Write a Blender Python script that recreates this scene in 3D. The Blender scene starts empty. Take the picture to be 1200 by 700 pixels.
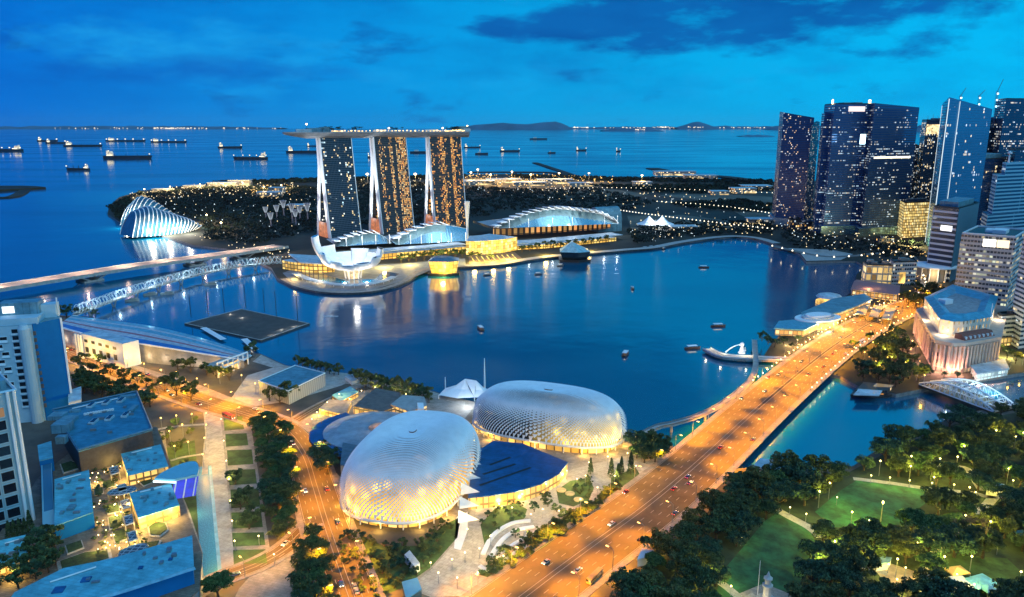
import bpy, bmesh, math, random
import numpy as np
from mathutils import Vector, Matrix
random.seed(7); rng = np.random.default_rng(7)
S = bpy.context.scene
COL = S.collection
rad = math.radians
# ------------------------------------------------------------------ camera
CAMZ, FPX, PITCH = 200.0, 880.0, rad(13.0)
cp, sp = math.cos(PITCH), math.sin(PITCH)
cam = bpy.data.cameras.new("camera"); co = bpy.data.objects.new("camera", cam); COL.objects.link(co)
co.location = (0, 0, CAMZ); co.rotation_euler = (rad(90) - PITCH, 0, 0)
cam.sensor_width = 36; cam.lens = 36 * FPX / 1200; cam.clip_start = 1; cam.clip_end = 200000
S.camera = co
# ------------------------------------------------------------------ view, world, sun
S.view_settings.view_transform = 'Standard'; S.view_settings.look = 'None'
S.view_settings.exposure = .3; S.view_settings.gamma = 1; S.view_settings.use_curve_mapping = False
S.cycles.use_denoising = True
S.cycles.max_bounces = 4; S.cycles.diffuse_bounces = 2; S.cycles.glossy_bounces = 3
S.cycles.sample_clamp_indirect = 4; S.cycles.sample_clamp_direct = 20
S.cycles.caustics_reflective = False; S.cycles.caustics_refractive = False
SUN_EL, SUN_ROT = rad(4.0), rad(150.0)
W = bpy.data.worlds.new("World"); S.world = W; W.use_nodes = True
def build_world():
    nt = W.node_tree; N = nt.nodes; L = nt.links; N.clear()
    out = N.new('ShaderNodeOutputWorld'); bg = N.new('ShaderNodeBackground'); bg.inputs[1].default_value = 0.1
    sky = N.new('ShaderNodeTexSky'); sky.sky_type = 'NISHITA'; sky.sun_disc = False
    sky.sun_elevation = SUN_EL; sky.sun_rotation = SUN_ROT
    tc = N.new('ShaderNodeTexCoord'); sx = N.new('ShaderNodeSeparateXYZ'); L.new(tc.outputs['Generated'], sx.inputs[0])
    def M(op, a, b=None, c=None):
        n = N.new('ShaderNodeMath'); n.operation = op
        for i, v in enumerate((a, b, c)):
            if v is None: continue
            if isinstance(v, (int, float)): n.inputs[i].default_value = v
            else: L.new(v, n.inputs[i])
        return n.outputs[0]
    def ramp(f, stops):
        n = N.new('ShaderNodeValToRGB'); L.new(f, n.inputs[0]); e = n.color_ramp.elements
        while len(e) < len(stops): e.new(.5)
        for el, (p, c) in zip(e, stops): el.position = p; el.color = (*c, 1)
        return n.outputs[0]
    def mix(mode, f, a, b):
        n = N.new('ShaderNodeMix'); n.data_type = 'RGBA'; n.blend_type = mode
        if isinstance(f, (int, float)): n.inputs[0].default_value = f
        else: L.new(f, n.inputs[0])
        for i, v in ((6, a), (7, b)):
            if isinstance(v, tuple): n.inputs[i].default_value = (*v, 1)
            else: L.new(v, n.inputs[i])
        return n.outputs[2]
    az = M('DIVIDE', sx.outputs[0], M('MAXIMUM', M('ABSOLUTE', sx.outputs[1]), .05))
    azf = M('MULTIPLY_ADD', az, .75, .5)                       # 0 = left of the view, 1 = right, towards the afterglow
    base = ramp(azf, [(0, (.0, .13, .55)), (.3, (.0, .225, .62)), (.55, (.0, .31, .66)), (.85, (.0, .385, .74)), (1, (.0, .42, .78))])
    el = sx.outputs[2]
    elr = ramp(M('MULTIPLY_ADD', el, 1.0, .05), [(0, (.95, .98, 1.0)), (.05, (1.02, 1.0, .99)), (.14, (1, 1, 1)), (.24, (.86, .95, .97)), (.6, (.7, .84, .92)), (1, (.62, .78, .88))])
    base = mix('MULTIPLY', 1.0, base, elr)
    # cloud banks: stretched noise gated by broad patches of the sky
    vec = N.new('ShaderNodeCombineXYZ'); L.new(M('MULTIPLY', az, 3.4), vec.inputs[0]); L.new(M('MULTIPLY', el, 13.0), vec.inputs[1]); vec.inputs[2].default_value = 3.1
    def noise(scale, det, rough, w):
        n = N.new('ShaderNodeTexNoise'); n.noise_dimensions = '4D'; L.new(vec.outputs[0], n.inputs['Vector'])
        n.inputs['W'].default_value = w; n.inputs['Scale'].default_value = scale; n.inputs['Detail'].default_value = det; n.inputs['Roughness'].default_value = rough
        return n.outputs[0]
    def patch(a0, e0, sa, se):
        d = M('ADD', M('POWER', M('DIVIDE', M('SUBTRACT', az, a0), sa), 2.0), M('POWER', M('DIVIDE', M('SUBTRACT', el, e0), se), 2.0))
        return M('MAXIMUM', M('SUBTRACT', 1.0, d), 0.0)
    n1 = noise(2.6, 10, .6, 1.3); n2 = noise(3.4, 10, .62, 7.7); n3 = noise(2.0, 8, .58, 4.2)
    dk = M('ADD', M('ADD', patch(.27, .125, .26, .05), M('MULTIPLY', patch(.05, .123, .14, .026), .7)), M('MULTIPLY', patch(.52, .125, .16, .03), .6))
    dark = M('SMOOTH_MIN', 1.0, M('MULTIPLY', M('MAXIMUM', M('SUBTRACT', M('MULTIPLY_ADD', dk, .34, n1), .57), 0.0), 6.0), .2)
    base = mix('MIX', M('MULTIPLY', dark, .85), base, (.002, .07, .33))
    lt = M('ADD', patch(-.42, .088, .30, .042), M('MULTIPLY', patch(.02, .05, .5, .04), .45))
    light = M('MINIMUM', M('MULTIPLY', M('MAXIMUM', M('SUBTRACT', M('MULTIPLY_ADD', lt, .30, n2), .60), 0.0), 3.2), 1.0)
    base = mix('MIX', M('MULTIPLY', light, .6), base, (.012, .34, .72))
    under = M('MINIMUM', M('MULTIPLY', M('MAXIMUM', M('SUBTRACT', M('MULTIPLY_ADD', patch(-.40, .062, .34, .022), .34, n3), .60), 0.0), 3.5), 1.0)
    base = mix('MIX', M('MULTIPLY', under, .6), base, (.002, .085, .42))
    n4 = noise(1.7, 9, .6, 2.6); veil = M('MINIMUM', M('MAXIMUM', M('MULTIPLY', M('SUBTRACT', n4, .44), 4.2), 0.0), 1.0)     # broken thin cloud everywhere
    base = mix('MULTIPLY', M('MULTIPLY', veil, M('MINIMUM', M('MAXIMUM', M('MULTIPLY', el, 14.0), .12), .75)), base, (.4, .60, .76))
    ov = patch(-.05, .40, .44, .17)                     # unseen dark cloud added overhead, so its reflection darkens the middle of the bay
    base = mix('MULTIPLY', M('MINIMUM', M('MULTIPLY', ov, 1.9), .9), base, (.2, .30, .36))
    bw = N.new('ShaderNodeRGBToBW'); L.new(sky.outputs[0], bw.inputs[0])
    # the physical sky, dimmed to dusk, sits under the blue-hour colours
    sc = N.new('ShaderNodeVectorMath'); sc.operation = 'SCALE'; L.new(base, sc.inputs[0]); sc.inputs['Scale'].default_value = 9.6
    add = mix('ADD', 1.0, sc.outputs[0], mix('MULTIPLY', 1.0, bw.outputs[0], (.002, .03, .06)))
    L.new(add, bg.inputs[0]); L.new(bg.outputs[0], out.inputs[0])
build_world()
sun = bpy.data.lights.new("sun", 'SUN'); so = bpy.data.objects.new("sun", sun); COL.objects.link(so)
sun.energy = .85; sun.angle = rad(60); sun.color = (.72, .97, 1)
so.rotation_euler = (rad(40), 0, rad(35))     # broad afterglow from behind the viewer, to the right

# ------------------------------------------------------------------ picture pixel (1200 x 700) -> point of the place
def P(px, py, z=2.5):
    x = (px - 600) / FPX; y = (350 - py) / FPX
    d = Vector((x, cp + y * sp, -sp + y * cp)); t = (z - CAMZ) / d.z
    return Vector((d.x * t, d.y * t, z))
def HT(p, py):
    k = (350 - py) / FPX
    return CAMZ + p.y * (k * cp - sp) / (cp + k * sp)
def at(px, py, Y):
    """the point seen at this pixel at ground distance Y"""
    x = (px - 600) / FPX; y = (350 - py) / FPX
    d = Vector((x, cp + y * sp, -sp + y * cp)); t = Y / d.y
    return Vector((d.x * t, Y, CAMZ + d.z * t))
# ------------------------------------------------------------------ materials
MATS = {}
def nodes(name):
    m = bpy.data.materials.new(name); m.use_nodes = True; nt = m.node_tree
    return m, nt, nt.nodes, nt.links, nt.nodes['Principled BSDF']
def mat(name, col, rough=.6, metal=0, var=.25, scale=.25, spec=.5, bump=0, detail=4, col2=None):
    """painted or natural surface with some unevenness of tone"""
    if name in MATS: return MATS[name]
    m, nt, N, L, b = nodes(name)
    tc = N.new('ShaderNodeTexCoord'); nz = N.new('ShaderNodeTexNoise'); L.new(tc.outputs['Object'], nz.inputs['Vector'])
    nz.inputs['Scale'].default_value = scale; nz.inputs['Detail'].default_value = detail; nz.inputs['Roughness'].default_value = .65
    r = N.new('ShaderNodeValToRGB'); L.new(nz.outputs[0], r.inputs[0])
    c2 = col2 or tuple(min(1, c * (1 + var)) for c in col)
    r.color_ramp.elements[0].position = .35; r.color_ramp.elements[1].position = .65
    r.color_ramp.elements[0].color = (*[c * (1 - var) for c in col], 1); r.color_ramp.elements[1].color = (*c2, 1)
    L.new(r.outputs[0], b.inputs['Base Color']); b.inputs['Roughness'].default_value = rough
    b.inputs['Metallic'].default_value = metal; b.inputs['Specular IOR Level'].default_value = spec
    if bump:
        bp = N.new('ShaderNodeBump'); bp.inputs['Strength'].default_value = bump; L.new(nz.outputs[0], bp.inputs['Height']); L.new(bp.outputs[0], b.inputs['Normal'])
    MATS[name] = m; return m
def panels(name, col, bw_, bh, rot=0, rough=.5, seam=.55, var=.16, metal=0):
    """sheet or membrane roof: panels with seams, slight tone changes and dirt"""
    if name in MATS: return MATS[name]
    m, nt, N, L, b = nodes(name); tc = N.new('ShaderNodeTexCoord'); mp = N.new('ShaderNodeMapping'); L.new(tc.outputs['Object'], mp.inputs[0]); mp.inputs['Rotation'].default_value = (0, 0, rot)
    br = N.new('ShaderNodeTexBrick'); L.new(mp.outputs[0], br.inputs['Vector']); br.inputs['Scale'].default_value = 1; br.inputs['Brick Width'].default_value = bw_; br.inputs['Row Height'].default_value = bh; br.inputs['Mortar Size'].default_value = .09; br.offset = .5
    br.inputs['Color1'].default_value = (*[c * (1 - var) for c in col], 1); br.inputs['Color2'].default_value = (*[min(1, c * (1 + var)) for c in col], 1); br.inputs['Mortar'].default_value = (*[c * seam for c in col], 1)
    nz = N.new('ShaderNodeTexNoise'); L.new(tc.outputs['Object'], nz.inputs['Vector']); nz.inputs['Scale'].default_value = .16; nz.inputs['Detail'].default_value = 8; nz.inputs['Roughness'].default_value = .7
    r = N.new('ShaderNodeValToRGB'); L.new(nz.outputs[0], r.inputs[0]); r.color_ramp.elements[0].position = .3; r.color_ramp.elements[1].position = .62; r.color_ramp.elements[0].color = (.55, .55, .55, 1); r.color_ramp.elements[1].color = (1.1, 1.1, 1.1, 1)
    mx = N.new('ShaderNodeMix'); mx.data_type = 'RGBA'; mx.blend_type = 'MULTIPLY'; mx.inputs[0].default_value = 1; L.new(br.outputs[0], mx.inputs[6]); L.new(r.outputs[0], mx.inputs[7]); L.new(mx.outputs[2], b.inputs['Base Color']); b.inputs['Roughness'].default_value = rough; b.inputs['Metallic'].default_value = metal
    MATS[name] = m; return m
def glow(name, col, strength, sample=False, var=0, scale=.3):
    """a surface that gives off light: a lamp, a lit window"""
    if name in MATS: return MATS[name]
    m, nt, N, L, b = nodes(name)
    b.inputs['Base Color'].default_value = (.06, .06, .06, 1); b.inputs['Emission Color'].default_value = (*col, 1); b.inputs['Emission Strength'].default_value = strength
    if var:
        tc = N.new('ShaderNodeTexCoord'); nz = N.new('ShaderNodeTexNoise'); L.new(tc.outputs['Object'], nz.inputs['Vector']); nz.inputs['Scale'].default_value = scale; nz.inputs['Detail'].default_value = 3
        mr = N.new('ShaderNodeMapRange'); L.new(nz.outputs[0], mr.inputs[0]); mr.inputs[1].default_value = .35; mr.inputs[2].default_value = .68
        mr.inputs[3].default_value = strength * (1 - var); mr.inputs[4].default_value = strength * (1 + var); L.new(mr.outputs[0], b.inputs['Emission Strength'])
    if not sample: m.cycles.emission_sampling = 'NONE'
    MATS[name] = m; return m
def facade(name, glass, frame, cw, ch, lit, cols, strength=1.5, mull=.14, band=.2, rowbias=.35, rough=.15, seed=0., grp=4, spec=.5, metal=0, colb=0):
    """glazed facade: UV in metres, floors ch high and bays cw wide, some rooms lit"""
    if name in MATS: return MATS[name]
    m, nt, N, L, b = nodes(name)
    uv = N.new('ShaderNodeUVMap'); sx = N.new('ShaderNodeSeparateXYZ'); L.new(uv.outputs[0], sx.inputs[0])
    oi = N.new('ShaderNodeObjectInfo')
    def Mx(op, a, b_=None, c=None):
        n = N.new('ShaderNodeMath'); n.operation = op
        for i, v in enumerate((a, b_, c)):
            if v is None: continue
            if isinstance(v, (int, float)): n.inputs[i].default_value = v
            else: L.new(v, n.inputs[i])
        return n.outputs[0]
    U = Mx('DIVIDE', sx.outputs[0], cw); V = Mx('DIVIDE', sx.outputs[1], ch)
    cu = Mx('FLOOR', U); cv = Mx('FLOOR', V); fu = Mx('FRACT', U); fv = Mx('FRACT', V)
    def wn(a, b_, w):
        c = N.new('ShaderNodeCombineXYZ')
        for i, v in enumerate((a, b_, w)):
            if isinstance(v, (int, float)): c.inputs[i].default_value = v
            else: L.new(v, c.inputs[i])
        n = N.new('ShaderNodeTexWhiteNoise'); n.noise_dimensions = '3D'; L.new(c.outputs[0], n.inputs[0]); return n.outputs[0]
    r1 = wn(cu, cv, seed + .3); r2 = wn(Mx('FLOOR', Mx('DIVIDE', cu, grp)), cv, seed + 5.1); r3 = wn(.5, cv, seed + 9.7)
    nz = N.new('ShaderNodeTexNoise'); L.new(uv.outputs[0], nz.inputs['Vector']); nz.inputs['Scale'].default_value = .035; nz.inputs['Detail'].default_value = 2
    # rooms are lit singly, in runs along a floor, and more in some parts of the facade
    sc = Mx('ADD', Mx('MULTIPLY', r1, 1 - rowbias), Mx('MULTIPLY', Mx('ADD', Mx('MULTIPLY', r2, .6), Mx('MULTIPLY', r3, .4)), rowbias))
    sc = Mx('MULTIPLY_ADD', Mx('SUBTRACT', .5, nz.outputs[0]), .55, sc)
    if colb:                                                   # whole stacks of rooms are busier than others
        cn = wn(Mx('FLOOR', Mx('DIVIDE', cu, 3)), .5, seed + 3.3); sc = Mx('MULTIPLY_ADD', Mx('SUBTRACT', cn, .5), colb * .45, sc)
    on = Mx('LESS_THAN', sc, lit)
    inside = Mx('MULTIPLY', Mx('MULTIPLY', Mx('GREATER_THAN', fu, mull), Mx('LESS_THAN', fu, 1 - mull * .3)), Mx('MULTIPLY', Mx('GREATER_THAN', fv, band), Mx('LESS_THAN', fv, .96)))
    mc = N.new('ShaderNodeMix'); mc.data_type = 'RGBA'; L.new(inside, mc.inputs[0]); mc.inputs[6].default_value = (*frame, 1); mc.inputs[7].default_value = (*glass, 1)
    L.new(mc.outputs[2], b.inputs['Base Color'])
    rr = Mx('MULTIPLY_ADD', inside, rough - .55, .55); L.new(rr, b.inputs['Roughness']); b.inputs['Specular IOR Level'].default_value = spec; b.inputs['Metallic'].default_value = metal
    cr = N.new('ShaderNodeValToRGB'); cr.color_ramp.interpolation = 'CONSTANT'; L.new(wn(cv, cu, seed + 2.2), cr.inputs[0]); e = cr.color_ramp.elements
    while len(e) < len(cols): e.new(.5)
    for i, c in enumerate(cols): e[i].position = i / len(cols); e[i].color = (*c, 1)
    L.new(cr.outputs[0], b.inputs['Emission Color'])
    st = Mx('MULTIPLY', Mx('MULTIPLY', on, inside), Mx('MULTIPLY_ADD', wn(cu, cv, seed + 7.9), strength * 1.3, strength * .25)); L.new(st, b.inputs['Emission Strength'])
    m.cycles.emission_sampling = 'NONE'
    MATS[name] = m; return m
WARM, WARM2, AMB, COOL, CYAN = (1, .72, .34), (1, .55, .16), (1, .40, .07), (.75, .9, 1), (.35, .8, 1)
# ------------------------------------------------------------------ mesh building
class MB:
    def __init__(s): s.v = []; s.f = []; s.m = []; s.uv = []
    def face(s, pts, mi=0, uv=None):
        i = len(s.v); s.v += [tuple(p) for p in pts]; s.f.append(tuple(range(i, i + len(pts)))); s.m.append(mi); s.uv.append(uv)
    def mesh(s, V, F, mi=0):
        i = len(s.v); s.v += [tuple(p) for p in V]
        for f in F: s.f.append(tuple(i + k for k in f)); s.m.append(mi); s.uv.append(None)
    def loft(s, bot, top, mi=0, cap=True, mt=None, floor=False):
        """walls from one ring of points to another (counter-clockwise from above), UV in metres"""
        n = len(bot); u = 0
        if sum(bot[i][0] * bot[(i + 1) % n][1] - bot[(i + 1) % n][0] * bot[i][1] for i in range(n)) < 0: bot = bot[::-1]; top = top[::-1]
        for i in range(n):
            a, b = Vector(bot[i]), Vector(bot[(i + 1) % n]); c, d = Vector(top[(i + 1) % n]), Vector(top[i]); w = (b - a).length
            s.face((a, b, c, d), mi, ((u, a.z), (u + w, b.z), (u + w, c.z), (u, d.z))); u += w
        if cap: s.face(top, mi if mt is None else mt)
        if floor: s.face(bot[::-1], mi if mt is None else mt)
    def prism(s, pts, z0, z1, mi=0, mt=None, cap=True, floor=False):
        s.loft([(p[0], p[1], z0) for p in pts], [(p[0], p[1], z1) for p in pts], mi, cap, mt, floor)
    def box(s, c, size, rot=0, mi=0):
        """box standing on c"""
        ca, sa = math.cos(rot), math.sin(rot); x, y = size[0] / 2, size[1] / 2
        pts = [(c[0] + ca * a - sa * b, c[1] + sa * a + ca * b) for a, b in ((-x, -y), (x, -y), (x, y), (-x, y))]
        s.prism(pts, c[2], c[2] + size[2], mi, floor=True)
    def tube(s, path, r, n=6, mi=0, cap=True, closed=False):
        path = [Vector(p) for p in path]; rs = r if isinstance(r, (list, tuple)) else [r] * len(path); i0 = len(s.v); k = len(path)
        for i, p in enumerate(path):
            t = (path[(i + 1) % k] - path[i - 1]) if closed else (path[min(i + 1, k - 1)] - path[max(i - 1, 0)])
            t.normalize(); a = t.cross(Vector((0, 0, 1)) if abs(t.z) < .95 else Vector((1, 0, 0))).normalized(); b = a.cross(t)
            for j in range(n):
                q = 2 * math.pi * j / n; s.v.append(tuple(p + (a * math.cos(q) + b * math.sin(q)) * rs[i]))
        for i in range(k if closed else k - 1):
            for j in range(n):
                a, b = i0 + i * n, i0 + ((i + 1) % k) * n; s.f.append((a + j, b + j, b + (j + 1) % n, a + (j + 1) % n)); s.m.append(mi); s.uv.append(None)
        if cap and not closed:
            s.f.append(tuple(i0 + j for j in range(n))); s.m.append(mi); s.uv.append(None)
            s.f.append(tuple(i0 + (k - 1) * n + n - 1 - j for j in range(n))); s.m.append(mi); s.uv.append(None)
    def lathe(s, c, prof, n=10, mi=0):
        """prof: (radius, z) pairs about the axis through c"""
        V = [(c[0] + r * math.cos(2 * math.pi * j / n), c[1] + r * math.sin(2 * math.pi * j / n), c[2] + z) for r, z in prof for j in range(n)]
        F = [(i * n + j, i * n + (j + 1) % n, (i + 1) * n + (j + 1) % n, (i + 1) * n + j) for i in range(len(prof) - 1) for j in range(n)]
        F.append(tuple((len(prof) - 1) * n + j for j in range(n))); s.mesh(V, F, mi)
    def grid(s, rows, mi=0, closed=False, uvs=False):
        n = len(rows[0]); V = [p for r in rows for p in r]; k = n if closed else n - 1
        s.mesh(V, [(i * n + j, i * n + (j + 1) % n, (i + 1) * n + (j + 1) % n, (i + 1) * n + j) for i in range(len(rows) - 1) for j in range(k)], mi)
    def ribbon(s, left, right, mi=0):
        for i in range(len(left) - 1): s.face((left[i], right[i], right[i + 1], left[i + 1]), mi)
    def build(s, name, mats, parent=None, org=None, smooth=False, uv=False):
        if not isinstance(mats, (list, tuple)): mats = [mats]
        if org is None:
            if parent is not None: org = parent.get('_o', (0, 0, 0)); org = Vector(org)
            else:
                a = np.array(s.v); org = Vector(((a[:, 0].min() + a[:, 0].max()) / 2, (a[:, 1].min() + a[:, 1].max()) / 2, a[:, 2].min()))
        else: org = Vector(org)
        V = np.array(s.v, dtype=float) - np.array(org)
        me = bpy.data.meshes.new(name); me.from_pydata(V.tolist(), [], s.f)
        for m in mats: me.materials.append(m)
        if len(mats) > 1: me.polygons.foreach_set('material_index', s.m)
        if any(u is not None for u in s.uv):
            ul = me.uv_layers.new(name='UVMap'); k = 0
            for f, u in zip(s.f, s.uv):
                for j in range(len(f)):
                    if u is not None: ul.data[k].uv = u[j]
                    k += 1
        if smooth: me.polygons.foreach_set('use_smooth', [True] * len(me.polygons))
        me.update()
        o = bpy.data.objects.new(name, me); COL.objects.link(o)
        if parent is not None:
            o.parent = parent; pl = Vector(parent.get('_o', (0, 0, 0))); o.location = org - pl
        else: o.location = org
        o['_o'] = tuple(org)
        return o
def tag(o, label, cat, group=None, kind=None):
    if label: o['label'] = label
    if cat: o['category'] = cat
    if group: o['group'] = group
    if kind: o['kind'] = kind
    return o
def setting(o, kind='structure'): o['kind'] = kind; return o
def thing(name, loc, label, cat, group=None):
    o = bpy.data.objects.new(name, None); COL.objects.link(o); o.location = loc; o['_o'] = tuple(loc); o.empty_display_size = .5
    return tag(o, label, cat, group)
def dup(root, loc, rz=0, label=None, group=None, scale=None):
    """a copy of a thing with copies of its parts and their sub-parts"""
    def cp_(o, par):
        c = o.copy(); COL.objects.link(c)
        if par is not None: c.parent = par
        for ch in list(o.children): cp_(ch, c)
        return c
    r = cp_(root, None); r.location = loc; r.rotation_euler = (0, 0, rz); r['_o'] = tuple(loc)
    if scale: r.scale = (scale,) * 3 if isinstance(scale, (int, float)) else scale
    if label: r['label'] = label
    if group: r['group'] = group
    return r
def light(parent, loc, power, col=(1, .45, .08), r=.6, spot=None):
    d = bpy.data.lights.new('light', 'SPOT' if spot else 'POINT'); d.energy = power; d.color = col; d.shadow_soft_size = r
    if spot: d.spot_size = rad(spot); d.spot_blend = .6
    o = bpy.data.objects.new('light', d); COL.objects.link(o); pl = Vector(parent['_o']) if parent is not None else Vector()
    o.parent = parent; o.location = Vector(loc) - pl; return o
def inpoly(x, y, poly):
    c = False; n = len(poly)
    for i in range(n):
        x1, y1 = poly[i]; x2, y2 = poly[i - 1]
        if (y1 > y) != (y2 > y) and x < (x2 - x1) * (y - y1) / (y2 - y1) + x1: c = not c
    return c
def resample(pts, step):
    pts = [Vector(p) for p in pts]; out = [pts[0].copy()]; left = step
    for a, b in zip(pts, pts[1:]):
        d = (b - a).length; t = left
        while t <= d: out.append(a.lerp(b, t / d)); t += step
        left = t - d
    return out
def smooth_path(pts, n=8):
    """Catmull-Rom through the points"""
    pts = [Vector(p) for p in pts]; out = []
    for i in range(len(pts) - 1):
        p0, p1, p2, p3 = pts[max(i - 1, 0)], pts[i], pts[i + 1], pts[min(i + 2, len(pts) - 1)]
        for k in range(n):
            t = k / n; out.append(.5 * ((2 * p1) + (p2 - p0) * t + (2 * p0 - 5 * p1 + 4 * p2 - p3) * t * t + (3 * p1 - p0 - 3 * p2 + p3) * t ** 3))
    return out + [pts[-1]]
def offset(path, d):
    """shift a path sideways (to the right of travel for d > 0)"""
    out = []
    for i, p in enumerate(path):
        t = path[min(i + 1, len(path) - 1)] - path[max(i - 1, 0)]; t.z = 0; t.normalize(); out.append(Vector((p.x + t.y * d, p.y - t.x * d, p.z)))
    return out
def PP(lst, z=2.5): return [P(x, y, z) for x, y in lst]
# ================================================================== the setting: water, land, roads
GZ = 4.0
_P = P
def P(px, py, z=GZ): return _P(px, py, z)
def PP(lst, z=GZ): return [P(x, y, z) for x, y in lst]
def water_mat():
    m, nt, N, L, b = nodes('water')
    b.inputs['Base Color'].default_value = (.0, .085, .17, 1); b.inputs['Roughness'].default_value = .09; b.inputs['IOR'].default_value = 3.4
    tc = N.new('ShaderNodeTexCoord'); h = None
    for sc, det, st in ((.012, 3, 1.0), (.09, 4, .55), (.5, 3, .22)):
        nz = N.new('ShaderNodeTexNoise'); L.new(tc.outputs['Object'], nz.inputs['Vector']); nz.inputs['Scale'].default_value = sc; nz.inputs['Detail'].default_value = det
        k = N.new('ShaderNodeMath'); k.operation = 'MULTIPLY_ADD'; L.new(nz.outputs[0], k.inputs[0]); k.inputs[1].default_value = st / sc * .028
        if h is None: k.inputs[2].default_value = 0
        else: L.new(h, k.inputs[2])
        h = k.outputs[0]
    bp = N.new('ShaderNodeBump'); bp.inputs['Strength'].default_value = .30; bp.inputs['Distance'].default_value = 1.0
    L.new(h, bp.inputs['Height']); L.new(bp.outputs[0], b.inputs['Normal'])
    # wind streaks: smoother and rougher patches
    nz = N.new('ShaderNodeTexNoise'); mp = N.new('ShaderNodeMapping'); L.new(tc.outputs['Object'], mp.inputs[0]); mp.inputs['Scale'].default_value = (.0011, .0032, 1); L.new(mp.outputs[0], nz.inputs['Vector']); nz.inputs['Scale'].default_value = 1; nz.inputs['Detail'].default_value = 5
    mr = N.new('ShaderNodeMapRange'); L.new(nz.outputs[0], mr.inputs[0]); mr.inputs[1].default_value = .35; mr.inputs[2].default_value = .65; mr.inputs[3].default_value = .05; mr.inputs[4].default_value = .2; L.new(mr.outputs[0], b.inputs['Roughness'])
    return m
M_WATER = water_mat()
b = MB(); b.face([(-60000, -300, 0), (60000, -300, 0), (60000, 46000, 0), (-60000, 46000, 0)])
setting(b.build('water', M_WATER, org=(0, 0, 0)))
M_GROUND = mat('ground', (.075, .07, .06), .9, scale=.03, var=.4, bump=.1)
M_FARLAND = mat('far_ground', (.018, .022, .016), .95, scale=.006, var=.6, detail=8)
M_GRASS = mat('lawn', (.03, .07, .018), .95, scale=.14, var=.6, detail=12)
M_QUAY = mat('quay_stone', (.22, .21, .20), .8, scale=.3)
M_PAVE = panels('paving', (.30, .27, .24), 3.2, 1.6, .3, .75, .7, .14)
M_PAVEL = panels('pale_paving', (.42, .39, .35), 2.4, 2.4, .5, .7, .7, .12)
M_ASPH = mat('asphalt', (.085, .062, .034), .8, scale=.06, var=.42, detail=12)
M_PAINT = mat('road_paint', (.42, .40, .36), .6, var=.1)
M_CONC = mat('concrete', (.36, .35, .33), .75, scale=.2, var=.18)
M_WHITE = mat('white_paint', (.84, .85, .85), .5, var=.06, scale=.15)
M_STEEL = mat('steel_grey', (.30, .31, .32), .4, metal=.7, var=.1)
M_DARK = mat('dark_metal', (.03, .032, .036), .45, metal=.3, var=.2)
def land(name, pts, m, z1=GZ, z0=-6.0, mq=None):
    b = MB(); pts = [(p[0], p[1]) for p in pts]; b.prism(pts, z0, z1, 1, 0); return setting(b.build(name, [m, mq or M_QUAY]))
NEAR = PP([(-900, 470), (-300, 385), (-40, 366), (40, 368), (98, 371), (150, 380), (205, 388), (245, 402), (285, 412), (306, 415), (332, 427), (352, 434), (400, 442), (452, 451), (500, 456), (545, 470), (585, 478),
           (640, 496), (700, 512), (748, 519), (770, 517), (788, 522), (800, 541), (850, 549), (888, 548), (930, 549), (975, 552), (1000, 546), (1022, 531), (1062, 515), (1112, 490), (1150, 481), (1205, 472), (1300, 455), (1600, 440)])
NEAR += [Vector((900, 150, GZ)), Vector((-900, 150, GZ))]
land('ground', NEAR, M_GROUND)
FAR = PP([(1600, 418), (1290, 426), (1205, 436), (1170, 441), (1112, 447), (1085, 455), (1050, 462), (1005, 452), (985, 441), (950, 432), (915, 424), (893, 420), (905, 402), (935, 385), (962, 376), (975, 368), (985, 352), (1000, 341), (1004, 322), (1014, 312), (1003, 306),
          (985, 306), (945, 307), (938, 298), (926, 292), (905, 285), (885, 279), (862, 277), (835, 279), (800, 284), (770, 290), (735, 293), (700, 296), (655, 300), (622, 304), (585, 310), (545, 312), (512, 314), (492, 318), (480, 327),
          (462, 335), (436, 341), (402, 343), (372, 341), (345, 335), (325, 326), (318, 314), (300, 305), (268, 292), (225, 287), (196, 277), (165, 272), (143, 262), (126, 251), (128, 241), (140, 231), (165, 224), (205, 219),
          (252, 214), (300, 212), (345, 211), (440, 208), (545, 204.5), (600, 204), (640, 204), (700, 207.5), (765, 209), (850, 210), (905, 213), (1250, 205), (1600, 204)], 3.0)
land('ground', FAR, M_FARLAND, 3.0)
# long breakwaters, the tidal barrage and its far shore
def causeway(name, px, w, z, m): 
    path = smooth_path(PP(px, z), 4); b = MB(); l = offset(path, -w / 2); r = offset(path, w / 2); b.prism([(p.x, p.y) for p in l + r[::-1]], -3, z, 0); return setting(b.build(name, m))
causeway('breakwater', [(627, 190.5), (650, 198), (675, 206.5)], 30, 3, M_FARLAND)
causeway('breakwater', [(548, 201.6), (600, 201.3), (645, 202), (668, 205.5)], 26, 3, M_FARLAND)
causeway('breakwater', [(764, 197), (800, 203), (850, 207), (880, 211)], 60, 3, M_FARLAND)
causeway('land', [(-60, 220), (8, 219.5), (27, 221)], 130, 6, M_FARLAND)
causeway('land', [(-40, 231), (8, 231), (24, 226), (30, 221)], 30, 3, M_FARLAND)
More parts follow.
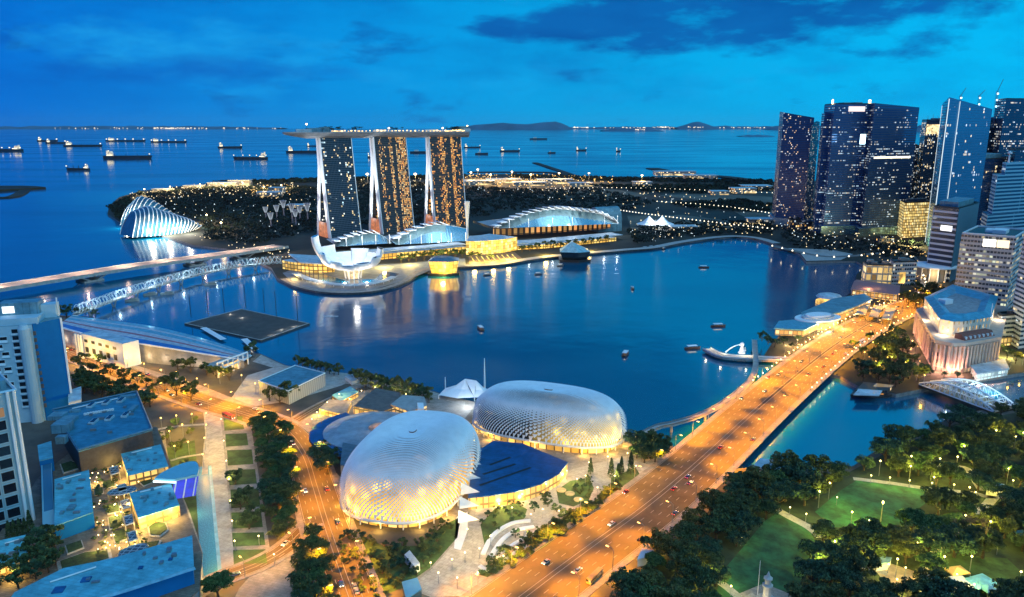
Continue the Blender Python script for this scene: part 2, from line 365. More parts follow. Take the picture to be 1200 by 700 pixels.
# ---------------------------------------------------------------- far islands
def island(px, Y, base, depth=2500):
    top = [at(x, y, Y) for x, y in px]; n = len(top); b = MB(); rows = []
    for k, t in enumerate((-1, -.6, -.2, .2, .6, 1)):
        f = (1 - t * t) ** .8; rows.append([Vector((p.x, Y + t * depth * .5, -2 + (p.z + 2) * f * (1 + .12 * math.sin(i * 1.7 + k)))) for i, p in enumerate(top)])
    b.grid(rows); return setting(b.build('hills', mat('island_haze_blue', (.05, .13, .20), 1, scale=.0012, var=.25), smooth=True))  # distance haze put into the hill colour as blue
def ridge(x0, x1, y0, amp, n, seed):
    r = random.Random(seed); return [(x0 + (x1 - x0) * i / n, y0 - amp * (math.sin(math.pi * i / n) ** .6) * (.55 + .45 * r.random())) for i in range(n + 1)]
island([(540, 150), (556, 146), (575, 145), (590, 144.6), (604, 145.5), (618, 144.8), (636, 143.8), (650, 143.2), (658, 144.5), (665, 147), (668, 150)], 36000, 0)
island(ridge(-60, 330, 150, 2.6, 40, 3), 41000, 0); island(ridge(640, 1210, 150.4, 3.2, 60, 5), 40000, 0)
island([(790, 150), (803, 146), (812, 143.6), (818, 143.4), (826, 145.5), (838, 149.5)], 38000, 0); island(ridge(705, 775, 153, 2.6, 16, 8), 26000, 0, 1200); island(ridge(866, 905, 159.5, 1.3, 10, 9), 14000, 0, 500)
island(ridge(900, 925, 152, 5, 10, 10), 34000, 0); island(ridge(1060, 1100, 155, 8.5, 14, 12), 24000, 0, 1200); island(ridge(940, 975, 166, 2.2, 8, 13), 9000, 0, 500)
# ---------------------------------------------------------------- roads
def road(name, path, wl, wr, lanes_l, lanes_r, z=.06, deck=None, walk=3.0, dash=(3.5, 6.5), median=True):
    path = resample(smooth_path(path, 8), 6.0); up = lambda ps, dz: [Vector((p.x, p.y, p.z + dz)) for p in ps]
    b = MB(); b.ribbon(up(offset(path, -wl), z), up(offset(path, wr), z)); setting(b.build(name, M_ASPH))
    b = MB(); lines = []
    for side, w, n in ((-1, wl, lanes_l), (1, wr, lanes_r)):
        for k in range(1, n):
            o = side * (1.4 + (w - 1.8) * k / n); q = up(offset(path, o), z + .03); i = 0
            ln = resample(q, .5); step = int((dash[0] + dash[1]) / .5); on = int(dash[0] / .5)
            for i in range(0, len(ln) - on, step):
                s = ln[i:i + on + 1:on]; b.ribbon(offset(s, -.11), offset(s, .11))
        for o, wd in ((side * (w - .55), .12), (side * 1.2, .12)):
            q = up(offset(path, o), z + .03); b.ribbon(offset(q, -wd), offset(q, wd))
    setting(b.build('road_markings', M_PAINT))
    for s, w in ((-1, wl), (1, wr)):
        if walk:
            a = up(offset(path, s * (w + .01)), z + .14); c = up(offset(path, s * (w + walk)), z + .14); a0 = up(a, -.5); c0 = up(c, -.5)
            b = MB(); b.ribbon(a, c); b.ribbon(a0, a); b.ribbon(c, c0); setting(b.build('pavement', M_PAVE))
    return path
EDR = [P(430, 870), P(520, 772), P(612, 700), P(686, 644.5), P(757, 593), P(817, 543), P(884, 482), P(950, 426), P(985, 400), P(1022, 378), P(1062, 361), P(1110, 346), P(1150, 338)]
EPATH = road('road', EDR, 17.5, 18.5, 4, 4, walk=3.2)
mp_ = resample(smooth_path(EDR, 8), 6.0); mz = lambda ps, dz: [Vector((p.x, p.y, p.z + dz)) for p in ps]
b = MB(); b.ribbon(mz(offset(mp_[62:], -.85), .075), mz(offset(mp_[62:], .85), .075)); setting(b.build('median_gap', mat('median_dark', (.012, .012, .014), .9)))
RAV = [P(-60, 375), P(40, 398), P(100, 420), P(160, 443), P(235, 470), P(290, 486), P(332, 503), P(356, 532), P(369, 570), P(381, 610), P(398, 660), P(414, 705), P(440, 780)]
RPATH = road('road', RAV, 10.5, 10.5, 3, 3, z=.09, walk=3.0)
CPATH = road('road', [P(150, 745), P(222, 697), P(262, 677), P(303, 661), P(338, 640), P(366, 612)], 5, 5, 1, 2, z=.07, walk=2)
SPATH = road('road', [P(340, 497), P(372, 478), P(404, 463), P(440, 452)], 4.5, 4.5, 1, 1, z=.05, walk=1.5)
def sheet(name, px, m, dz=.02, z=GZ, h=0):
    pts = px if isinstance(px[0], Vector) else PP(px, z); b = MB()
    if h: b.prism(pts, z, z + h, 0)
    else: b.face([(p.x, p.y, z + dz) for p in pts])
    return setting(b.build(name, m))
# ================================================================== the far shore: resort, gardens, ships
def frame(a): return Vector((math.cos(a), math.sin(a), 0)), Vector((-math.sin(a), math.cos(a), 0))
M_GLASSB = mat('blue_glass', (.30, .50, .58), .14, metal=.85, spec=.9, var=.12)
M_SKIN = mat('pale_cladding', (.72, .74, .75), .45, var=.06, scale=.1)
M_ROOFB = panels('blue_grey_roof', (.13, .28, .35), 9, 2.2, .3, .5, .6, .12)
M_ROOFL = panels('pale_metal_roof', (.50, .57, .61), 12, 3, .2, .45, .7, .1)
G_GOLD = glow('golden_light', (1, .58, .13), 1.15, var=.75, scale=.12)
G_YEL = glow('yellow_light', (1, .74, .14), 1.25, var=.6, scale=.15)
G_WHITE = glow('white_light', (1, .93, .8), 3)
G_WARM = glow('warm_lamp', (1, .72, .33), 6)
G_ORANGE = glow('orange_lamp', (1, .5, .12), 6)
G_BLUE = glow('blue_white_lamp', (.55, .85, 1), 4)
G_RED = glow('red_lamp', (1, .08, .04), 3)
F_T = [facade('hotel_glass_dim', (.006, .016, .035), (.035, .055, .08), 2.9, 3.3, .10, [(.9, .9, .8), (1, .75, .35), (.6, .85, 1), WARM], 1.0, seed=1, rowbias=.1, rough=.2, colb=.9),
       facade('hotel_glass_gold', (.010, .012, .02), (.05, .048, .05), 2.4, 3.3, .36, [AMB, WARM2, (1, .5, .1), WARM], .95, seed=2, rowbias=.08, rough=.2, colb=2.2, mull=.3),
       facade('hotel_glass_amber', (.012, .012, .018), (.05, .044, .042), 2.4, 3.3, .40, [AMB, (1, .36, .05), WARM2, (1, .48, .08)], 1.0, seed=3, rowbias=.08, rough=.2, colb=2.2, mull=.3)]
M_ENDW = mat('white_end_wall', (.86, .88, .88), .6, var=.04)
def hotel_tower(bpx, a, w, topy, fm, label):
    o = P(*bpx, z=3); u, v = frame(rad(a)); H = HT(o + v * 30 + u * 30, topy); t = thing('hotel_tower', o, label, 'hotel tower', 'three leaning towers under the roof deck')
    pt = lambda U, V_, z: (o.x + u.x * U + v.x * V_, o.y + u.y * U + v.y * V_, z)
    fw = lambda k: 27 * k ** .85
    fe = lambda k: 65 - 22 * min(k / .7, 1) ** 1.1 + (max(0, k - .7) * 4)
    ks = [i / 14 for i in range(15)]; ew = lambda k: 3.0 * (1 - k)
    for nm, f0, f1, sgn in (('bay_side_slab', lambda k: fw(k), lambda k: max(fw(k) + 12, 0), 1), ('rear_slab', lambda k: fe(k) - 12, fe, 0)):
        g = MB(); ends = {0: MB(), w: MB()}
        for i in range(14):
            k0, k1 = ks[i], ks[i + 1]; z0, z1 = 3 + (H - 3) * k0, 3 + (H - 3) * k1
            for f, flip in ((f0, 0), (f1, 1)):
                q = [pt(1.2, f(k0), z0), pt(w - 1.2, f(k0), z0), pt(w - 1.2, f(k1), z1), pt(1.2, f(k1), z1)]; uv = [(0, z0), (w, z0), (w, z1), (0, z1)]
                if flip: q = q[::-1]; uv = uv[::-1]
                g.face(q, 0, uv)
            for U in (0, w):
                e = ends[U]
                for dU in (0, 1.2):
                    UU = U + (dU if U == 0 else -dU); q = [pt(UU, f0(k0) - .6, z0), pt(UU, f1(k0) + .6, z0), pt(UU, f1(k1) + .6, z1), pt(UU, f0(k1) - .6, z1)]; e.face(q, 0)
                UU = U + (1.2 if U == 0 else -1.2)
                for f, s in ((f0, -.6), (f1, .6)): e.face([pt(U, f(k0) + s, z0), pt(UU, f(k0) + s, z0), pt(UU, f(k1) + s, z1), pt(U, f(k1) + s, z1)], 0)
        s_ = g.build(nm, fm, t); [e.build('end_wall', M_ENDW, s_, org=o) for e in ends.values()]
    b = MB(); b.prism([pt(1, fw(1) + .5, 0)[:2], pt(w - 1, fw(1) + .5, 0)[:2], pt(w - 1, fe(1) - .5, 0)[:2], pt(1, fe(1) - .5, 0)[:2]], H, H + 2.5, 0); b.build('roof_slab', M_DARK, t)
    for q_, pw in ((45, 5e5), (130, 9e5)):                         # floodlights that wash the white end walls
        a_ = Vector(pt(-60, 34, 12)); l_ = light(t, a_, pw, (.88, .96, 1), 1, 38); l_.rotation_euler = (Vector(pt(0, 34, q_)) - a_).to_track_quat('-Z', 'Y').to_euler()
    # sloping glass hall between the legs
    b = MB(); b.loft([pt(-2, 14, 3), pt(14, 14, 3), pt(14, 52, 3), pt(-2, 52, 3)], [pt(-2, 17, 30), pt(14, 17, 26), pt(14, 47, 26), pt(-2, 47, 30)], 0, mt=1); b.build('atrium', [glow('atrium_light', (1, .32, .13), .42, var=.5, scale=.2), M_ROOFL], t)
    return o + u * (w / 2) + v * 36, H, u, v, t
T1 = hotel_tower((388, 280), 36, 60, 162, F_T[0], 'leaning hotel tower farthest from the skyscrapers, dark glass with few lit rooms')
T2 = hotel_tower((449, 275), 34, 66, 160.5, F_T[1], 'middle leaning hotel tower with golden rooms, between two others under the roof deck')
T3 = hotel_tower((511, 271), 27, 66, 160, F_T[2], 'leaning hotel tower with most amber rooms lit, beside the white funnel mast')
# ---- the boat-shaped roof deck
def skypark():
    d0 = (T2[0] - T1[0]).normalized(); d1 = (T3[0] - T2[0]).normalized(); zb = T1[1] + 1.5
    path = smooth_path([T1[0] - d0 * 86 + Vector((0, -12, 0)), T1[0] - d0 * 40 + Vector((0, -4, 0)), T1[0], T2[0], T3[0], T3[0] + d1 * 34 + Vector((0, -2, 0)), T3[0] + d1 * 52 + Vector((0, -4, 0))], 6); n = len(path)
    t = thing('roof_deck', Vector((T2[0].x, T2[0].y, zb)), 'long boat shaped roof deck with palms and lights carried on three hotel towers', 'roof deck'); rows, top = [], []
    for i, p in enumerate(path):
        s = i / (n - 1); w = 19 * min(1, .16 + (s * 5.2) ** .75) * min(1, .55 + ((1 - s) * 14)); th = 11.5 * min(1, .3 + s * 5); tt = (path[min(i + 1, n - 1)] - path[max(i - 1, 0)]).normalized(); r = Vector((tt.y, -tt.x, 0)); z1 = zb + 9.5
        prof = [(-w, z1), (-w, z1 - 1.8), (-w * .8, z1 - th * .62), (-w * .45, z1 - th * .94), (0, z1 - th), (w * .45, z1 - th * .94), (w * .8, z1 - th * .62), (w, z1 - 1.8), (w, z1)]
        rows.append([Vector((p.x, p.y, 0)) + r * a + Vector((0, 0, z)) for a, z in prof]); top.append((p, r, w, z1))
    b = MB(); b.grid(rows); b.face(rows[0]); b.face(rows[-1][::-1]); b.build('hull', mat('hull_panels', (.27, .29, .32), .4, metal=.3, var=.12), t, smooth=False)
    b = MB(); b.ribbon([p + r * -(w - .4) + Vector((0, 0, z - .5 - p.z)) for p, r, w, z in top], [p + r * (w - .4) + Vector((0, 0, z - .5 - p.z)) for p, r, w, z in top]); b.build('deck', M_PAVE, t)
    R_ = random.Random(4)
    def onp(s, off):
        f = s * (n - 1); i = min(int(f), n - 2); k = f - i; p = path[i].lerp(path[i + 1], k); r = top[i][1]; return Vector((p.x + r.x * off, p.y + r.y * off, zb + 9))
    b = MB()
    for s0, s1 in ((.3, .44), (.68, .84), (.50, .54), (.24, .27)):
        for k in range(int((s1 - s0) * 210)):
            c = onp(s0 + (s1 - s0) * R_.random(), R_.uniform(-12, 14)); h = R_.uniform(4.5, 9)
            b.tube([c, c + Vector((0, 0, h))], .25, 4)
            for q in range(9):
                a_ = R_.random() * 6.28; l = R_.uniform(2.4, 4.6); e = c + Vector((math.cos(a_) * l, math.sin(a_) * l, h + R_.uniform(-1.2, .8))); m_ = c + Vector((math.cos(a_) * l * .5, math.sin(a_) * l * .5, h + .9)); w_ = Vector((-math.sin(a_), math.cos(a_), 0)) * 1.1
                b.face([c + Vector((0, 0, h)), m_ + w_, e, m_ - w_])
    b.build('palm_planting', mat('palm_leaf', (.012, .03, .012), .8), t)['kind'] = 'stuff'
    for s, off, sx, sy, h, m, mt in ((.12, 4, 26, 10, 5, 'deck_house', M_ROOFL), (.20, 0, 30, 14, 7, 'lift_house', M_ROOFB), (.285, 2, 16, 12, 9, 'lift_house', M_ROOFB), (.47, 6, 20, 8, 4, 'restaurant', M_SKIN), (.62, 4, 26, 8, 4, 'restaurant', M_SKIN), (.87, 0, 20, 16, 10, 'lift_house', M_ROOFB), (.93, 2, 14, 12, 6, 'lift_house', M_ROOFL)):
        b = MB(); b.box(onp(s, off), (sx, sy, h), rad(24)); b.build(m, mt, t)
    for s in np.linspace(.31, .86, 52):
        b = MB(); c = onp(s, 16.5); c.z += R_.uniform(.4, 1.6); b.box(c, (R_.uniform(1.5, 4.5), .6, R_.uniform(1.0, 2.4)), rad(24))
        b.build('deck_light', glow('deck_lights', (1, .62, .2), 2.6, var=.8, scale=.2), t)
    for s, off, h in ((.145, 0, 12), (.955, 4, 9), (.50, 8, 5), (.66, 8, 5)):
        c = onp(s, off); b = MB(); b.tube([c, c + Vector((0, 0, h))], .25, 4); b.lathe(c + Vector((0, 0, h)), [(.2, 0), (1.5, .8), (1.7, 1.8), (.9, 2.8)], 8, 1); b.build('mast_lamp', [M_DARK, G_WARM], t)
skypark()
# ---- low curved mall with three vaulted roofs
MALL = thing('shopping_mall', P(545, 292, 3), 'waterfront mall with three vaulted white roofs and golden arcades below hotel towers', 'mall')
def vault(arch, Yf, depth, base_z, plates, a=24, masts=5):
    u, v = frame(rad(a)); pts = smooth_path([at(x, y, Yf(x)) for x, y in arch], 5); n = len(pts)
    root = MB()
    for i in range(n - 1):
        q, r = pts[i], pts[i + 1]; root.face([(q.x - v.x * 24, q.y - v.y * 24, base_z), (r.x - v.x * 24, r.y - v.y * 24, base_z), r, q])
    for q in (pts[0], pts[-1]): root.face([(q.x - v.x * 24, q.y - v.y * 24, base_z), q, q + v * depth, (q.x + v.x * depth, q.y + v.y * depth, base_z)])
    g = root.build('glass_front', M_GLASSB, MALL)
    b = MB(); up = Vector((0, 0, .8)); b.ribbon([p + up for p in pts], [p + up + v * depth * .8 + Vector((0, 0, -(p.z - base_z) * .8)) for p in pts]); b.ribbon(pts, [p + up for p in pts]); b.build('vault_roof', mat('roof_membrane', (.34, .37, .39), .5, var=.1), g, org=MALL['_o'])
    s = resample([pts[i] for i in range(n)], (plates[2])); 
    for i, q in enumerate(s[:-1]):
        if not plates[0] <= i / len(s) <= plates[1]: continue
        r = s[i + 1]; o1 = Vector((0, 0, 7.0)); b = MB(); f = -v * 13; d = v * 12
        V = [q + f + o1, r + f + o1 * .3, r + d + o1 * .3, q + d + o1 + Vector((0, 0, -1.5))]; lo = Vector((0, 0, -1.3)); b.face(V); b.face([p + lo for p in V[::-1]])
        for j in range(4): b.face([V[j] + lo, V[(j + 1) % 4] + lo, V[(j + 1) % 4], V[j]])
        b.build('roof_plate', M_WHITE, g, org=MALL['_o'])
    for k in range(masts):
        q = pts[int((k + .7) / masts * (n - 1))]; b = MB(); c = Vector((q.x, q.y, base_z)) - v * 26; b.tube([c, c + Vector((0, 0, 15))], [.7, .4], 5); b.build('mast', M_WHITE, g, org=MALL['_o']); light(MALL, c + Vector((0, 0, 17)) - v * 2, 2.2e4, (.9, .97, 1), 1)
vault([(390, 286), (405, 279.5), (420, 275.5), (433, 273.5), (445, 275), (455, 281)], lambda x: 1215 + (x - 390) * .55, 75, 10, (0, .72, 11), masts=4)
vault([(459, 283), (470, 276.5), (485, 270), (500, 265.3), (511, 263.6), (526, 264.6), (546, 268)], lambda x: 1235 + (x - 459) * .5, 85, 10, (0, .62, 14), masts=7)
vault([(577, 268.5), (590, 261.5), (606, 255), (622, 249.8), (640, 246.2), (656, 245.3), (675, 247.2), (700, 250.5), (710, 255), (721, 262)], lambda x: 1330 + (x - 577) * .45, 95, 24, (0, .9, 13), masts=6)
def band(nm, px, z0, z1, m, par, back=14, mt=None, zb=None):
    """a long low wing: front wall along the ground points px, flat roof behind"""
    f = smooth_path(PP(px, 3), 4); r = offset(f, -back); b = MB(); pts = [(p.x, p.y) for p in f] + [(p.x, p.y) for p in r[::-1]]
    b.prism(pts, z0, z1, 0, 1); return b.build(nm, [m, mt or M_ROOFL], par)
F_ARC = facade('golden_arcade', (.5, .3, .08), (.16, .09, .03), 6.5, 5.5, 2, [(1, .62, .12), (1, .7, .2), (1, .55, .1)], .8, mull=.16, band=.16, rowbias=.2, seed=21)
F_ARCO = facade('amber_gallery', (.4, .2, .06), (.10, .05, .03), 11, 11, 2, [(1, .46, .14), (1, .55, .2), (1, .4, .12)], .5, mull=.32, band=.1, rowbias=.2, seed=22)
band('arcade', [(441, 305), (470, 302), (505, 299), (546, 295)], 3, 11.5, F_ARC, MALL, 40)
band('arcade', [(392, 309), (415, 309), (441, 305.5)], 3, 12, F_ARC, MALL, 40)
band('canopy', [(437, 303.5), (470, 300.6), (505, 297.6), (546, 293.6)], 12.2, 13.4, M_ROOFL, MALL, 26)
band('casino_front', [(546, 298.5), (560, 298.5), (575, 297.5), (590, 296), (606, 293)], 3, 24, facade('bright_gold_glass', (.5, .32, .06), (.3, .17, .03), 4.5, 4.5, 2, [(1, .72, .16), (1, .8, .3), (1, .62, .1)], 1.15, mull=.08, band=.08, rowbias=.3, seed=23), MALL, 60, mt=M_ROOFL)
band('upper_gallery', [(579, 281), (610, 279.5), (650, 277), (690, 274), (722, 271)], 10, 24, F_ARCO, MALL, 8)
band('arcade', [(606, 293), (640, 291), (680, 287), (722, 282.5)], 3, 9.5, F_ARC, MALL, 30)
band('canopy', [(604, 291.5), (640, 289.4), (680, 285.5), (730, 280.5)], 10, 11.2, M_ROOFL, MALL, 34)
for x, y, pw in ((450, 308, 3e5), (480, 305.5, 3e5), (520, 302.5, 3e5), (556, 303, 4e5), (578, 302, 6e5), (596, 299, 4e5), (640, 294, 2.5e5), (690, 289, 2e5), (415, 312, 2e5)):
    light(MALL, P(x, y, 10), pw * .28, (1, .66, .14), 3)
b = MB(); o = P(548, 291, 3); H = HT(o, 236); b.lathe(o, [(1.6, 0), (1.7, (H - 3) * .45), (2.2, (H - 3) * .6), (4.6, H - 3.2), (4.4, H - 3)], 14)
tag(b.build('funnel_mast', M_SKIN), 'tall white mast flaring to a funnel top beside the golden casino front', 'mast')
o = at(705, 264, 1430); b = MB(); u, v = frame(rad(25)); prof = [(math.cos(k / 12 * math.pi) * 30, math.sin(k / 12 * math.pi) ** .6 * 40 + 6) for k in range(13)]; o.z = 3
rows = [[o + u * 8 + u * (s * 26) + v * (x * .6) + Vector((0, 0, z)) for x, z in prof] for s in (-1, 1)]; b.grid(rows); b.face(rows[0]); b.face(rows[1][::-1]); b.box(o + u * 8, (52, 36, 7), rad(25))
tag(b.build('theatre_hall', M_ROOFB), 'rounded blue grey theatre hall behind the end of the third vaulted roof', 'theatre')
# ---- lotus-shaped museum
def lotus():
    c = P(414, 326, 3); t = thing('lotus_museum', c, 'white lotus flower shaped museum on the promenade with one tall petal', 'museum'); zb = 15
    b = MB()
    for k in range(10):
        a = k / 10 * 6.283; q = c + Vector((math.cos(a) * 10, math.sin(a) * 10, 0)); b.tube([q, q + Vector((math.cos(a) * 2, math.sin(a) * 2, zb - 1))], .9, 6)
    b.build('column_ring', M_SKIN, t); b = MB(); b.lathe(c, [(7, 0), (7, zb)], 20); b.build('lobby', glow('lobby_light', (1, .7, .35), .8, var=.5, scale=.3), t)
    spec = [(182, 46, 56, 19), (150, 42, 40, 17), (118, 38, 30, 16), (85, 36, 34, 16), (52, 35, 30, 16), (20, 36, 38, 16), (-15, 34, 30, 16), (-52, 27, 24, 16), (-90, 25, 21, 16), (-128, 28, 25, 16), (-155, 38, 36, 17)]
    for az, R_, Z, wd in spec:
        a = rad(az); d = Vector((math.cos(a), math.sin(a), 0)); s = Vector((-d.y, d.x, 0)); rows = []
        for i in range(13):
            k = i / 12; r = 2 + (R_ - 2) * math.sin(k * math.pi / 2) ** .9; z = zb + (Z - zb) * (1 - math.cos(k * math.pi / 2)) ** 1.05
            tr = Vector((math.cos(k * 1.45), 0, math.sin(k * 1.45))); nr = d * -tr.z + Vector((0, 0, tr.x)); w = (4 + (wd * .80 - 4) * k ** .7); th = 1.2 + 4.2 * math.sin(min(k * 1.25, 1) * math.pi / 2)
            rows.append([c + d * r + Vector((0, 0, z)) + s * (math.cos(q) * w) + nr * (math.sin(q) * th * (1 if math.sin(q) < 0 else .35)) for q in [j / 12 * 6.283 for j in range(12)]])
        b = MB(); b.grid(rows, closed=True); o = b.build('petal', M_WHITE, t, smooth=True)
        b = MB(); m_ = sum(rows[-1], Vector()) / 12; b.face([m_ + (p - m_) * .82 + (rows[-1][0] - rows[-2][0]) * .02 for p in rows[-1]]); b.face(rows[-1]) if False else None; b.build('skylight', M_GLASSB, o, org=c)
        b = MB(); b.grid([rows[-1], [m_ + (p - m_) * .82 for p in rows[-1]]], closed=True); b.build('rim', M_WHITE, o, org=c)
    light(t, c + Vector((-6, -26, 3)), 8e3, (1, .9, .8), 2); light(t, c + Vector((22, -22, 3)), 1.6e4, (1, .86, .7), 2); light(t, c + Vector((-38, -22, 8)), 1.3e4, (.95, .96, 1), 2)
    light(t, c + Vector((2, 4, 42)), 2.6e4, (1, .97, .93), 3)
lotus()
def curved_roof(nm, px, w, z0, z1, m, label, cat, post=None):
    f = smooth_path(PP(px, 3), 5); l, r = offset(f, -w / 2), offset(f, w / 2); t = thing(nm, f[len(f) // 2], label, cat); b = MB(); b.prism([(p.x, p.y) for p in l] + [(p.x, p.y) for p in r[::-1]], z0, z1, 0); b.build('roof', m, t)
    for q in resample(f, 14): b = MB(); b.tube([q, Vector((q.x, q.y, z0))], .35, 5); b.build('post', M_SKIN, t)
    return t
curved_roof('promenade_canopy', [(346, 324), (362, 331), (385, 336), (415, 338), (445, 334.5), (462, 328)], 9, 7, 7.8, M_ROOFL, 'curved pale canopy round the lily pond below the lotus museum', 'canopy')
b = MB(); f = smooth_path(PP([(328, 327), (345, 335.5), (372, 341.6), (402, 343.6), (437, 341.6), (463, 335.6), (481, 327.5), (493, 318.5), (513, 314.5), (546, 312.6)], 3), 5); b.ribbon([p + Vector((0, 0, .12)) for p in offset(f, -9)], [p + Vector((0, 0, .12)) for p in f]); setting(b.build('promenade', M_PAVE))
b = MB(); f = smooth_path(PP([(546, 312.6), (585, 310.6), (622, 304.6), (655, 300.6), (700, 296.6), (735, 293.6), (770, 290.6), (800, 284.6), (835, 279.6), (862, 277.6), (885, 279.6), (905, 285.4)], 3), 5); b.ribbon([p + Vector((0, 0, .14)) for p in offset(f, -16)], [p + Vector((0, 0, .14)) for p in f]); setting(b.build('promenade', M_CONC))
sheet('pond', [(352, 320), (372, 329), (400, 334), (432, 334.5), (456, 329), (468, 321), (450, 318), (440, 327), (405, 329), (380, 322), (372, 317)], M_WATER, .1, z=3)
sheet('paving', [(331, 320), (350, 314), (400, 311), (470, 309), (545, 303), (546, 312), (512, 314), (480, 327), (436, 340), (402, 342), (372, 340), (345, 334)], mat('blue_grey_paving', (.16, .19, .22), .7, var=.25, scale=.1, detail=9), .06, z=3)
pd = thing('lit_pavilion', P(360, 312, 3), 'low golden lit pavilion with pale roof between bridge landing and lotus museum', 'pavilion')
band('wall', [(331, 315), (345, 317.5), (368, 319.5), (392, 319)], 3, 15, F_ARC, pd, 26, mt=M_ROOFL)
b = MB(); f = PP([(338, 297), (392, 300), (384, 309), (352, 307)], 19); b.prism([(p.x, p.y) for p in f], 17, 18.2, floor=True); b.build('roof', M_ROOFL, pd)
for x, y in ((345, 321), (375, 323)): light(pd, P(x, y, 10), 2.6e4, (1, .62, .16), 3)
# ---- two crystal pavilions standing in the bay
def crystal(px, wpx, label, glowm, topm, hh, pyramid=False):
    c = P(*px, z=0); s = wpx / 880 * math.hypot(c.x, c.y) / 2; t = thing('crystal_pavilion', c, label, 'pavilion')
    ring = lambda k, z, sh=0: [(c.x + s * k * x + sh, c.y + s * k * y, z) for x, y in ((-1, -.75), (.2, -1), (1, -.55), (.95, .6), (-.1, .95), (-.95, .6))]
    b = MB(); b.loft(ring(1.06, -2), ring(1.1, 3.2), 0); b.build('base', M_DARK, t)
    b = MB(); b.loft(ring(.86, 3.4), ring(1.04, hh), 0, mt=0); b.build('glass_wall', glowm, t)
    b = MB()
    if pyramid: b.loft(ring(1.05, hh + .1), [(c.x - s * .2 + (p[0] - c.x) * .04, c.y + (p[1] - c.y) * .04, hh + 13) for p in ring(1, 0)], 0)
    else: b.loft(ring(1.05, hh + .1), ring(.5, hh + 4, -s * .2), 0)
    b.build('roof', topm, t); return t, c
t, c = crystal((521, 321), 34, 'golden lit crystal pavilion standing in the bay beside the promenade', facade('crystal_gold', (.5, .3, .05), (.35, .2, .04), 5, 5, 2, [(1, .68, .13), (1, .75, .2), (1, .6, .1)], .95, mull=.08, band=.06, rowbias=.1, seed=31), mat('faceted_roof', (.25, .25, .27), .35, metal=.4), 20)
light(t, c + Vector((0, -26, 9)), 6e4, (1, .66, .12), 3)
crystal((673, 305), 34, 'dark crystal pavilion with pale pyramid roof in the bay', mat('dark_glass', (.006, .014, .025), .15, spec=.8), mat('pyramid_glass', (.30, .48, .52), .3), 15, True)
pz = thing('striped_plaza', P(575, 304, 3), 'waterfront event steps with rows of yellow light strips before casino', 'plaza'); b = MB(); f = PP([(549, 299.5), (603, 295.5), (612, 303), (585, 308.5), (550, 310)], 3.2); b.face(f); b.build('deck', mat('timber_deck', (.14, .10, .07), .8), pz)
for i in range(9):
    q0, q1 = P(552 + i * 6, 301 - i * .35, 3.5), P(556 + i * 6.2, 307 - i * .35, 3.5); b = MB(); b.ribbon(offset([q0, q1], -.9), offset([q0, q1], .9)); b.build('light_strip', G_YEL, pz)
# ---- two rib-and-glass conservatories
def conservatory(ax, prof, label, nrib, lean):
    a0, a1 = P(*ax[0], z=3), P(*ax[1], z=3); d = (a1 - a0); Ld = d.length; d.normalize(); s = Vector((-d.y, d.x, 0)); t = thing('conservatory', a0, label, 'greenhouse', 'ribbed glasshouses on the garden shore')
    def sect(k, inset=0):
        i = k * (len(prof) - 1); j = min(int(i), len(prof) - 2); f = i - j; h = prof[j][0] * (1 - f) + prof[j + 1][0] * f; w = prof[j][1] * (1 - f) + prof[j + 1][1] * f; sh = prof[j][2] * (1 - f) + prof[j + 1][2] * f
        return [a0 + d * (k * Ld + lean * (1 - math.sin(q)) * (-1)) + s * (math.cos(q) * (w - inset) + sh) + Vector((0, 0, max(0, math.sin(q)) ** .8 * (h - inset))) for q in [j2 / 16 * math.pi for j2 in range(17)]]
    b = MB(); rows = [sect(k / 24, 1.0) for k in range(25)]; b.grid(rows); b.face(rows[0]); b.build('glass_shell', mat('greenhouse_glass', (.03, .11, .18), .2, spec=.8, var=.3, scale=.04), t, smooth=True)
    for k in range(nrib):
        b = MB(); b.tube(sect(k / (nrib - 1)), .9, 5, cap=False); b.build('rib', M_WHITE, t)
    for q in (.05, .3, .6): light(t, a0 + d * (q * Ld) - s * (prof[0][1] + 26) + Vector((0, 0, 14)), 1.3e5, (1, .92, .75), 3)
    return t
conservatory([(156, 262), (214, 261)], [(40, 26, 0), (57, 34, 0), (50, 36, 0), (36, 34, 0), (22, 26, 0), (8, 14, 0)], 'tall white ribbed glasshouse standing behind its longer neighbour on shore', 14, 16)
conservatory([(160, 275.5), (236, 268)], [(44, 30, 0), (52, 38, 0), (42, 42, 0), (32, 40, 0), (22, 32, 0), (7, 12, 0)], 'long low white ribbed glasshouse at the water edge of the gardens', 18, 18)
# ---- garden tree towers
for i, (x, y, top) in enumerate([(312, 258, 243), (325, 259, 241), (333, 256, 235.5), (343, 262, 239.5), (347, 266, 246), (352, 259, 243), (361, 261, 238.5), (318, 268, 250)]):
    o = P(x, y, 3); H = HT(o, top) - 3; b = MB(); b.lathe(o, [(2.0, 0), (1.3, H * .4), (1.4, H * .65), (3.0, H * .85), (H * .17, H), (H * .15, H + .3)], 12, 0); b.v = b.v
    for k in range(12):
        a = k / 12 * 6.283; d = Vector((math.cos(a), math.sin(a), 0)); b.tube([o + d * 2 + Vector((0, 0, H * .6)), o + d * 4.4 + Vector((0, 0, H * .85)), o + d * (H * .19) + Vector((0, 0, H + .8))], .35, 4, 1)
    tag(b.build('tree_tower', [glow('tower_bloom', (.25, .3, .6), .10, var=.7), glow('tower_lights', (.7, .85, 1), .45)]), 'glowing pale funnel topped garden tower among dark trees left of hotels' if i not in (2, 6) else ('tallest funnel topped garden tower in the dark gardens' if i == 2 else 'funnel topped garden tower nearest the first hotel tower'), 'tower', 'lit garden towers')
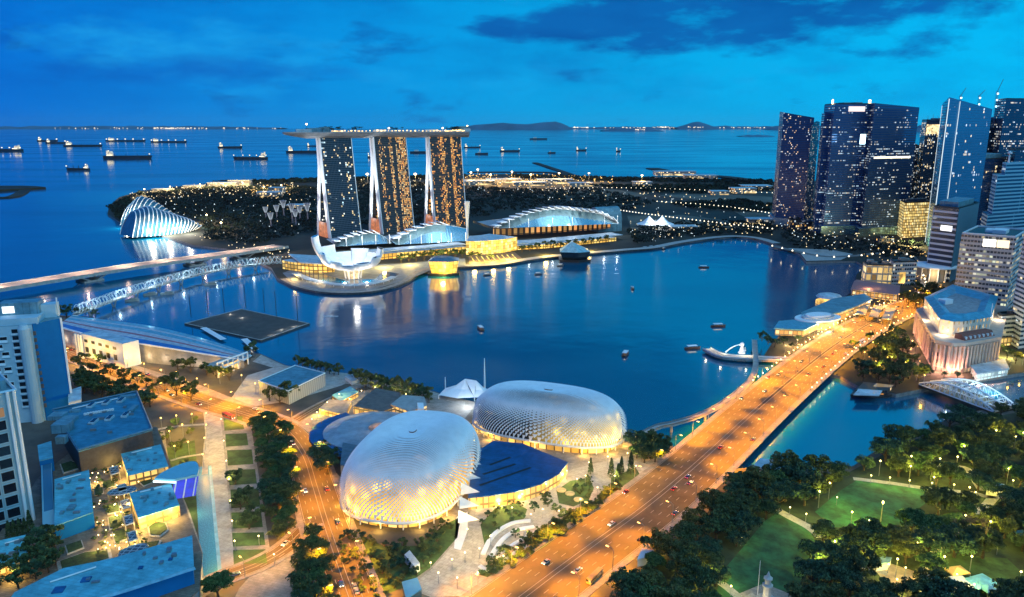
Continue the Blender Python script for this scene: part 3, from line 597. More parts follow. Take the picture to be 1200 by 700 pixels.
# ---- ships at anchor
M_HULL = mat('ship_hull', (.012, .02, .032), .6, var=.3, scale=.02); M_SHIPW = mat('ship_white', (.7, .7, .66), .5, var=.08)
def ship(x0, x1, y, label, kind=0, flip=False):
    c = P((x0 + x1) / 2, y, 0); s = math.hypot(c.x, c.y); Lg = (x1 - x0) / 880 * s; hb = max(9, min(17, Lg * .07)); wd = Lg * .14; t = thing('ship', c, label, 'ship', 'ships lying at anchor on the strait')
    d = -1 if flip else 1; X = lambda k: c.x + d * (k - .5) * Lg; b = MB()
    lo = [(X(0), c.y - wd * .4), (X(.06), c.y - wd / 2), (X(.88), c.y - wd / 2), (X(.98), c.y), (X(.88), c.y + wd / 2), (X(.06), c.y + wd / 2), (X(0), c.y + wd * .4)]; hi = [(X(-.005), c.y - wd * .4), (X(.06), c.y - wd / 2), (X(.9), c.y - wd / 2), (X(1.01), c.y), (X(.9), c.y + wd / 2), (X(.06), c.y + wd / 2), (X(-.005), c.y + wd * .4)]
    b.loft([(p[0], p[1], -1) for p in lo], [(p[0], p[1], hb + (2 if i == 3 else 0)) for i, p in enumerate(hi)], 0); b.build('hull', M_HULL, t)
    if kind < 3:
        h = max(14, min(26, Lg * .12)); b = MB(); b.box((X(.12), c.y, hb), (Lg * .10, wd * .8, h * .75)); b.box((X(.12), c.y, hb + h * .75), (Lg * .06, wd * .9, h * .25)); b.box((X(.07), c.y, hb + h * .5), (Lg * .035, wd * .25, h * .75)); b.build('deckhouse', [facade('ship_cabin', (.3, .3, .28), (.7, .68, .6), 5, 4, .8, [WARM, (1, .9, .7)], 1.1, seed=41, mull=.3, band=.35)], t)
        b = MB()
        for k in np.linspace(.22, .93, 4 if kind != 1 else 8): b.box((X(k), c.y, hb), (2, 2, 12 if kind != 1 else 8))
        b.build('deck_mast', M_HULL, t); b = MB()
        for k in ([.12, .97] if kind == 0 else [.02, .3, .5, .7, .97]): b.box((X(k), c.y - wd * .3, hb + (h + 2 if k == .12 else 9)), (s * .0009, s * .0009, s * .0008))
        b.box((X(.15), c.y - wd * .52, hb + 2), (Lg * .12, 1, s * .0008)); b.build('ship_light', glow('ship_lights', (1, .85, .55), 1.8), t)
    else:
        b = MB(); b.box((X(.3), c.y, hb), (Lg * .2, wd * .6, hb)); b.build('deckhouse', M_SHIPW, t)
SH = [(-14, 22, 177.5, 'dark cargo ship at the edge of the view with deck lights', 1, 1), (46, 66, 166, 'small bright lit ship left of a cluster far out', 0, 0), (56, 76, 168.5, 'bright white lit ship in the far cluster', 0, 0), (79, 117, 172, 'long dark tanker just right of the bright cluster', 0, 0), (128, 168, 166, 'large lit ship with three bright deckhouses far out', 1, 0),
      (180, 217, 167.3, 'low ship with spaced lamps right of the large lit ship', 2, 0), (126, 175, 186, 'long tanker with white stern house in mid strait', 0, 0), (80, 103, 199.7, 'small nearest ship with lit white deckhouse', 0, 1), (257, 283, 173.8, 'small cargo ship straight out from the conservatories', 0, 0), (275, 312, 187, 'ship with lit bow and stern left of hotel roof deck', 1, 1),
      (337, 373, 179.6, 'long dark ship with bright stern just left of first hotel tower', 0, 0), (360, 373, 171.8, 'small ship below the tip of the roof deck', 0, 0), (431, 440, 185, 'white ship seen between first and second hotel towers', 0, 0), (481, 505, 179.3, 'dark hull seen between second and third hotel towers', 3, 0), (544, 563, 173.5, 'ship with tall deckhouse right of third hotel tower', 0, 0), (557, 572, 181, 'low barge right of the third hotel tower', 3, 0), (586, 609, 178, 'small dark freighter with white stern off the reclaimed shore', 0, 0),
      (621, 641, 163.7, 'distant low barge below the long island hill', 3, 0), (642, 651, 180, 'tug trailing a wake off the long breakwater', 3, 0), (675, 687, 176.8, 'small white workboat right of the tug', 0, 0), (722, 727, 178, 'tiny white boat alone in mid strait', 0, 0)]
for s in SH: ship(s[0], s[1], s[2], s[3], s[4], bool(s[5]))
# ---- bridges of the far basin
bb = thing('road_bridge', P(150, 322, 0), 'long flat road bridge on slanted piers crossing the left basin', 'bridge'); bp_ = smooth_path([P(-220, 372, 11), P(-80, 349, 11), P(0, 336.5, 11), P(150, 312.5, 11), P(240, 300.5, 11), P(298, 292.5, 11), P(330, 288, 9)], 6)
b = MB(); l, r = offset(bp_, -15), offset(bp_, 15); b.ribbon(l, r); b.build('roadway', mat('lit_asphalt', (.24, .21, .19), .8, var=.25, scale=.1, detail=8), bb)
b = MB(); dn = Vector((0, 0, -3.2)); b.ribbon([p + dn for p in l], l); b.ribbon(r, [p + dn for p in r]); b.ribbon([p + dn for p in r], [p + dn for p in l]); b.build('girder', M_CONC, bb)
for s in (-1, 1):
    q = offset(bp_, s * 14.8); b = MB(); b.ribbon(q, [p + Vector((0, 0, 1.1)) for p in q]); b.build('parapet', M_PAVEL, bb)
for fr in (.30, .47, .64, .80):
    k_ = int(fr * (len(bp_) - 1)); c = bp_[k_].copy(); d = (bp_[k_ + 1] - bp_[k_ - 1]).normalized(); s = Vector((-d.y, d.x, 0)); c.z = 0; b = MB(); b.box(c + Vector((0, 0, -2)), (26, 22, 4.0), math.atan2(d.y, d.x))
    for k in (-1, 1):
        for j in (-.9, -.3, .3, .9): b.tube([c + d * (k * 4) + s * (j * 11) + Vector((0, 0, 1)), c + d * (k * 17) + s * (j * 13) + Vector((0, 0, 8.2))], 1.1, 6)
    b.build('pier', M_CONC, bb)
for q in resample(bp_, 55)[1:]: light(bb, q + Vector((0, 0, 9)), 6e4, (1, .66, .45), 1)
hx = thing('helix_bridge', P(190, 340, 0), 'curved footbridge wrapped in a glowing helix of steel tubes', 'footbridge'); hp = resample(smooth_path([P(88, 368, 8), P(110, 360, 8), P(150, 345.5, 8), P(200, 330, 8), P(250, 317.5, 8), P(300, 309.5, 8), P(332, 307, 7)], 10), 1.7)
b = MB(); b.ribbon([p + Vector((0, 0, .3)) for p in offset(hp, -3.6)], [p + Vector((0, 0, .3)) for p in offset(hp, 3.6)]); b.ribbon([p + Vector((0, 0, -.9)) for p in offset(hp, 3.6)], [p + Vector((0, 0, -.9)) for p in offset(hp, -3.6)]); b.build('deck', M_PAVEL, hx)
for k in range(4):
    b = MB(); pa = []
    for i, p in enumerate(hp):
        a = i * .62 * (1 if k < 3 else -1) + k * 2.094; rr = 5.6 if k < 3 else 4.6; o = offset(hp[max(0, i - 1):i + 2], 1)[min(i, 1)] - p; pa.append(p + o * math.cos(a) * rr + Vector((0, 0, 3.4 + math.sin(a) * rr)))
    b.tube(pa, .3, 4); b.build('helix_tube', glow('helix_light', (.45, .82, 1), .42) if k % 2 == 0 else M_SKIN, hx)
for p in hp[3::6]:
    i = hp.index(p); o = offset(hp[i - 1:i + 2], 1)[1] - p; b = MB(); b.tube([p + o * math.cos(a_) * 5.3 + Vector((0, 0, 3.4 + math.sin(a_) * 5.3)) for a_ in np.linspace(-.5, 3.64, 9)], .2, 4); b.build('hoop', M_SKIN, hx)
for p in hp[14::24]: b = MB(); b.tube([p + Vector((-3, 0, -.8)), Vector((p.x, p.y, -2))], .8, 6); b.tube([p + Vector((3, 0, -.8)), Vector((p.x, p.y, -2))], .8, 6); b.build('pier', M_CONC, hx)
for p in hp[10::34]: light(hx, p + Vector((0, 0, 5)), 1.2e4, (.6, .86, 1), 1)
for x, y in ((155, 353), (176, 346), (196, 345), (247, 334)): 
    c = P(x, y, 0); b = MB(); b.box(c + Vector((0, 0, -1)), (15, 5, 3), rad(25)); b.box(c + Vector((2, 0, 2)), (8, 3.6, 1.6), rad(25)); tag(b.build('moored_barge', M_PAVEL), 'pale barge moored under the helix footbridge', 'barge', 'barges under the footbridge')
# ================================================================== the financial district and the river mouth
def para(L, N, R_, z=3.0):
    L, N, R_ = P(*L, z=z), P(*N, z=z), P(*R_, z=z); return [N, R_, L + R_ - N, L]
def ins(pts, k):
    c = sum(pts, Vector()) / len(pts); return [c + (p - c) * k for p in pts]
def roof_plant(t, pts, z, seed, m=None, rail=True):
    """parapet, lift overrun and machinery on a flat roof"""
    R_ = random.Random(seed); c = sum(pts, Vector()) / len(pts); e = pts[1] - pts[0]; a = math.atan2(e.y, e.x); w = e.length; d = (pts[3] - pts[0]).length; eu = e.normalized(); ev = (pts[3] - pts[0]).normalized()
    b = MB(); q = ins(pts, .98); q2 = ins(pts, .94)
    for i in range(4): b.loft([(p.x, p.y, z) for p in (q[i], q[(i + 1) % 4], q2[(i + 1) % 4], q2[i])], [(p.x, p.y, z + 1.6) for p in (q[i], q[(i + 1) % 4], q2[(i + 1) % 4], q2[i])], 0)
    b.build('parapet', m or M_DARK, t)
    for k in range(3):
        o = c + eu * (w * R_.uniform(-.28, .28)) + ev * (d * R_.uniform(-.25, .25)); b = MB(); b.box((o.x, o.y, z + .05), (w * R_.uniform(.12, .3), d * R_.uniform(.15, .3), R_.uniform(2.5, 5)), a); b.build('roof_plant', m or M_STEEL, t)
def tower(name, L, N, R_, topy, fm, label, cat='skyscraper', seed=0, plant=True, tops=None, podium=None, pm=None, base=3.0, mt=None):
    pts = para(L, N, R_, base); t = thing(name, pts[0], label, cat); H = HT(pts[0], topy)
    zs = [H] * 4 if tops is None else [HT(p, y) for p, y in zip(pts, tops)]
    b = MB(); b.loft([(p.x, p.y, base) for p in pts], [(p.x, p.y, z) for p, z in zip(pts, zs)], 0, mt=1); b.build('facade', [fm, mt or M_DARK], t, uv=True)
    if plant and tops is None: roof_plant(t, pts, H, seed, pm)
    if podium: b = MB(); b.prism([(p.x, p.y) for p in ins(pts, 1.16)], base, base + podium[0], 0, 1); b.build('podium', [podium[1], M_ROOFB], t)
    t['_h'] = H; return t, pts, H
def sign_on(t, A, B, z0, z1, k0, k1, m, out=.7):
    """a lit panel on the wall from A to B (plain light, no lettering is readable in the photo)"""
    d = (B - A); n = Vector((d.y, -d.x, 0)).normalized(); p, q = A + d * k0 + n * out, A + d * k1 + n * out; b = MB()
    b.loft([(p.x, p.y, z0), (q.x, q.y, z0), (q.x - n.x * .5, q.y - n.y * .5, z0), (p.x - n.x * .5, p.y - n.y * .5, z0)], [(p.x, p.y, z1), (q.x, q.y, z1), (q.x - n.x * .5, q.y - n.y * .5, z1), (p.x - n.x * .5, p.y - n.y * .5, z1)], 0); return b.build('lit_sign', m, t)
NAVY, NAVYF = (.012, .045, .11), (.008, .018, .04)
FM = dict(
 a=facade('tower_glass_a', (.010, .07, .21), (.006, .035, .10), 2.2, 3.4, .14, [WARM, (1, .85, .6), COOL], .65, band=.4, seed=51, rowbias=.1, rough=.2, spec=.2, metal=0),
 b=facade('tower_glass_b', (.03, .14, .36), (.015, .06, .16), 2.6, 4.2, .30, [(1, .9, .7), COOL, (.6, .85, 1)], .55, band=.5, seed=52, rowbias=.62, rough=.1, spec=.9, metal=.4, grp=6),
 c=facade('tower_glass_c', (.025, .11, .30), (.014, .05, .13), 2.6, 4.2, .30, [(1, .92, .72), COOL, (.7, .9, 1)], .55, band=.5, seed=53, rowbias=.62, rough=.1, spec=.9, metal=.4, grp=7),
 d=facade('tower_glass_d', (.06, .22, .40), (.05, .17, .30), 3.2, 4.2, .15, [COOL, (1, .85, .5)], .8, seed=54, rowbias=.45, rough=.08, spec=.9, metal=.55),
 e=facade('tower_glass_e', (.01, .03, .07), (.012, .03, .06), 2.6, 3.6, .28, [(1, .8, .5), COOL, WARM], .9, seed=55, rowbias=.5, rough=.15, metal=.2),
 g=facade('tower_glass_g', (.012, .05, .13), (.014, .05, .12), 3.0, 4.4, .30, [COOL, (1, .9, .7)], .7, seed=56, rowbias=.55, rough=.15, metal=.35, band=.45),
 h=facade('tower_glass_h', (.012, .06, .15), (.008, .035, .09), 4, 4, .16, [(1, .85, .5), (1, .7, .3)], .9, seed=57, rowbias=.75, rough=.15, metal=.2, grp=12),
 i=facade('tower_stripes_blue', (.012, .05, .13), (.22, .46, .60), 60, 5.2, .10, [COOL], .5, seed=58, rowbias=.3, band=.42, mull=.01, rough=.2),
 j=facade('tower_stripes_white', (.008, .02, .045), (.62, .64, .66), 80, 7.0, .14, [(.9, .95, 1)], 1.0, seed=59, rowbias=.3, band=.34, mull=.005, rough=.2),
 k=facade('tower_grid_grey', (.015, .035, .06), (.40, .43, .46), 3.2, 5.0, .44, [(1, .85, .45), (1, .95, .75), (.95, 1, .7)], .5, seed=60, rowbias=.55, band=.48, mull=.14, rough=.25, grp=5),
 l=facade('tower_stripes_pale', (.012, .035, .07), (.36, .42, .50), 4, 4.2, .16, [(1, .8, .45), COOL], .7, seed=61, rowbias=.5, band=.48, mull=.03, rough=.25),
 m=facade('tower_gold_base', (.4, .25, .06), (.25, .17, .08), 4, 5, 2, [(1, .75, .25), (1, .65, .2), (1, .85, .4)], .75, seed=62, mull=.2, band=.2))
t, p, H = tower('sail_tower', (904, 258), (908, 263), (943, 266), 132, FM['a'], 'dark residential tower with sloping blade top, first of the skyscrapers beside the bay', tops=(132, 138, 137, 131), podium=(14, M_CONC))
t, p, H = tower('sail_tower', (938, 262), (941, 267), (950, 263), 145, FM['a'], 'narrow dark tower with slanted top tucked behind the first skyscraper', tops=(147, 143, 142, 146))
t, p, H = tower('office_tower', (953, 268), (964, 275), (1006, 274), 122, FM['b'], 'dark blue office tower with a white lit sign at its crown', podium=(16, M_GLASSB)); sign_on(t, p[0], p[1], H - 13, H - 4, .38, .82, glow('crown_sign', (1, .80, .78), 1.0))
b = MB(); q = para((951, 267), (953.5, 273), (966, 273)); b.prism([(a.x, a.y) for a in q], 3, HT(p[0], 132), 0, 1); b.build('side_wing', [FM['b'], M_DARK], t)
q = P(998, 276, 3); b = MB(); b.box((q.x - 10, q.y - 27, HT(p[0], 168.5)), (9, 1.5, 17)); b.build('lit_sign', G_BLUE, t)
b = MB(); b.box((p[0].x + 90 * 0, p[0].y + 10, H), (2, 2, 8)); b.build('beacon', G_WARM, t)
t, p, H = tower('office_tower', (1001, 271), (1009, 277), (1060, 274), 122, FM['c'], 'tallest dark twin office tower with flat top and bright lit floor bands', tops=(121, 126, 125, 121), podium=(15, M_GLASSB)); sign_on(t, p[0], p[1], H * .60, H * .60 + 3.6, .1, .92, glow('sky_lobby', (1, .9, .65), 1.6)); b = MB(); b.box((p[3].x + 4, p[3].y, H), (3, 3, 9)); b.build('beacon', G_WARM, t)
tower('office_tower', (1048, 262), (1052, 268), (1066, 264), 172, FM['c'], 'shorter dark tower joined to the right of the flat topped twin tower', seed=4)
t, p, H = tower('office_tower', (1066, 262), (1071, 266), (1100, 262), 141, FM['e'], 'slim tower with glowing golden crown floors beside the golden podium', seed=5); sign_on(t, p[0], p[1], H - 26, H - 8, .02, .98, glow('crown_glow', (1, .72, .34), 1.1, var=.8, scale=.2))
for k in range(5): b = MB(); c = p[0].lerp(p[1], .1 + k * .2); b.tube([(c.x, c.y + 6, H), (c.x, c.y + 6, H + 9 + 3 * (k % 2))], [.6, .2], 5); b.build('spire', M_STEEL, t)
t, p, H = tower('banking_hall', (1050, 274), (1056, 279), (1090, 277), 238, FM['m'], 'golden lit banking hall at the foot of the office towers', 'hall', seed=6); light(t, P(1070, 281, 14), 2e5, (1, .75, .3), 3)
t, p, H = tower('glass_tower', (1084, 285), (1090, 292), (1141, 286), 126, FM['d'], 'blue glass tower rising to a sharp peak at its corner', tops=(114, 128, 127, 122))
for a_, b_, nm in ((p[3], p[0], 'side_edge'),): pass
for k, (A, B) in enumerate(((0, 1), (3, 0))):
    q = p[A]; z = HT(q, 116 if A == 0 else 124); b = MB(); b.tube([(q.x, q.y - .6, 3), (q.x, q.y - .6, z)], .7, 4); b.build('edge_light', glow('edge_line', (.75, .92, 1), .9), t)
q = p[0].lerp(p[1], .24); b = MB(); b.tube([(q.x, q.y - 1, 3), (q.x, q.y - 1, HT(q, 119))], .5, 4); b.build('edge_light', glow('edge_line', (.75, .92, 1), .9), t)
t, p, H = tower('office_tower', (1147, 264), (1157, 270), (1222, 264), 116, FM['g'], 'dark tower with red and white crown sign at the right edge', seed=8); sign_on(t, p[0], p[1], H - 12, H - 2, .36, .66, glow('crown_sign_pale', (1, .75, .72), 1.8)); sign_on(t, p[0], p[1], H - 12, H - 2, .67, .8, G_RED)
t, p, H = tower('office_block', (1104, 280), (1128, 287), (1166, 279), 188, FM['h'], 'dark block with pale roof screen below the peaked blue glass tower', seed=9)
b = MB(); q = ins(p, .8); b.prism([(a.x, a.y) for a in q], H, H + 8); b.build('roof_screen', M_ROOFB, t)
# stepped tower with pale blue bands
t, p, H = tower('stepped_tower', (1143, 306), (1149, 312), (1222, 303), 252, FM['i'], 'stepped tower ringed with pale blue bands and a roof antenna', plant=False, mt=M_ROOFB)
for k, ty in ((.86, 206), (.62, 192)):
    z1 = HT(p[0], ty); b = MB(); q = ins(p, k); b.prism([(a.x, a.y) for a in q], H + .02, z1, 0, 1); b.build('upper_step', [FM['i'], M_ROOFB], t); H = z1
b = MB(); c = sum(p, Vector()) / 4; c = c.lerp(p[0], .55); b.tube([(c.x, c.y, H), (c.x, c.y, HT(c, 177))], [1.6, .6], 6); b.lathe((c.x, c.y, HT(c, 181)), [(1, 0), (3, 1), (3, 3), (1, 4)], 8); b.build('antenna', M_SKIN, t)
# white banded slab with blank side
t, p, H = tower('banded_tower', (1083.5, 326), (1112, 331), (1136, 318), 245, FM['j'], 'slim tower with bold white floor bands and blank blue side wall', seed=11)
A, B = p[0], p[1]; d = (B - A); n = Vector((d.y, -d.x, 0)).normalized() * .5; b = MB(); b.face([(A.x + n.x, A.y + n.y, 3), (B.x + n.x, B.y + n.y, 3), (B.x + n.x, B.y + n.y, H), (A.x + n.x, A.y + n.y, H)]); b.build('blank_wall', mat('blue_panel_wall', (.10, .20, .27), .5, var=.1), t)
A, B = p[3], p[0]; sign_on(t, A, B, H * .70, H * .77, .4, .85, glow('floor_light', (.95, .97, 1), 1.5)); b = MB(); q = ins(p, .75); b.prism([(a.x, a.y) for a in q], H, H + 7); b.build('roof_house', M_ROOFB, t)
# grey grid block
t, p, H = tower('grid_block', (1115, 361), (1177, 369), (1192, 354), 279, FM['k'], 'broad grey office block with a grid of windows and bright sign along its top', seed=12, pm=M_SKIN)
sign_on(t, p[3], p[0], H - 11.5, H - 3.5, .42, .66, glow('roof_sign', (1, .93, .82), 1.7)); sign_on(t, p[3], p[0], H - 11.5, H - 3.5, .68, .9, glow('roof_sign_warm', (1, .80, .5), 1.4))
tower('edge_tower', (1180, 402), (1193, 410), (1262, 400), 262, FM['l'], 'pale banded tower cut by the right edge of the view', seed=13)
t, p, H = tower('shop_row', (1163, 402), (1168, 406), (1236, 400), 371, FM['l'], 'low pale block with yellow lit arcade beside the classical hotel', 'building', seed=14); b = MB(); q = ins(p, 1.04); b.prism([(a.x, a.y) for a in q], 3, 11, 0, 1); b.build('arcade', [FM['m'], M_CONC], t); light(t, P(1180, 412, 9), 6e4, (1, .78, .2), 2)
t, p, H = tower('bayside_hotel', (1009, 331), (1013, 335), (1043, 336), 311, facade('hotel_frames', (.35, .2, .06), (.5, .46, .36), 6.5, 9, 2, [(1, .68, .25), (1, .75, .35), (.3, .15, .05)], .8, seed=63, mull=.16, band=.18, rowbias=.2), 'low golden framed hotel at the water beside the red roofed pier', 'hotel', seed=15)
for x in (1018, 1030): light(t, P(x, 339, 12), 4e4, (1, .68, .25), 2)
t, p, H = tower('bayside_block', (1040, 330), (1044, 335), (1072, 334), 308, FM['k'], 'grey block with one golden bay behind the red roofed pier', 'building', seed=16); sign_on(t, p[0], p[1], 6, 20, .3, .55, G_GOLD)
c = P(1092, 327, 3); t = thing('drum_building', c, 'round tower block with flat white disc roof', 'building'); b = MB(); r = 18 / 880 * c.length; h = HT(c, 312); b.lathe(c, [(r * .85, 0), (r * .85, h - 3)], 28); b.build('drum_wall', facade('drum', (.1, .1, .1), (.3, .27, .22), 3, 4, .5, [WARM], .7, seed=64), t)
b = MB(); b.lathe((c.x, c.y, h), [(r * 1.2, 0), (r * 1.2, 1.6), (r * .9, 2.4)], 28); b.build('disc_roof', M_WHITE, t); light(t, c + Vector((-12, -26, 10)), 1.2e4, (1, .7, .35), 2)
for sx in range(6): q = c + Vector((math.cos(3.6 + sx * .45) * r * .95, math.sin(3.6 + sx * .45) * r * .95, 0)); b = MB(); b.tube([q, q + Vector((0, 0, h - 3))], .8, 6); b.build('column', M_SKIN, t)
# small far blocks along the right horizon
F_FAR = facade('far_block', (.01, .03, .06), (.03, .05, .08), 5, 5, .35, [WARM, COOL, WARM2], 1.0, seed=65, rowbias=.2, mull=.2, band=.3)
for i, (x, y, w, ty, lb) in enumerate([(952, 250, 6, 236, 'small lit block between the first two skyscrapers'), (1065, 246, 12, 222, 'far block glimpsed left of the golden crowned tower'), (930, 268, 16, 258, 'low dark block at the foot of the first skyscraper'), (944, 270, 14, 262, 'low pale block between the feet of the skyscrapers'), (1036, 288, 22, 281, 'long low block in front of the twin towers'), (1150, 330, 16, 318, 'low block behind the grey grid block')]):
    tower('city_block', (x - w / 2, y - 1), (x - w * .3, y + 1), (x + w / 2, y), ty, F_FAR, lb, 'building', seed=i)
tower('office_tower', (1164, 278), (1174, 285), (1236, 278), 176, FM['g'], 'dark blue tower filling the gap behind the stepped tower', seed=31)
tower('office_tower', (1058, 250), (1061, 254), (1078, 250), 186, FM['e'], 'slim far tower between twin towers and golden crowned tower', seed=32)
tower('office_tower', (1192, 336), (1200, 342), (1262, 332), 214, FM['h'], 'dark tower at the right edge behind the grey grid block', seed=33)
tower('office_tower', (1126, 262), (1134, 266), (1172, 262), 140, FM['d'], 'blue glass tower half hidden behind the peaked glass tower', seed=34)
def crane(px, base, tip, jib, label):
    p0 = at(px, base, 1500); z1 = HT(p0, tip); t = thing('tower_crane', p0, label, 'crane'); b = MB(); s = 1.4
    for dx, dy in ((-s, -s), (s, -s), (s, s), (-s, s)): b.tube([(p0.x + dx, p0.y + dy, p0.z), (p0.x + dx, p0.y + dy, z1)], .3, 4)
    n = int((z1 - p0.z) / 4)
    for k in range(n): z = p0.z + 4 * k; b.tube([(p0.x - s, p0.y - s, z), (p0.x + s, p0.y - s, z + 4)], .22, 4)
    b.build('mast', M_STEEL, t); b = MB(); b.tube([(p0.x - jib[0] * .25, p0.y, z1 - jib[1] * .25), (p0.x + jib[0], p0.y, z1 + jib[1])], .6, 4); b.build('jib', M_STEEL, t); b = MB()
    for k in range(3): b.box((p0.x, p0.y - 2.2, z1 - 6 - k * 12), (2.6, 1, 2.6))
    b.build('crane_light', G_BLUE, t)
crane(1124, 128, 112, (8, 14), 'crane with raised jib above the peaked glass tower'); crane(1146, 128, 112, (9, 10), 'crane left of the pair behind the peaked tower'); crane(1163, 150, 107, (8, 22), 'lit crane beside the tower with the red and white sign')
# ---- classical hotel
def classical_hotel():
    g = PP([(1092, 433), (1112, 437.5), (1127, 437), (1167, 429.5), (1176, 392), (1112, 372), (1071, 394)], 3); t = thing('classical_hotel', g[2], 'grand classical stone hotel with lit colonnade and blue roofed upper storeys', 'hotel'); zc = HT(g[2], 402); zr = HT(g[2], 384)
    ST = mat('lit_stone', (.42, .34, .29), .8, var=.1, scale=.2); PK = facade('hotel_stone', (.05, .045, .05), (.44, .35, .30), 4.2, 6.2, .3, [WARM, WARM2], .7, mull=.55, band=.45, seed=71, rough=.3)
    b = MB(); b.prism([(p.x, p.y) for p in g], 3, zc, 0, 1); b.build('stone_wall', [PK, M_CONC], t)
    b = MB(); q = ins(g, 1.03); b.prism([(p.x, p.y) for p in q], zc - 2.2, zc + .6, 0, floor=True); b.build('cornice', ST, t)
    for i, (A, B, n) in enumerate(((g[2], g[3], 11), (g[0], g[1], 4), (g[1], g[2], 3), (g[6], g[0], 10))):
        for k in range(n):
            c = A.lerp(B, (k + .5) / n); d = (B - A).normalized(); o = Vector((d.y, -d.x, 0)) * 1.3; b = MB(); b.lathe(c + o + Vector((0, 0, 4)), [(1.3, 0), (1.0, .8), (.95, zc - 11), (1.3, zc - 9.6)], 10); b.build('column', ST, t)
    for A, B, z, cap in ((g[2], g[3], zc, 1),):
        d = (B - A).normalized(); o = Vector((-d.y, d.x, 0)); b = MB(); a0, a1 = A.lerp(B, .06) + o * 3, A.lerp(B, .94) + o * 3; b0, b1 = a0 + o * 9, a1 + o * 9
        b.loft([(p.x, p.y, z + .65) for p in (a0, a1, b1, b0)], [(p.x, p.y, z + 5) for p in (a0.lerp(b0, .35), a1.lerp(b1, .35), b1, b0)], 0); b.build('mansard_roof', mat('red_tile', (.20, .07, .05), .8, var=.25, scale=.6), t)
        for k in range(7): c = a0.lerp(a1, (k + .5) / 7) + o * 1.2; b = MB(); b.box((c.x, c.y, z + 1.2), (1.6, 1.6, 2.2), math.atan2(d.y, d.x)); b.build('dormer', M_SKIN, t)
    u = ins(g, .80); off = Vector((2, 8, 0)); u = [p + off for p in u]; b = MB(); b.prism([(p.x, p.y) for p in u], zc + .65, zr, 0, 1); b.build('upper_wall', [facade('upper_stone', (.2, .14, .08), (.60, .55, .48), 4.2, 6, .7, [WARM, WARM2], .6, mull=.5, band=.4, seed=72), M_CONC], t)
    rb = MB(); inn = ins(u, .55); mid = ins(u, .78); ol = ins(u, 1.02); n = len(u)
    for i in range(n):
        j = (i + 1) % n; f = lambda p, z: (p.x, p.y, z)
        rb.face([f(ol[i], zr + .1), f(ol[j], zr + .1), f(mid[j], zr + 3.4), f(mid[i], zr + 3.4)]); rb.face([f(mid[i], zr + 3.4), f(mid[j], zr + 3.4), f(inn[j], zr + 1), f(inn[i], zr + 1)])
    rb.build('hipped_roof', panels('blue_copper_roof', (.08, .34, .48), 6, 1.4, .4, .5, .65, .12), t); b = MB(); b.face([(p.x, p.y, zr + 1.05) for p in inn]); b.build('courtyard_roof', mat('grey_deck_roof', (.27, .27, .28), .7, scale=.3), t)
    c = sum(inn, Vector()) / n; b = MB(); b.box((c.x - 8, c.y + 10, zr + 1.1), (10, 7, 4), .4); b.build('roof_house', M_SKIN, t); b = MB(); c = u[3]; b.tube([(c.x, c.y, zr), (c.x, c.y, zr + 12)], .25, 5); b.build('flagpole', M_WHITE, t)
    for A, B, n, pw in ((g[2], g[3], 5, 2.6e4), (g[0], g[2], 3, 2.2e4), (g[6], g[0], 4, 1.2e4)):
        for k in range(n): c = A.lerp(B, (k + .5) / n); d = (B - A).normalized(); light(t, c + Vector((d.y, -d.x, 0)) * 7 + Vector((0, 0, 4)), pw, (1, .42, .26), 1)
    for k in range(7): c = u[k].lerp(u[(k + 1) % 7], .5); d = (u[(k + 1) % 7] - u[k]).normalized(); light(t, c + Vector((d.y, -d.x, 0)) * 5 + Vector((0, 0, zc + 3 - c.z)), 8e3, (1, .80, .5), .8)
classical_hotel()
# ---- riverside terrace house in front of it, quays, pier, restaurants
def slabhouse(nm, px, z0, z1, zr, wallm, roofm, label, cat, over=1.08, lightp=None, ridge=0, columns=0):
    g = PP(px, 3.2); t = thing(nm, sum(g, Vector()) / len(g), label, cat); w = ins(g, 1 / over)
    b = MB(); b.prism([(p.x, p.y) for p in w], z0, z1, 0, 0); b.build('wall', wallm, t); b = MB()
    if ridge and len(g) == 4:
        a, c = g[0].lerp(g[3], .5), g[1].lerp(g[2], .5); f = lambda p, z: (p.x, p.y, z); b.face([f(g[0], z1 + .1), f(g[1], z1 + .1), f(c, z1 + ridge), f(a, z1 + ridge)]); b.face([f(g[2], z1 + .1), f(g[3], z1 + .1), f(a, z1 + ridge), f(c, z1 + ridge)]); b.face([f(g[1], z1 + .1), f(g[2], z1 + .1), f(c, z1 + ridge)]); b.face([f(g[3], z1 + .1), f(g[0], z1 + .1), f(a, z1 + ridge)])
    else: b.prism([(p.x, p.y) for p in g], z1 + .02, zr, 0, floor=True)
    b.build('roof', roofm, t)
    n = len(g)
    for i in range(n):
        for k in range(columns): c = g[i].lerp(g[(i + 1) % n], (k + .5) / columns); b = MB(); c = c.lerp(sum(g, Vector()) / n, .03); b.tube([c, (c.x, c.y, z1)], .3, 5); b.build('post', M_SKIN, t)
    for q in lightp or []: light(t, P(q[0], q[1], q[2]), q[3], q[4] if len(q) > 4 else (1, .6, .2), 1.5)
    return t
F_REST = facade('restaurant_glass', (.3, .2, .08), (.2, .15, .1), 4, 4.5, 1.2, [WARM2, WARM, (1, .5, .15)], .8, seed=73, mull=.14, band=.2)
RED_R = mat('red_pier_roof', (.30, .13, .13), .7, var=.12, scale=.5)
slabhouse('pier_hall', [(996, 347), (1053, 354), (1054, 342), (1003, 335)], 3, 11, 12, F_REST, RED_R, 'long arched pier hall with faded red roof at the waterfront', 'pier hall', lightp=[(1010, 352, 7, 2.5e4), (1035, 356, 7, 2.5e4)], ridge=4, columns=5)
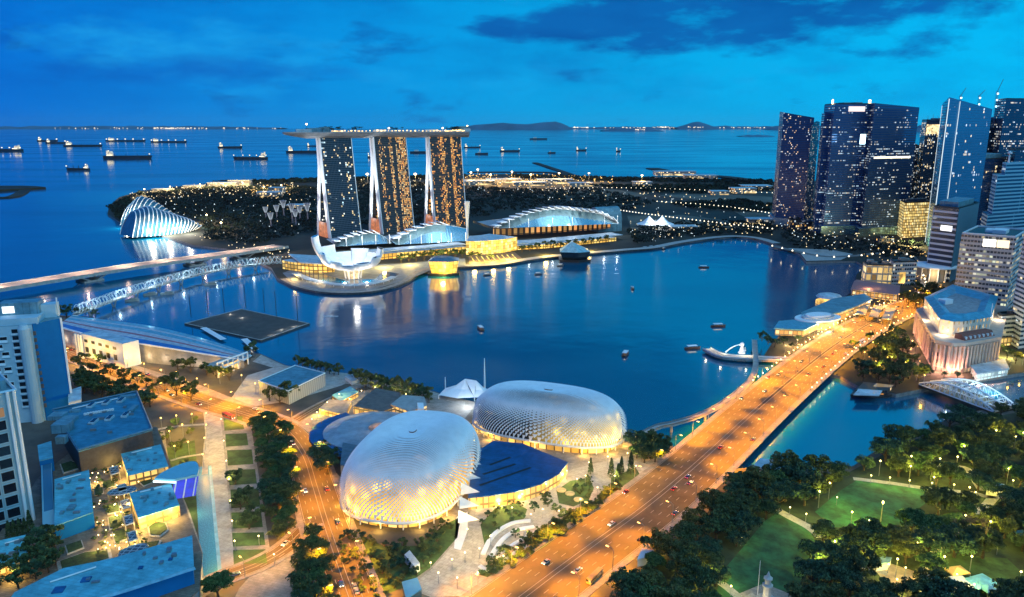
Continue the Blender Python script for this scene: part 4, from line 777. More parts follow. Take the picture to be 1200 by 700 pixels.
slabhouse('waterfront_block', [(1136, 436), (1176, 428), (1182, 440), (1143, 447)], 3, 8, 9, facade('terrace_glass', (.3, .4, .4), (.5, .5, .48), 4, 4.5, 2, [(.8, 1, .95), (.9, 1, .9)], .55, seed=74), M_ROOFL, 'white lit terrace house on the river below the classical hotel', 'building', lightp=[(1160, 450, 7, 2e4, (.9, 1, .9))], columns=3)
slabhouse('waterfront_restaurant', [(940, 384), (984, 377), (1022, 361), (1012, 354), (975, 360), (938, 377)], 4, 12, 13, F_REST, M_ROOFB, 'restaurant row under a long blue grey canopy by the bay', 'restaurant', lightp=[(960, 388, 8, 2.5e4), (990, 381, 8, 2.5e4)])
slabhouse('waterfront_restaurant', [(906, 394), (942, 396), (958, 388), (935, 383), (912, 385)], 4, 10, 11, F_REST, mat('cyan_roof', (.10, .32, .42), .5), 'small restaurant with flat cyan roof nearest the fountain pier', 'restaurant', lightp=[(925, 400, 7, 2e4), (940, 401, 7, 2e4)])
c = P(958, 384, 3); t = thing('oval_hall', c, 'oval white ringed hall beside the long blue canopy', 'hall')
for k, (s, z0, z1, m, nm) in enumerate(((1, 3, 11, F_REST, 'wall'), (1.12, 11, 12.2, M_WHITE, 'roof_ring'), (.8, 12.2, 14, M_ROOFL, 'upper_ring'), (.62, 14, 15.2, M_WHITE, 'crown_ring'))):
    b = MB(); b.prism([(c.x + 2 + math.cos(a) * 22 * s, c.y + 6 + math.sin(a) * 15 * s + math.cos(a) * 5 * s) for a in np.linspace(0, 6.283, 29)[:-1]], z0, z1, 0); b.build(nm, m, t)
light(t, c + Vector((0, -20, 4)), 2e4, (1, .7, .35), 2)
c = P(971, 356, 0); t = thing('round_pavilion', c, 'small round golden pavilion over the water by the red roofed pier', 'pavilion'); b = MB(); b.lathe(c, [(14, 0), (14, 3.4), (11, 3.6), (11, 8)], 18); b.build('wall', G_GOLD, t); b = MB(); b.lathe((c.x, c.y, 8), [(14.5, 0), (12, 2.5), (6, 4)], 18); b.build('roof', M_ROOFL, t)
for i, (a, b_) in enumerate(((988, 352), (1003, 355), (1018, 358), (1033, 361))):
    g = PP([(a, b_ + 13), (a + 11, b_ + 14), (a + 17, b_ + 1), (a + 6, b_)], 9); bm = MB(); bm.prism([(p.x, p.y) for p in g], 8.6, 9.4, floor=True); t = thing('pier_canopy', g[0] - Vector((0, 0, 5)), 'slanted grey glass canopy in the row before the red roofed pier', 'canopy', 'slanted canopies before the pier'); bm.build('roof', mat('grey_glass_roof', (.24, .28, .31), .3, metal=.3), t)
    for p in g: bm = MB(); bm.tube([(p.x, p.y, 3), (p.x, p.y, 8.6)], .3, 5); bm.build('post', M_STEEL, t)
# fountain pier with a white statue
t = thing('fountain_pier', P(870, 419, 0), 'white railed pier bent into the bay with crowds of lamps', 'pier'); f = smooth_path(PP([(828, 409), (843, 416.5), (862, 419), (890, 420.5), (925, 422)], 3), 3); b = MB(); l, r = offset(f, -4), offset(f, 4); b.prism([(p.x, p.y) for p in l] + [(p.x, p.y) for p in r[::-1]], 1.4, 3.2, floor=True); b.build('deck', M_PAVEL, t)
for o in (-4, 4): q = [p + Vector((0, 0, .2)) for p in offset(f, o)]; b = MB(); b.ribbon(q, [p + Vector((0, 0, 1.3)) for p in q]); b.build('railing', M_SKIN, t)
for q in resample(f, 11): b = MB(); b.tube([(q.x, q.y, -3), (q.x, q.y, 1.4)], .6, 6); b.build('pile', M_CONC, t)
for q in resample(f, 22)[:-1]: light(t, q + Vector((0, 0, 5)), 3.5e3, (1, .8, .5), .5)
c = P(869, 414, 3.2); t = thing('fountain_statue', c, 'white scaly tailed statue spouting water from its mouth beside the pier', 'statue'); b = MB(); b.lathe(c, [(3.2, 0), (3.0, 1), (2.2, 1.2), (2.0, 3), (1.5, 5), (1.3, 6), (1.7, 7), (1.9, 8.2), (1.3, 9.4), (.5, 10)], 14); b.tube([c + Vector((1.6, 0, 1.2)), c + Vector((3.2, .5, 2.6)), c + Vector((2.8, .6, 4.6)), c + Vector((3.4, .6, 5.4))], [1, .8, .6, .2], 6); b.box(c + Vector((-1.5, -.3, 7)), (1.6, 1.4, 1.4)); b.build('body', M_WHITE, t)
b = MB(); b.tube([c + Vector((-2 - k * 1.6, -.2 * k, 7.8 - k * .1 - k * k * .09)) for k in range(9)], [.25 + .06 * k for k in range(9)], 5); b.build('water_jet', mat('spray', (.7, .8, .85), .3), t); light(t, c + Vector((-6, -7, 3)), 9e3, (1, .95, .9), .5)
# curved footbridge beside the road bridge
t = thing('footbridge', P(850, 470, 0), 'slender curved pedestrian bridge between domes and fountain pier', 'footbridge'); f = smooth_path(PP([(748, 512), (770, 500.5), (790, 496), (818, 487.5), (845, 474), (868, 457), (881, 443), (885.5, 428), (885, 412), (884, 398)], 6), 6)
b = MB(); l, r = offset(f, -2.2), offset(f, 2.2); b.prism([(p.x, p.y) for p in l] + [(p.x, p.y) for p in r[::-1]], 5, 5.7, floor=True); b.build('deck', M_CONC, t)
for o in (-2.2, 2.2): q = [p for p in offset(f, o)]; b = MB(); b.ribbon(q, [p + Vector((0, 0, 1.0)) for p in q]); b.build('railing', M_STEEL, t)
for q in resample(f, 34)[1:-1]: b = MB(); b.tube([(q.x, q.y, -3), (q.x, q.y, 5)], .9, 8); b.build('pier', M_CONC, t)
# steel truss bridge over the river
def truss_bridge():
    a, c = P(1090, 449, 5), P(1178, 481, 5); d = (c - a); Lg = d.length; d.normalize(); s = Vector((-d.y, d.x, 0)); t = thing('truss_bridge', a, 'white steel bridge with three bowed trusses over the river', 'bridge')
    b = MB(); q = [a - s * 12, c - s * 12, c + s * 12, a + s * 12]; b.prism([(p.x, p.y) for p in q], 3.6, 5, floor=True); b.build('deck', M_ASPH, t)
    for k in (-11.5, 0, 11.5):
        b = MB(); n = 14; lo = [a + d * (Lg * i / n) + s * k + Vector((0, 0, .4)) for i in range(n + 1)]; hi = [p + Vector((0, 0, .8 + 7.6 * math.sin(math.pi * i / n) ** .9)) for i, p in enumerate(lo)]; b.tube(lo, .5, 4); b.tube(hi, .6, 4)
        for i in range(1, n): b.tube([lo[i], hi[i]], .28, 4); b.tube([lo[i], hi[i + 1 if i < n / 2 else i - 1]], .24, 4)
        b.build('truss', M_WHITE, t)
    for i in (3, 7, 11): 
        b = MB()
        for j in (0, 1): p = a + d * (Lg * (i + j) / 14); b.tube([p - s * 11.5 + Vector((0, 0, 1 + 7.6 * math.sin(math.pi * (i + j) / 14))), p + s * 11.5 + Vector((0, 0, 1 + 7.6 * math.sin(math.pi * (i + j) / 14)))], .3, 4)
        b.build('cross_brace', M_WHITE, t)
    for i in (.2, .5, .8): light(t, a + d * (Lg * i) + s * 5 + Vector((0, 0, 10)), 6e3, (.6, .86, 1), .6)
truss_bridge()
t = thing('floating_restaurant', P(1020, 463, 0), 'dark floating restaurant with pale awning moored at the river bank', 'restaurant boat'); g = PP([(996, 466), (1043, 467), (1052, 459), (1008, 454)], 0); b = MB(); b.loft([(p.x, p.y, -1) for p in ins(g, .95)], [(p.x, p.y, 2.4) for p in g], 0); b.build('hull', M_DARK, t)
b = MB(); b.prism([(p.x, p.y) for p in ins(g, .8)], 2.4, 5.5); b.build('cabin', facade('boat_glass', (.02, .02, .03), (.05, .05, .05), 3, 3, .35, [AMB, WARM], .8, seed=75), t); g2 = PP([(1000, 463), (1030, 464), (1034, 458), (1006, 456)], 6); b = MB(); b.prism([(p.x, p.y) for p in g2], 5.6, 6.2, floor=True); b.build('awning', M_ROOFL, t)
# ================================================================== the near shore
M_ALU = mat('aluminium_shade', (.84, .86, .87), .5, metal=.0, var=.06, scale=.2)
def dome_glass(name, gold, dark, axis, lo, hi, strength):
    """lit foyer glass seen between the shades: brighter where the foyer lamps hang"""
    m, nt, N, L, b = nodes(name); b.inputs['Base Color'].default_value = (.02, .03, .045, 1); b.inputs['Roughness'].default_value = .15
    tc = N.new('ShaderNodeTexCoord'); sx = N.new('ShaderNodeSeparateXYZ'); L.new(tc.outputs['Object'], sx.inputs[0])
    mr = N.new('ShaderNodeMapRange'); L.new(sx.outputs[axis], mr.inputs[0]); mr.inputs[1].default_value = lo; mr.inputs[2].default_value = hi
    nz = N.new('ShaderNodeTexNoise'); L.new(tc.outputs['Object'], nz.inputs['Vector']); nz.inputs['Scale'].default_value = .12; nz.inputs['Detail'].default_value = 2
    vo = N.new('ShaderNodeTexVoronoi'); L.new(tc.outputs['Object'], vo.inputs['Vector']); vo.inputs['Scale'].default_value = .13
    sp_ = N.new('ShaderNodeMapRange'); L.new(vo.outputs['Distance'], sp_.inputs[0]); sp_.inputs[1].default_value = .08; sp_.inputs[2].default_value = .42; sp_.inputs[3].default_value = 3.4; sp_.inputs[4].default_value = 1.0
    m1 = N.new('ShaderNodeMath'); m1.operation = 'MULTIPLY'; L.new(mr.outputs[0], m1.inputs[0]); L.new(sp_.outputs[0], m1.inputs[1])
    m2 = N.new('ShaderNodeMath'); m2.operation = 'MULTIPLY'; L.new(m1.outputs[0], m2.inputs[0]); L.new(nz.outputs[0], m2.inputs[1])
    m3 = N.new('ShaderNodeMath'); m3.operation = 'MULTIPLY'; L.new(m2.outputs[0], m3.inputs[0]); m3.inputs[1].default_value = strength * 2; L.new(m3.outputs[0], b.inputs['Emission Strength'])
    zr = N.new('ShaderNodeMapRange'); L.new(sx.outputs[2], zr.inputs[0]); zr.inputs[1].default_value = 9; zr.inputs[2].default_value = 30; zr.inputs[3].default_value = 1.25; zr.inputs[4].default_value = .06   # lamps hang low in the foyer
    m4 = N.new('ShaderNodeMath'); m4.operation = 'MULTIPLY'; L.new(m3.outputs[0], m4.inputs[0]); L.new(zr.outputs[0], m4.inputs[1]); L.new(m4.outputs[0], b.inputs['Emission Strength'])
    b.inputs['Emission Color'].default_value = (*gold, 1); m.cycles.emission_sampling = 'NONE'; return m
def shade_dome(c, la, wa, h, rot, z0, nu, nv, openf, glass, label, e=.50, sq=.74):
    """a theatre under a shell of hinged triangular sunshades"""
    u, v = frame(rot); t = thing('theatre_dome', Vector((c[0], c[1], GZ)), label, 'theatre'); C = Vector((c[0], c[1], z0))
    sg = lambda x, p: math.copysign(abs(x) ** p, x)
    def pt(i, j, k=1.0):
        th = i / nu * 6.28318; ph = (j / nv) * math.pi / 2 * .998; r = math.cos(ph) ** e; ct, st = sg(math.cos(th), sq), sg(math.sin(th), sq)
        return C + (u * (ct * la) + v * (st * wa)) * (r * k) + Vector((0, 0, h * math.sin(ph) ** .66 * k))
    g = MB(); rows = [[pt(i * 2, j * 2, .962) for i in range(nu // 2)] for j in range(nv // 2 + 1)]; g.grid(rows, closed=True); g.face(rows[-1]); sh = g.build('glass_shell', glass, t)
    b = MB()
    for j in range(nv):
        for i in range(nu):
            sft = .5 * (j % 2); A, B, D, E_ = pt(i + sft, j + 1, 1.0001), pt(i + 1 + sft, j + 1, 1.0001), pt(i + sft, j, 1.0001), pt(i + 1 + sft, j, 1.0001); n = (B - A).cross(D - A); n = n.normalized() if n.length > 1e-6 else Vector((0, 0, 1))
            o_ = (A + B) * .5 - C
            if n.dot(o_) < 0: n = -n
            op = max(0.0, min(1.0, openf(i / nu * 6.28318, math.sin(j / nv * 1.5708) ** .66))); D = D + (D - A) * (.22 * (1 - op)); E_ = E_ + (E_ - B) * (.22 * (1 - op)); m_ = (D + E_) * .5; k = 1 - .92 * op; lift = n * (.42 + 1.2 * op); tp = (A + B) * .5; kt = 1 - .45 * op; A = tp + (A - tp) * kt; B = tp + (B - tp) * kt
            b.face([A, B, m_ + (E_ - m_) * k + lift, m_ + (D - m_) * k + lift])
    b.face([pt(i, nv, 1.004) + Vector((0, 0, .5)) for i in range(0, nu, 4)])
    b.build('sunshade_cladding', M_ALU, t)
    b = MB(); ring = [pt(i, 0, 1.02) for i in range(nu)]; b.tube(ring, .8, 6, closed=True); b.build('rim_beam', M_SKIN, t)
    b = MB(); q = [C + (u * (sg(math.cos(a), sq) * la) + v * (sg(math.sin(a), sq) * wa)) * .93 for a in np.linspace(0, 6.28318, 49)[:-1]]; b.prism([(p.x, p.y) for p in q], GZ, z0, 0, cap=False); b.build('foyer_wall', facade('foyer_glass', (.4, .22, .05), (.14, .08, .03), 5.2, 9, 2, [(1, .58, .12), (1, .65, .2), (1, .5, .08)], .85, mull=.12, band=.12, rowbias=.1, seed=81), t)
    for k in range(0, 48, 2): p = q[k] + (q[k] - C).normalized() * 2.2; bb_ = MB(); bb_.tube([(p.x, p.y, GZ), (p.x, p.y, z0)], .4, 6); bb_.build('column', M_SKIN, t)
    for k in range(0, 48, 4):
        p = q[k] + (q[k] - C).normalized() * 5
        if (p - Vector((0, 0, p.z))).length < C.length + 20: light(t, (p.x, p.y, GZ + 3), 2.6e3, (1, .55, .09), .8)
    return t
rotA = rad(77)
shade_dome((-54.5, 386.5), 50, 32, 27, rotA, 9, 120, 44, lambda th, k: (2.0 - 2.6 * k) * min(1, .75 - .8 * math.cos(th - .3)), dome_glass('foyer_gold', (1, .50, .055), 0, 1, 16, -34, 1.35), 'nearer shaded dome with golden lit lower front beside the road')
shade_dome((23.5, 457), 49.5, 25, 25.5, rad(-21.5), 9, 120, 40, lambda th, k: (2.2 - 2.9 * k) * (1 if math.sin(th) < .25 else .3), dome_glass('foyer_right', (1, .66, .12), 0, 0, -14, 50, 1.25), 'farther shaded dome lying along the bay with golden right end')
def block(name, px, zt, zb, wm, tm, label, cat, parent=None, part=None, group=None):
    pts = PP(px, zt); b = MB()
    if parent is not None: b.prism([(p.x, p.y) for p in pts], zb, zt, 0, 1, floor=True); return b.build(part or name, [wm, tm], parent)
    t = thing(name, Vector((sum(p.x for p in pts) / len(pts), sum(p.y for p in pts) / len(pts), zb)), label, cat, group); b.prism([(p.x, p.y) for p in pts], zb, zt - .45, 0, 0, cap=False); b.build('wall', wm, t)
    b = MB(); o = [p for p in pts]; b.prism([(p.x, p.y) for p in ins(o, 1.012)], zt - .45, zt, 0, floor=True); b.build('roof', tm, t); t['_pts'] = [tuple(p) for p in pts]; return t
M_DEEPB = panels('deep_blue_roof', (.012, .10, .27), 16, 2.4, .35, .45, .7, .1)
F_GOLDW = facade('golden_wall', (.4, .25, .08), (.25, .16, .07), 3.5, 6, 2, [(1, .6, .16), (1, .7, .25), (1, .5, .1)], .75, mull=.16, band=.16, seed=82)
t = block('foyer_hall', [(549, 583), (552, 558), (558, 530), (578, 517), (612, 520), (665, 542), (655, 555), (634, 567), (604, 576), (572, 581)], 11, GZ, F_GOLDW, M_DEEPB, 'deep blue roofed foyer hall linking the two shaded domes', 'hall')
for a in (((574, 545), (598, 536)), ((566, 556), (604, 544)), ((562, 569), (622, 548))): q = PP(a, 11.06); b = MB(); b.ribbon(offset(q, -.9), offset(q, .9)); b.build('roof_slot', M_DARK, t)
for x, y in ((560, 590), (585, 588), (610, 583), (636, 573), (660, 556)): light(t, P(x, y, 7), 9e3, (1, .62, .17), 1)
for k in range(6):
    a = P(553 - k * 1.2, 522 + k * 16, 14); b = MB(); b.loft([(a.x - 4, a.y - 4, 11.2), (a.x + 6, a.y - 1, 11.2), (a.x - 4, a.y + 3, 11.2)], [(a.x - 4, a.y - 3, 17), (a.x - 3.6, a.y - 2, 17), (a.x - 4, a.y - 2, 17)], 0); b.build('roof_fin', M_WHITE, t)
# round glazed annex and blue crescent roof left of the near dome
c = P(437, 505, 10); t = thing('annex', Vector((c.x, c.y, GZ)), 'grey round roofed annex with blue crescent edge behind the nearer dome', 'annex'); r = 31
b = MB(); b.prism([(c.x + math.cos(a) * r * .92, c.y + math.sin(a) * r * .8) for a in np.linspace(0, 6.28, 33)[:-1]], GZ, 10, 0); b.build('wall', F_GOLDW, t)
b = MB(); b.lathe((c.x, c.y, 10), [(r, 0), (r, 1), (r * .7, 3), (r * .2, 4)], 32); o = b.build('roof', mat('glass_roof_grey', (.30, .36, .40), .35, metal=.2, var=.25, scale=.15), t)
b = MB(); pts = [(c.x + math.cos(a) * rr, c.y + math.sin(a) * rr * .95) for rr, aa in ((r * 1.28, np.linspace(2.2, 4.6, 16)), (r * .98, np.linspace(4.6, 2.2, 16))) for a in aa]; b.prism(pts, 8.5, 10.4, 0, floor=True); b.build('crescent_roof', M_DEEPB, t)
b = MB(); b.lathe((c.x + 4, c.y - 4, 14), [(6, 0), (5, 1.2), (2, 1.6)], 14); b.build('roof_light', mat('copper_light', (.5, .3, .2), .5), t); light(t, (c.x + 9, c.y - 8, 18), 4e3, (1, .6, .25), .5)
t = block('link_block', [(399, 545), (402, 518), (446, 512), (452, 530), (436, 548)], 12, GZ, M_CONC, mat('dull_glass_roof', (.14, .19, .22), .3, metal=.3), 'grey glass roofed link block between annex and nearer dome', 'building')
q = PP([(408, 543), (428, 516)], 12.5); b = MB(); b.tube(q, .8, 4); b.build('roof_beam', M_SKIN, t)
# waterside tent stage with mast
t = thing('tent_stage', P(547, 463), 'white peaked tent stage with tall mast at the water behind the domes', 'tent'); pk = [P(545, 444, 15), P(558, 446, 15)]; edge = PP([(514, 463), (522, 455), (540, 452), (562, 452), (577, 459), (574, 466), (556, 466), (536, 467)], 7)
b = MB(); n = len(edge)
for i in range(n):
    e0, e1 = edge[i], edge[(i + 1) % n]; p0 = pk[0] if i in (0, 1, 2, 6, 7) else pk[1]; m0, m1 = e0.lerp(p0, .55) - Vector((0, 0, 1.6)), e1.lerp(p0, .55) - Vector((0, 0, 1.6)); b.face([e0, e1, m1, m0]); b.face([m0, m1, p0])
b.face([pk[0], pk[1], edge[3]]); b.face([pk[1], pk[0], edge[6]]); b.build('canopy', M_WHITE, t)
for e in edge[::2]: b = MB(); b.tube([(e.x, e.y, GZ), e], .3, 5); b.build('post', M_SKIN, t)
c = P(568, 456); b = MB(); b.tube([c, (c.x, c.y, HT(c, 420))], [.9, .25], 6); b.build('mast', M_WHITE, t); c = P(522, 457); b = MB(); b.tube([c, (c.x, c.y, HT(c, 442))], [.5, .2], 6); b.build('mast', M_WHITE, t); light(t, P(548, 470, 9), 1.2e4, (.9, .97, 1), 1)
# flat roofed riverside hall, terraces, small pavilions
M_SLAT = facade('ribbed_pale_wall', (.30, .32, .33), (.46, .47, .47), 2.4, 40, -1, [WARM], 0, mull=.3, band=0, seed=83, rough=.5)
t = block('festival_hall', [(303, 447), (346, 429), (381, 438), (338, 459)], 14, GZ, M_SLAT, M_ROOFB, 'ribbed pale hall with flat blue grey roof beside the road bend', 'hall'); pts = [Vector(p) for p in t['_pts']]; b = MB(); [b.tube([pts[i] + Vector((0, 0, .4)), pts[(i + 1) % 4] + Vector((0, 0, .4))], .5, 4) for i in range(4)]; b.build('parapet', M_SKIN, t)
t = block('kiosk', [(389, 463), (410, 453), (420, 459), (399, 470)], 8, GZ, F_GOLDW, mat('cyan_roof', (.10, .32, .42), .5), 'small cyan roofed kiosk on the yellow lit promenade', 'kiosk'); light(t, P(396, 476, 7), 5e3, (1, .8, .25), 1)
t = block('cafe_pavilion', [(374, 479), (386, 468), (412, 470), (404, 486)], 8, GZ, F_GOLDW, mat('tan_roof', (.34, .26, .20), .6), 'tan roofed cafe pavilion with yellow lit walls near road bend', 'pavilion'); light(t, P(398, 492, 6), 7e3, (1, .72, .1), 1); light(t, P(372, 484, 6), 5e3, (1, .72, .1), 1)
t = block('terrace_block', [(414, 476), (440, 455), (468, 460), (470, 474), (448, 482)], 11, GZ, F_REST, mat('brown_terrace', (.16, .12, .10), .7), 'brown roof terrace block with warm lit front behind the annex', 'building')
t = block('terrace_block', [(458, 474), (472, 463), (497, 465), (500, 475), (480, 482)], 12, GZ, F_REST, M_CONC, 'grey terrace block with warm glazed curve just behind nearer dome', 'building')
t = block('white_tank', [(489, 472), (496, 472), (497, 479), (490, 479)], 17, GZ, M_WHITE, M_WHITE, 'small white plant tower behind the top of the nearer dome', 'tower')
t = block('boardwalk_kiosk', [(404, 441), (420, 437), (428, 442), (412, 447)], 7, GZ, M_SKIN, M_ROOFL, 'pale round edged kiosk near the water by the festival hall', 'kiosk')
# ---- floating platform
t = thing('floating_platform', P(290, 380, 0), 'large dark floating stage platform in the bay', 'platform'); g = PP([(216, 379), (283, 362), (363, 379), (306, 399)], 1.6); b = MB(); b.prism([(p.x, p.y) for p in g], -1, 1.6); b.build('deck', mat('dark_turf', (.055, .055, .05), .9, scale=.1, var=.25), t)
for i in range(4):
    a, c = g[i], g[(i + 1) % 4]; b = MB(); b.ribbon([a + Vector((0, 0, .05)), c + Vector((0, 0, .05))], [p + (sum(g, Vector()) / 4 - p).normalized() * 2.6 + Vector((0, 0, .05)) for p in (a, c)]); b.build('edge_strip', M_PAVEL, t)
for x, y, tp in ((224, 372, 345), (244, 369, 341), (263, 366, 338), (310, 366, 338), (324, 371, 341), (349, 377, 343), (288, 361, 334)):
    c = P(x, y, 1.6); b = MB(); b.tube([c, (c.x, c.y, HT(c, tp))], .35, 5); o = b.build('light_pole', M_DARK, t)
for x, y in ((283, 371), (270, 367), (330, 385), (345, 381), (318, 391)): light(t, P(x, y, 3), 900, (1, .95, .85), .3)
for a, c in (((238, 384), (262, 398)), ((286, 397), (300, 410))):
    q = PP((a, c), 2); b = MB(); b.ribbon(offset(q, -3), offset(q, 3)); b.build('gangway', M_SKIN, t)
# ---- seating gallery facing the bay
def grandstand():
    t = thing('grandstand', P(190, 400), 'long curved seating gallery with coloured tiers facing the floating platform', 'grandstand')
    back = resample(smooth_path([P(66, 383, 19), P(105, 394, 19), P(150, 402, 19), P(200, 410, 17), P(250, 418, 13), P(290, 424, 9)], 10), 4); n = len(back); nrow = 13
    toe = smooth_path([P(84, 371, 5), P(130, 377, 5), P(175, 383, 5), P(220, 393, 5), P(262, 405, 5), P(296, 417, 5)], 10); tl = resample(toe, sum((toe[i + 1] - toe[i]).length for i in range(len(toe) - 1)) / (n - 1) * .9995); tl = (tl + [toe[-1]] * n)[:n]
    mats = [mat('blue_seats', (.04, .16, .42), .6), mat('pale_seats', (.46, .46, .50), .6), mat('rose_seats', (.40, .14, .16), .6), mat('cyan_seats', (.10, .34, .46), .6)]
    order = [0, 0, 0, 1, 1, 2, 1, 1, 3, 3, 1, 3, 3]; names = {0: 'blue_tier', 1: 'pale_tier', 2: 'rose_tier', 3: 'cyan_tier'}
    for k in range(nrow):
        r0 = [back[i].lerp(tl[i], k / nrow) for i in range(n)]; r1 = [Vector((*back[i].lerp(tl[i], (k + 1) / nrow)[:2], r0[i].z)) for i in range(n)]; lo = [back[i].lerp(tl[i], (k + 1) / nrow) for i in range(n)]; b = MB(); b.ribbon(r0, r1); b.ribbon(r1, lo); b.build(names[order[k]], mats[order[k]], t)
    b = MB(); out = offset(back, 1.5); b.ribbon([Vector((p.x, p.y, GZ)) for p in out], [p + Vector((0, 0, .6)) for p in out]); b.build('back_wall', mat('grey_block_wall', (.30, .29, .28), .8, var=.15, scale=.3), t)
    b = MB(); b.ribbon([p + Vector((0, 0, .65)) for p in out], [p + Vector((0, 0, .65)) for p in offset(back, -2)]); b.tube([p + Vector((0, 0, 1.6)) for p in out], .7, 5); b.build('rim', M_WHITE, t)
    for p in resample(out, 16): light(t, p + Vector((1.5, -4, -8)), 900, (1, .75, .5), .4)
    for p in tl[6::16]: light(t, p + Vector((0, 0, 4)), 700, (.9, .97, 1), .3)
    # white box suite building let into the back
    A, B = P(98, 418, GZ), P(147, 432, GZ); d = (B - A).normalized(); v = Vector((-d.y, d.x, 0)); L_ = (B - A).length; w = [A, B, B + v * 14, A + v * 14]; b = MB(); b.prism([(p.x, p.y) for p in w], GZ, 25, 0, 1); s_ = b.build('suite_block', [M_WHITE, M_ROOFL], t)
    for k in range(5):
        for z, h in ((18.2, 2.4), (9.2, 4.6)):
            c = A + d * (L_ * (.12 + .17 * k)) - v * .12; c.z = z; b = MB(); b.box(c, (4.6, .3, h), math.atan2(d.y, d.x)); b.build('window', M_DARK, s_, org=t['_o'])
    for k in range(3): c = A + d * (4 * k - 3) - v * 3; b = MB(); b.tube([c, (c.x, c.y, 25)], 1.1, 6); b.build('service_shaft', M_SKIN, t)
    light(t, A + d * L_ * .5 - v * 16 + Vector((0, 0, 7)), 5e3, (1, .9, .8), 1)
    # white open frame at the right end
    A, B = P(256, 443, GZ), P(291, 427, GZ); zt = 16
    for z in (zt, 10.2): b = MB(); b.tube([(A.x, A.y, z), (B.x, B.y, z - (z - GZ) * .12)], .8, 4); b.build('frame_beam', M_WHITE, t)
    for k in range(7): c = A.lerp(B, k / 6); b = MB(); b.tube([c, (c.x, c.y, zt - (zt - GZ) * .12 * k / 6)], .7, 4); b.build('frame_post', M_WHITE, t)
    b = MB(); v = Vector((-(B - A).y, (B - A).x, 0)).normalized(); b.face([(A.x, A.y, GZ + 9), (B.x, B.y, GZ + 7), (B.x + v.x * 14, B.y + v.y * 14, GZ + 7), (A.x + v.x * 14, A.y + v.y * 14, GZ + 9)]); b.build('frame_deck', M_CONC, t)
    for k in range(3): light(t, A.lerp(B, .2 + k * .3) + v * 5 + Vector((0, 0, 3)), 6e3, (1, .55, .15), 1)
grandstand()
# ---- balconied hotel at the left edge
def window_part(t, c, d, n, w, h, fm, gm, rec=.45, sill=True):
    """one framed window: surround standing proud of the wall, dark pane set back"""
    b = MB(); up = Vector((0, 0, 1)); o = n * .5
    V = lambda a, z, k: c + d * a + up * z + n * k
    for a0, a1, z0, z1 in ((-w / 2, w / 2, 0, .35), (-w / 2, w / 2, h - .3, h), (-w / 2, -w / 2 + .3, .35, h - .3), (w / 2 - .3, w / 2, .35, h - .3)):
        b.face([V(a0, z0, .5), V(a1, z0, .5), V(a1, z1, .5), V(a0, z1, .5)], 0); b.face([V(a0, z1, .02), V(a1, z1, .02), V(a1, z1, .5), V(a0, z1, .5)], 0); b.face([V(a0, z0, .02), V(a0, z0, .5), V(a0, z1, .5), V(a0, z1, .02)], 0); b.face([V(a1, z0, .02), V(a1, z0, .5), V(a1, z1, .5), V(a1, z1, .02)], 0)
    b.face([V(-w / 2 + .3, .35, .05), V(w / 2 - .3, .35, .05), V(w / 2 - .3, h - .3, .05), V(-w / 2 + .3, h - .3, .05)], 1)
    if sill: b.face([V(-w / 2, h * .36, .08), V(w / 2, h * .36, .08), V(w / 2, -.1, .95), V(-w / 2, -.1, .95)], 0); b.face([V(-w / 2, -.1, .95), V(w / 2, -.1, .95), V(w / 2, -.1, .02), V(-w / 2, -.1, .02)], 0)
    return b.build('window', [fm, gm], t)
M_HWALL = mat('hotel_wall', (.36, .56, .66), .6, var=.08, scale=.15); M_HBLANK = mat('hotel_blank_wall', (.006, .15, .42), .75, var=.1, scale=.06, detail=6, spec=.08); M_PANE = mat('dark_pane', (.008, .014, .025), .12, spec=.8); M_SILL = mat('hotel_sill', (.52, .70, .78), .6, var=.05)
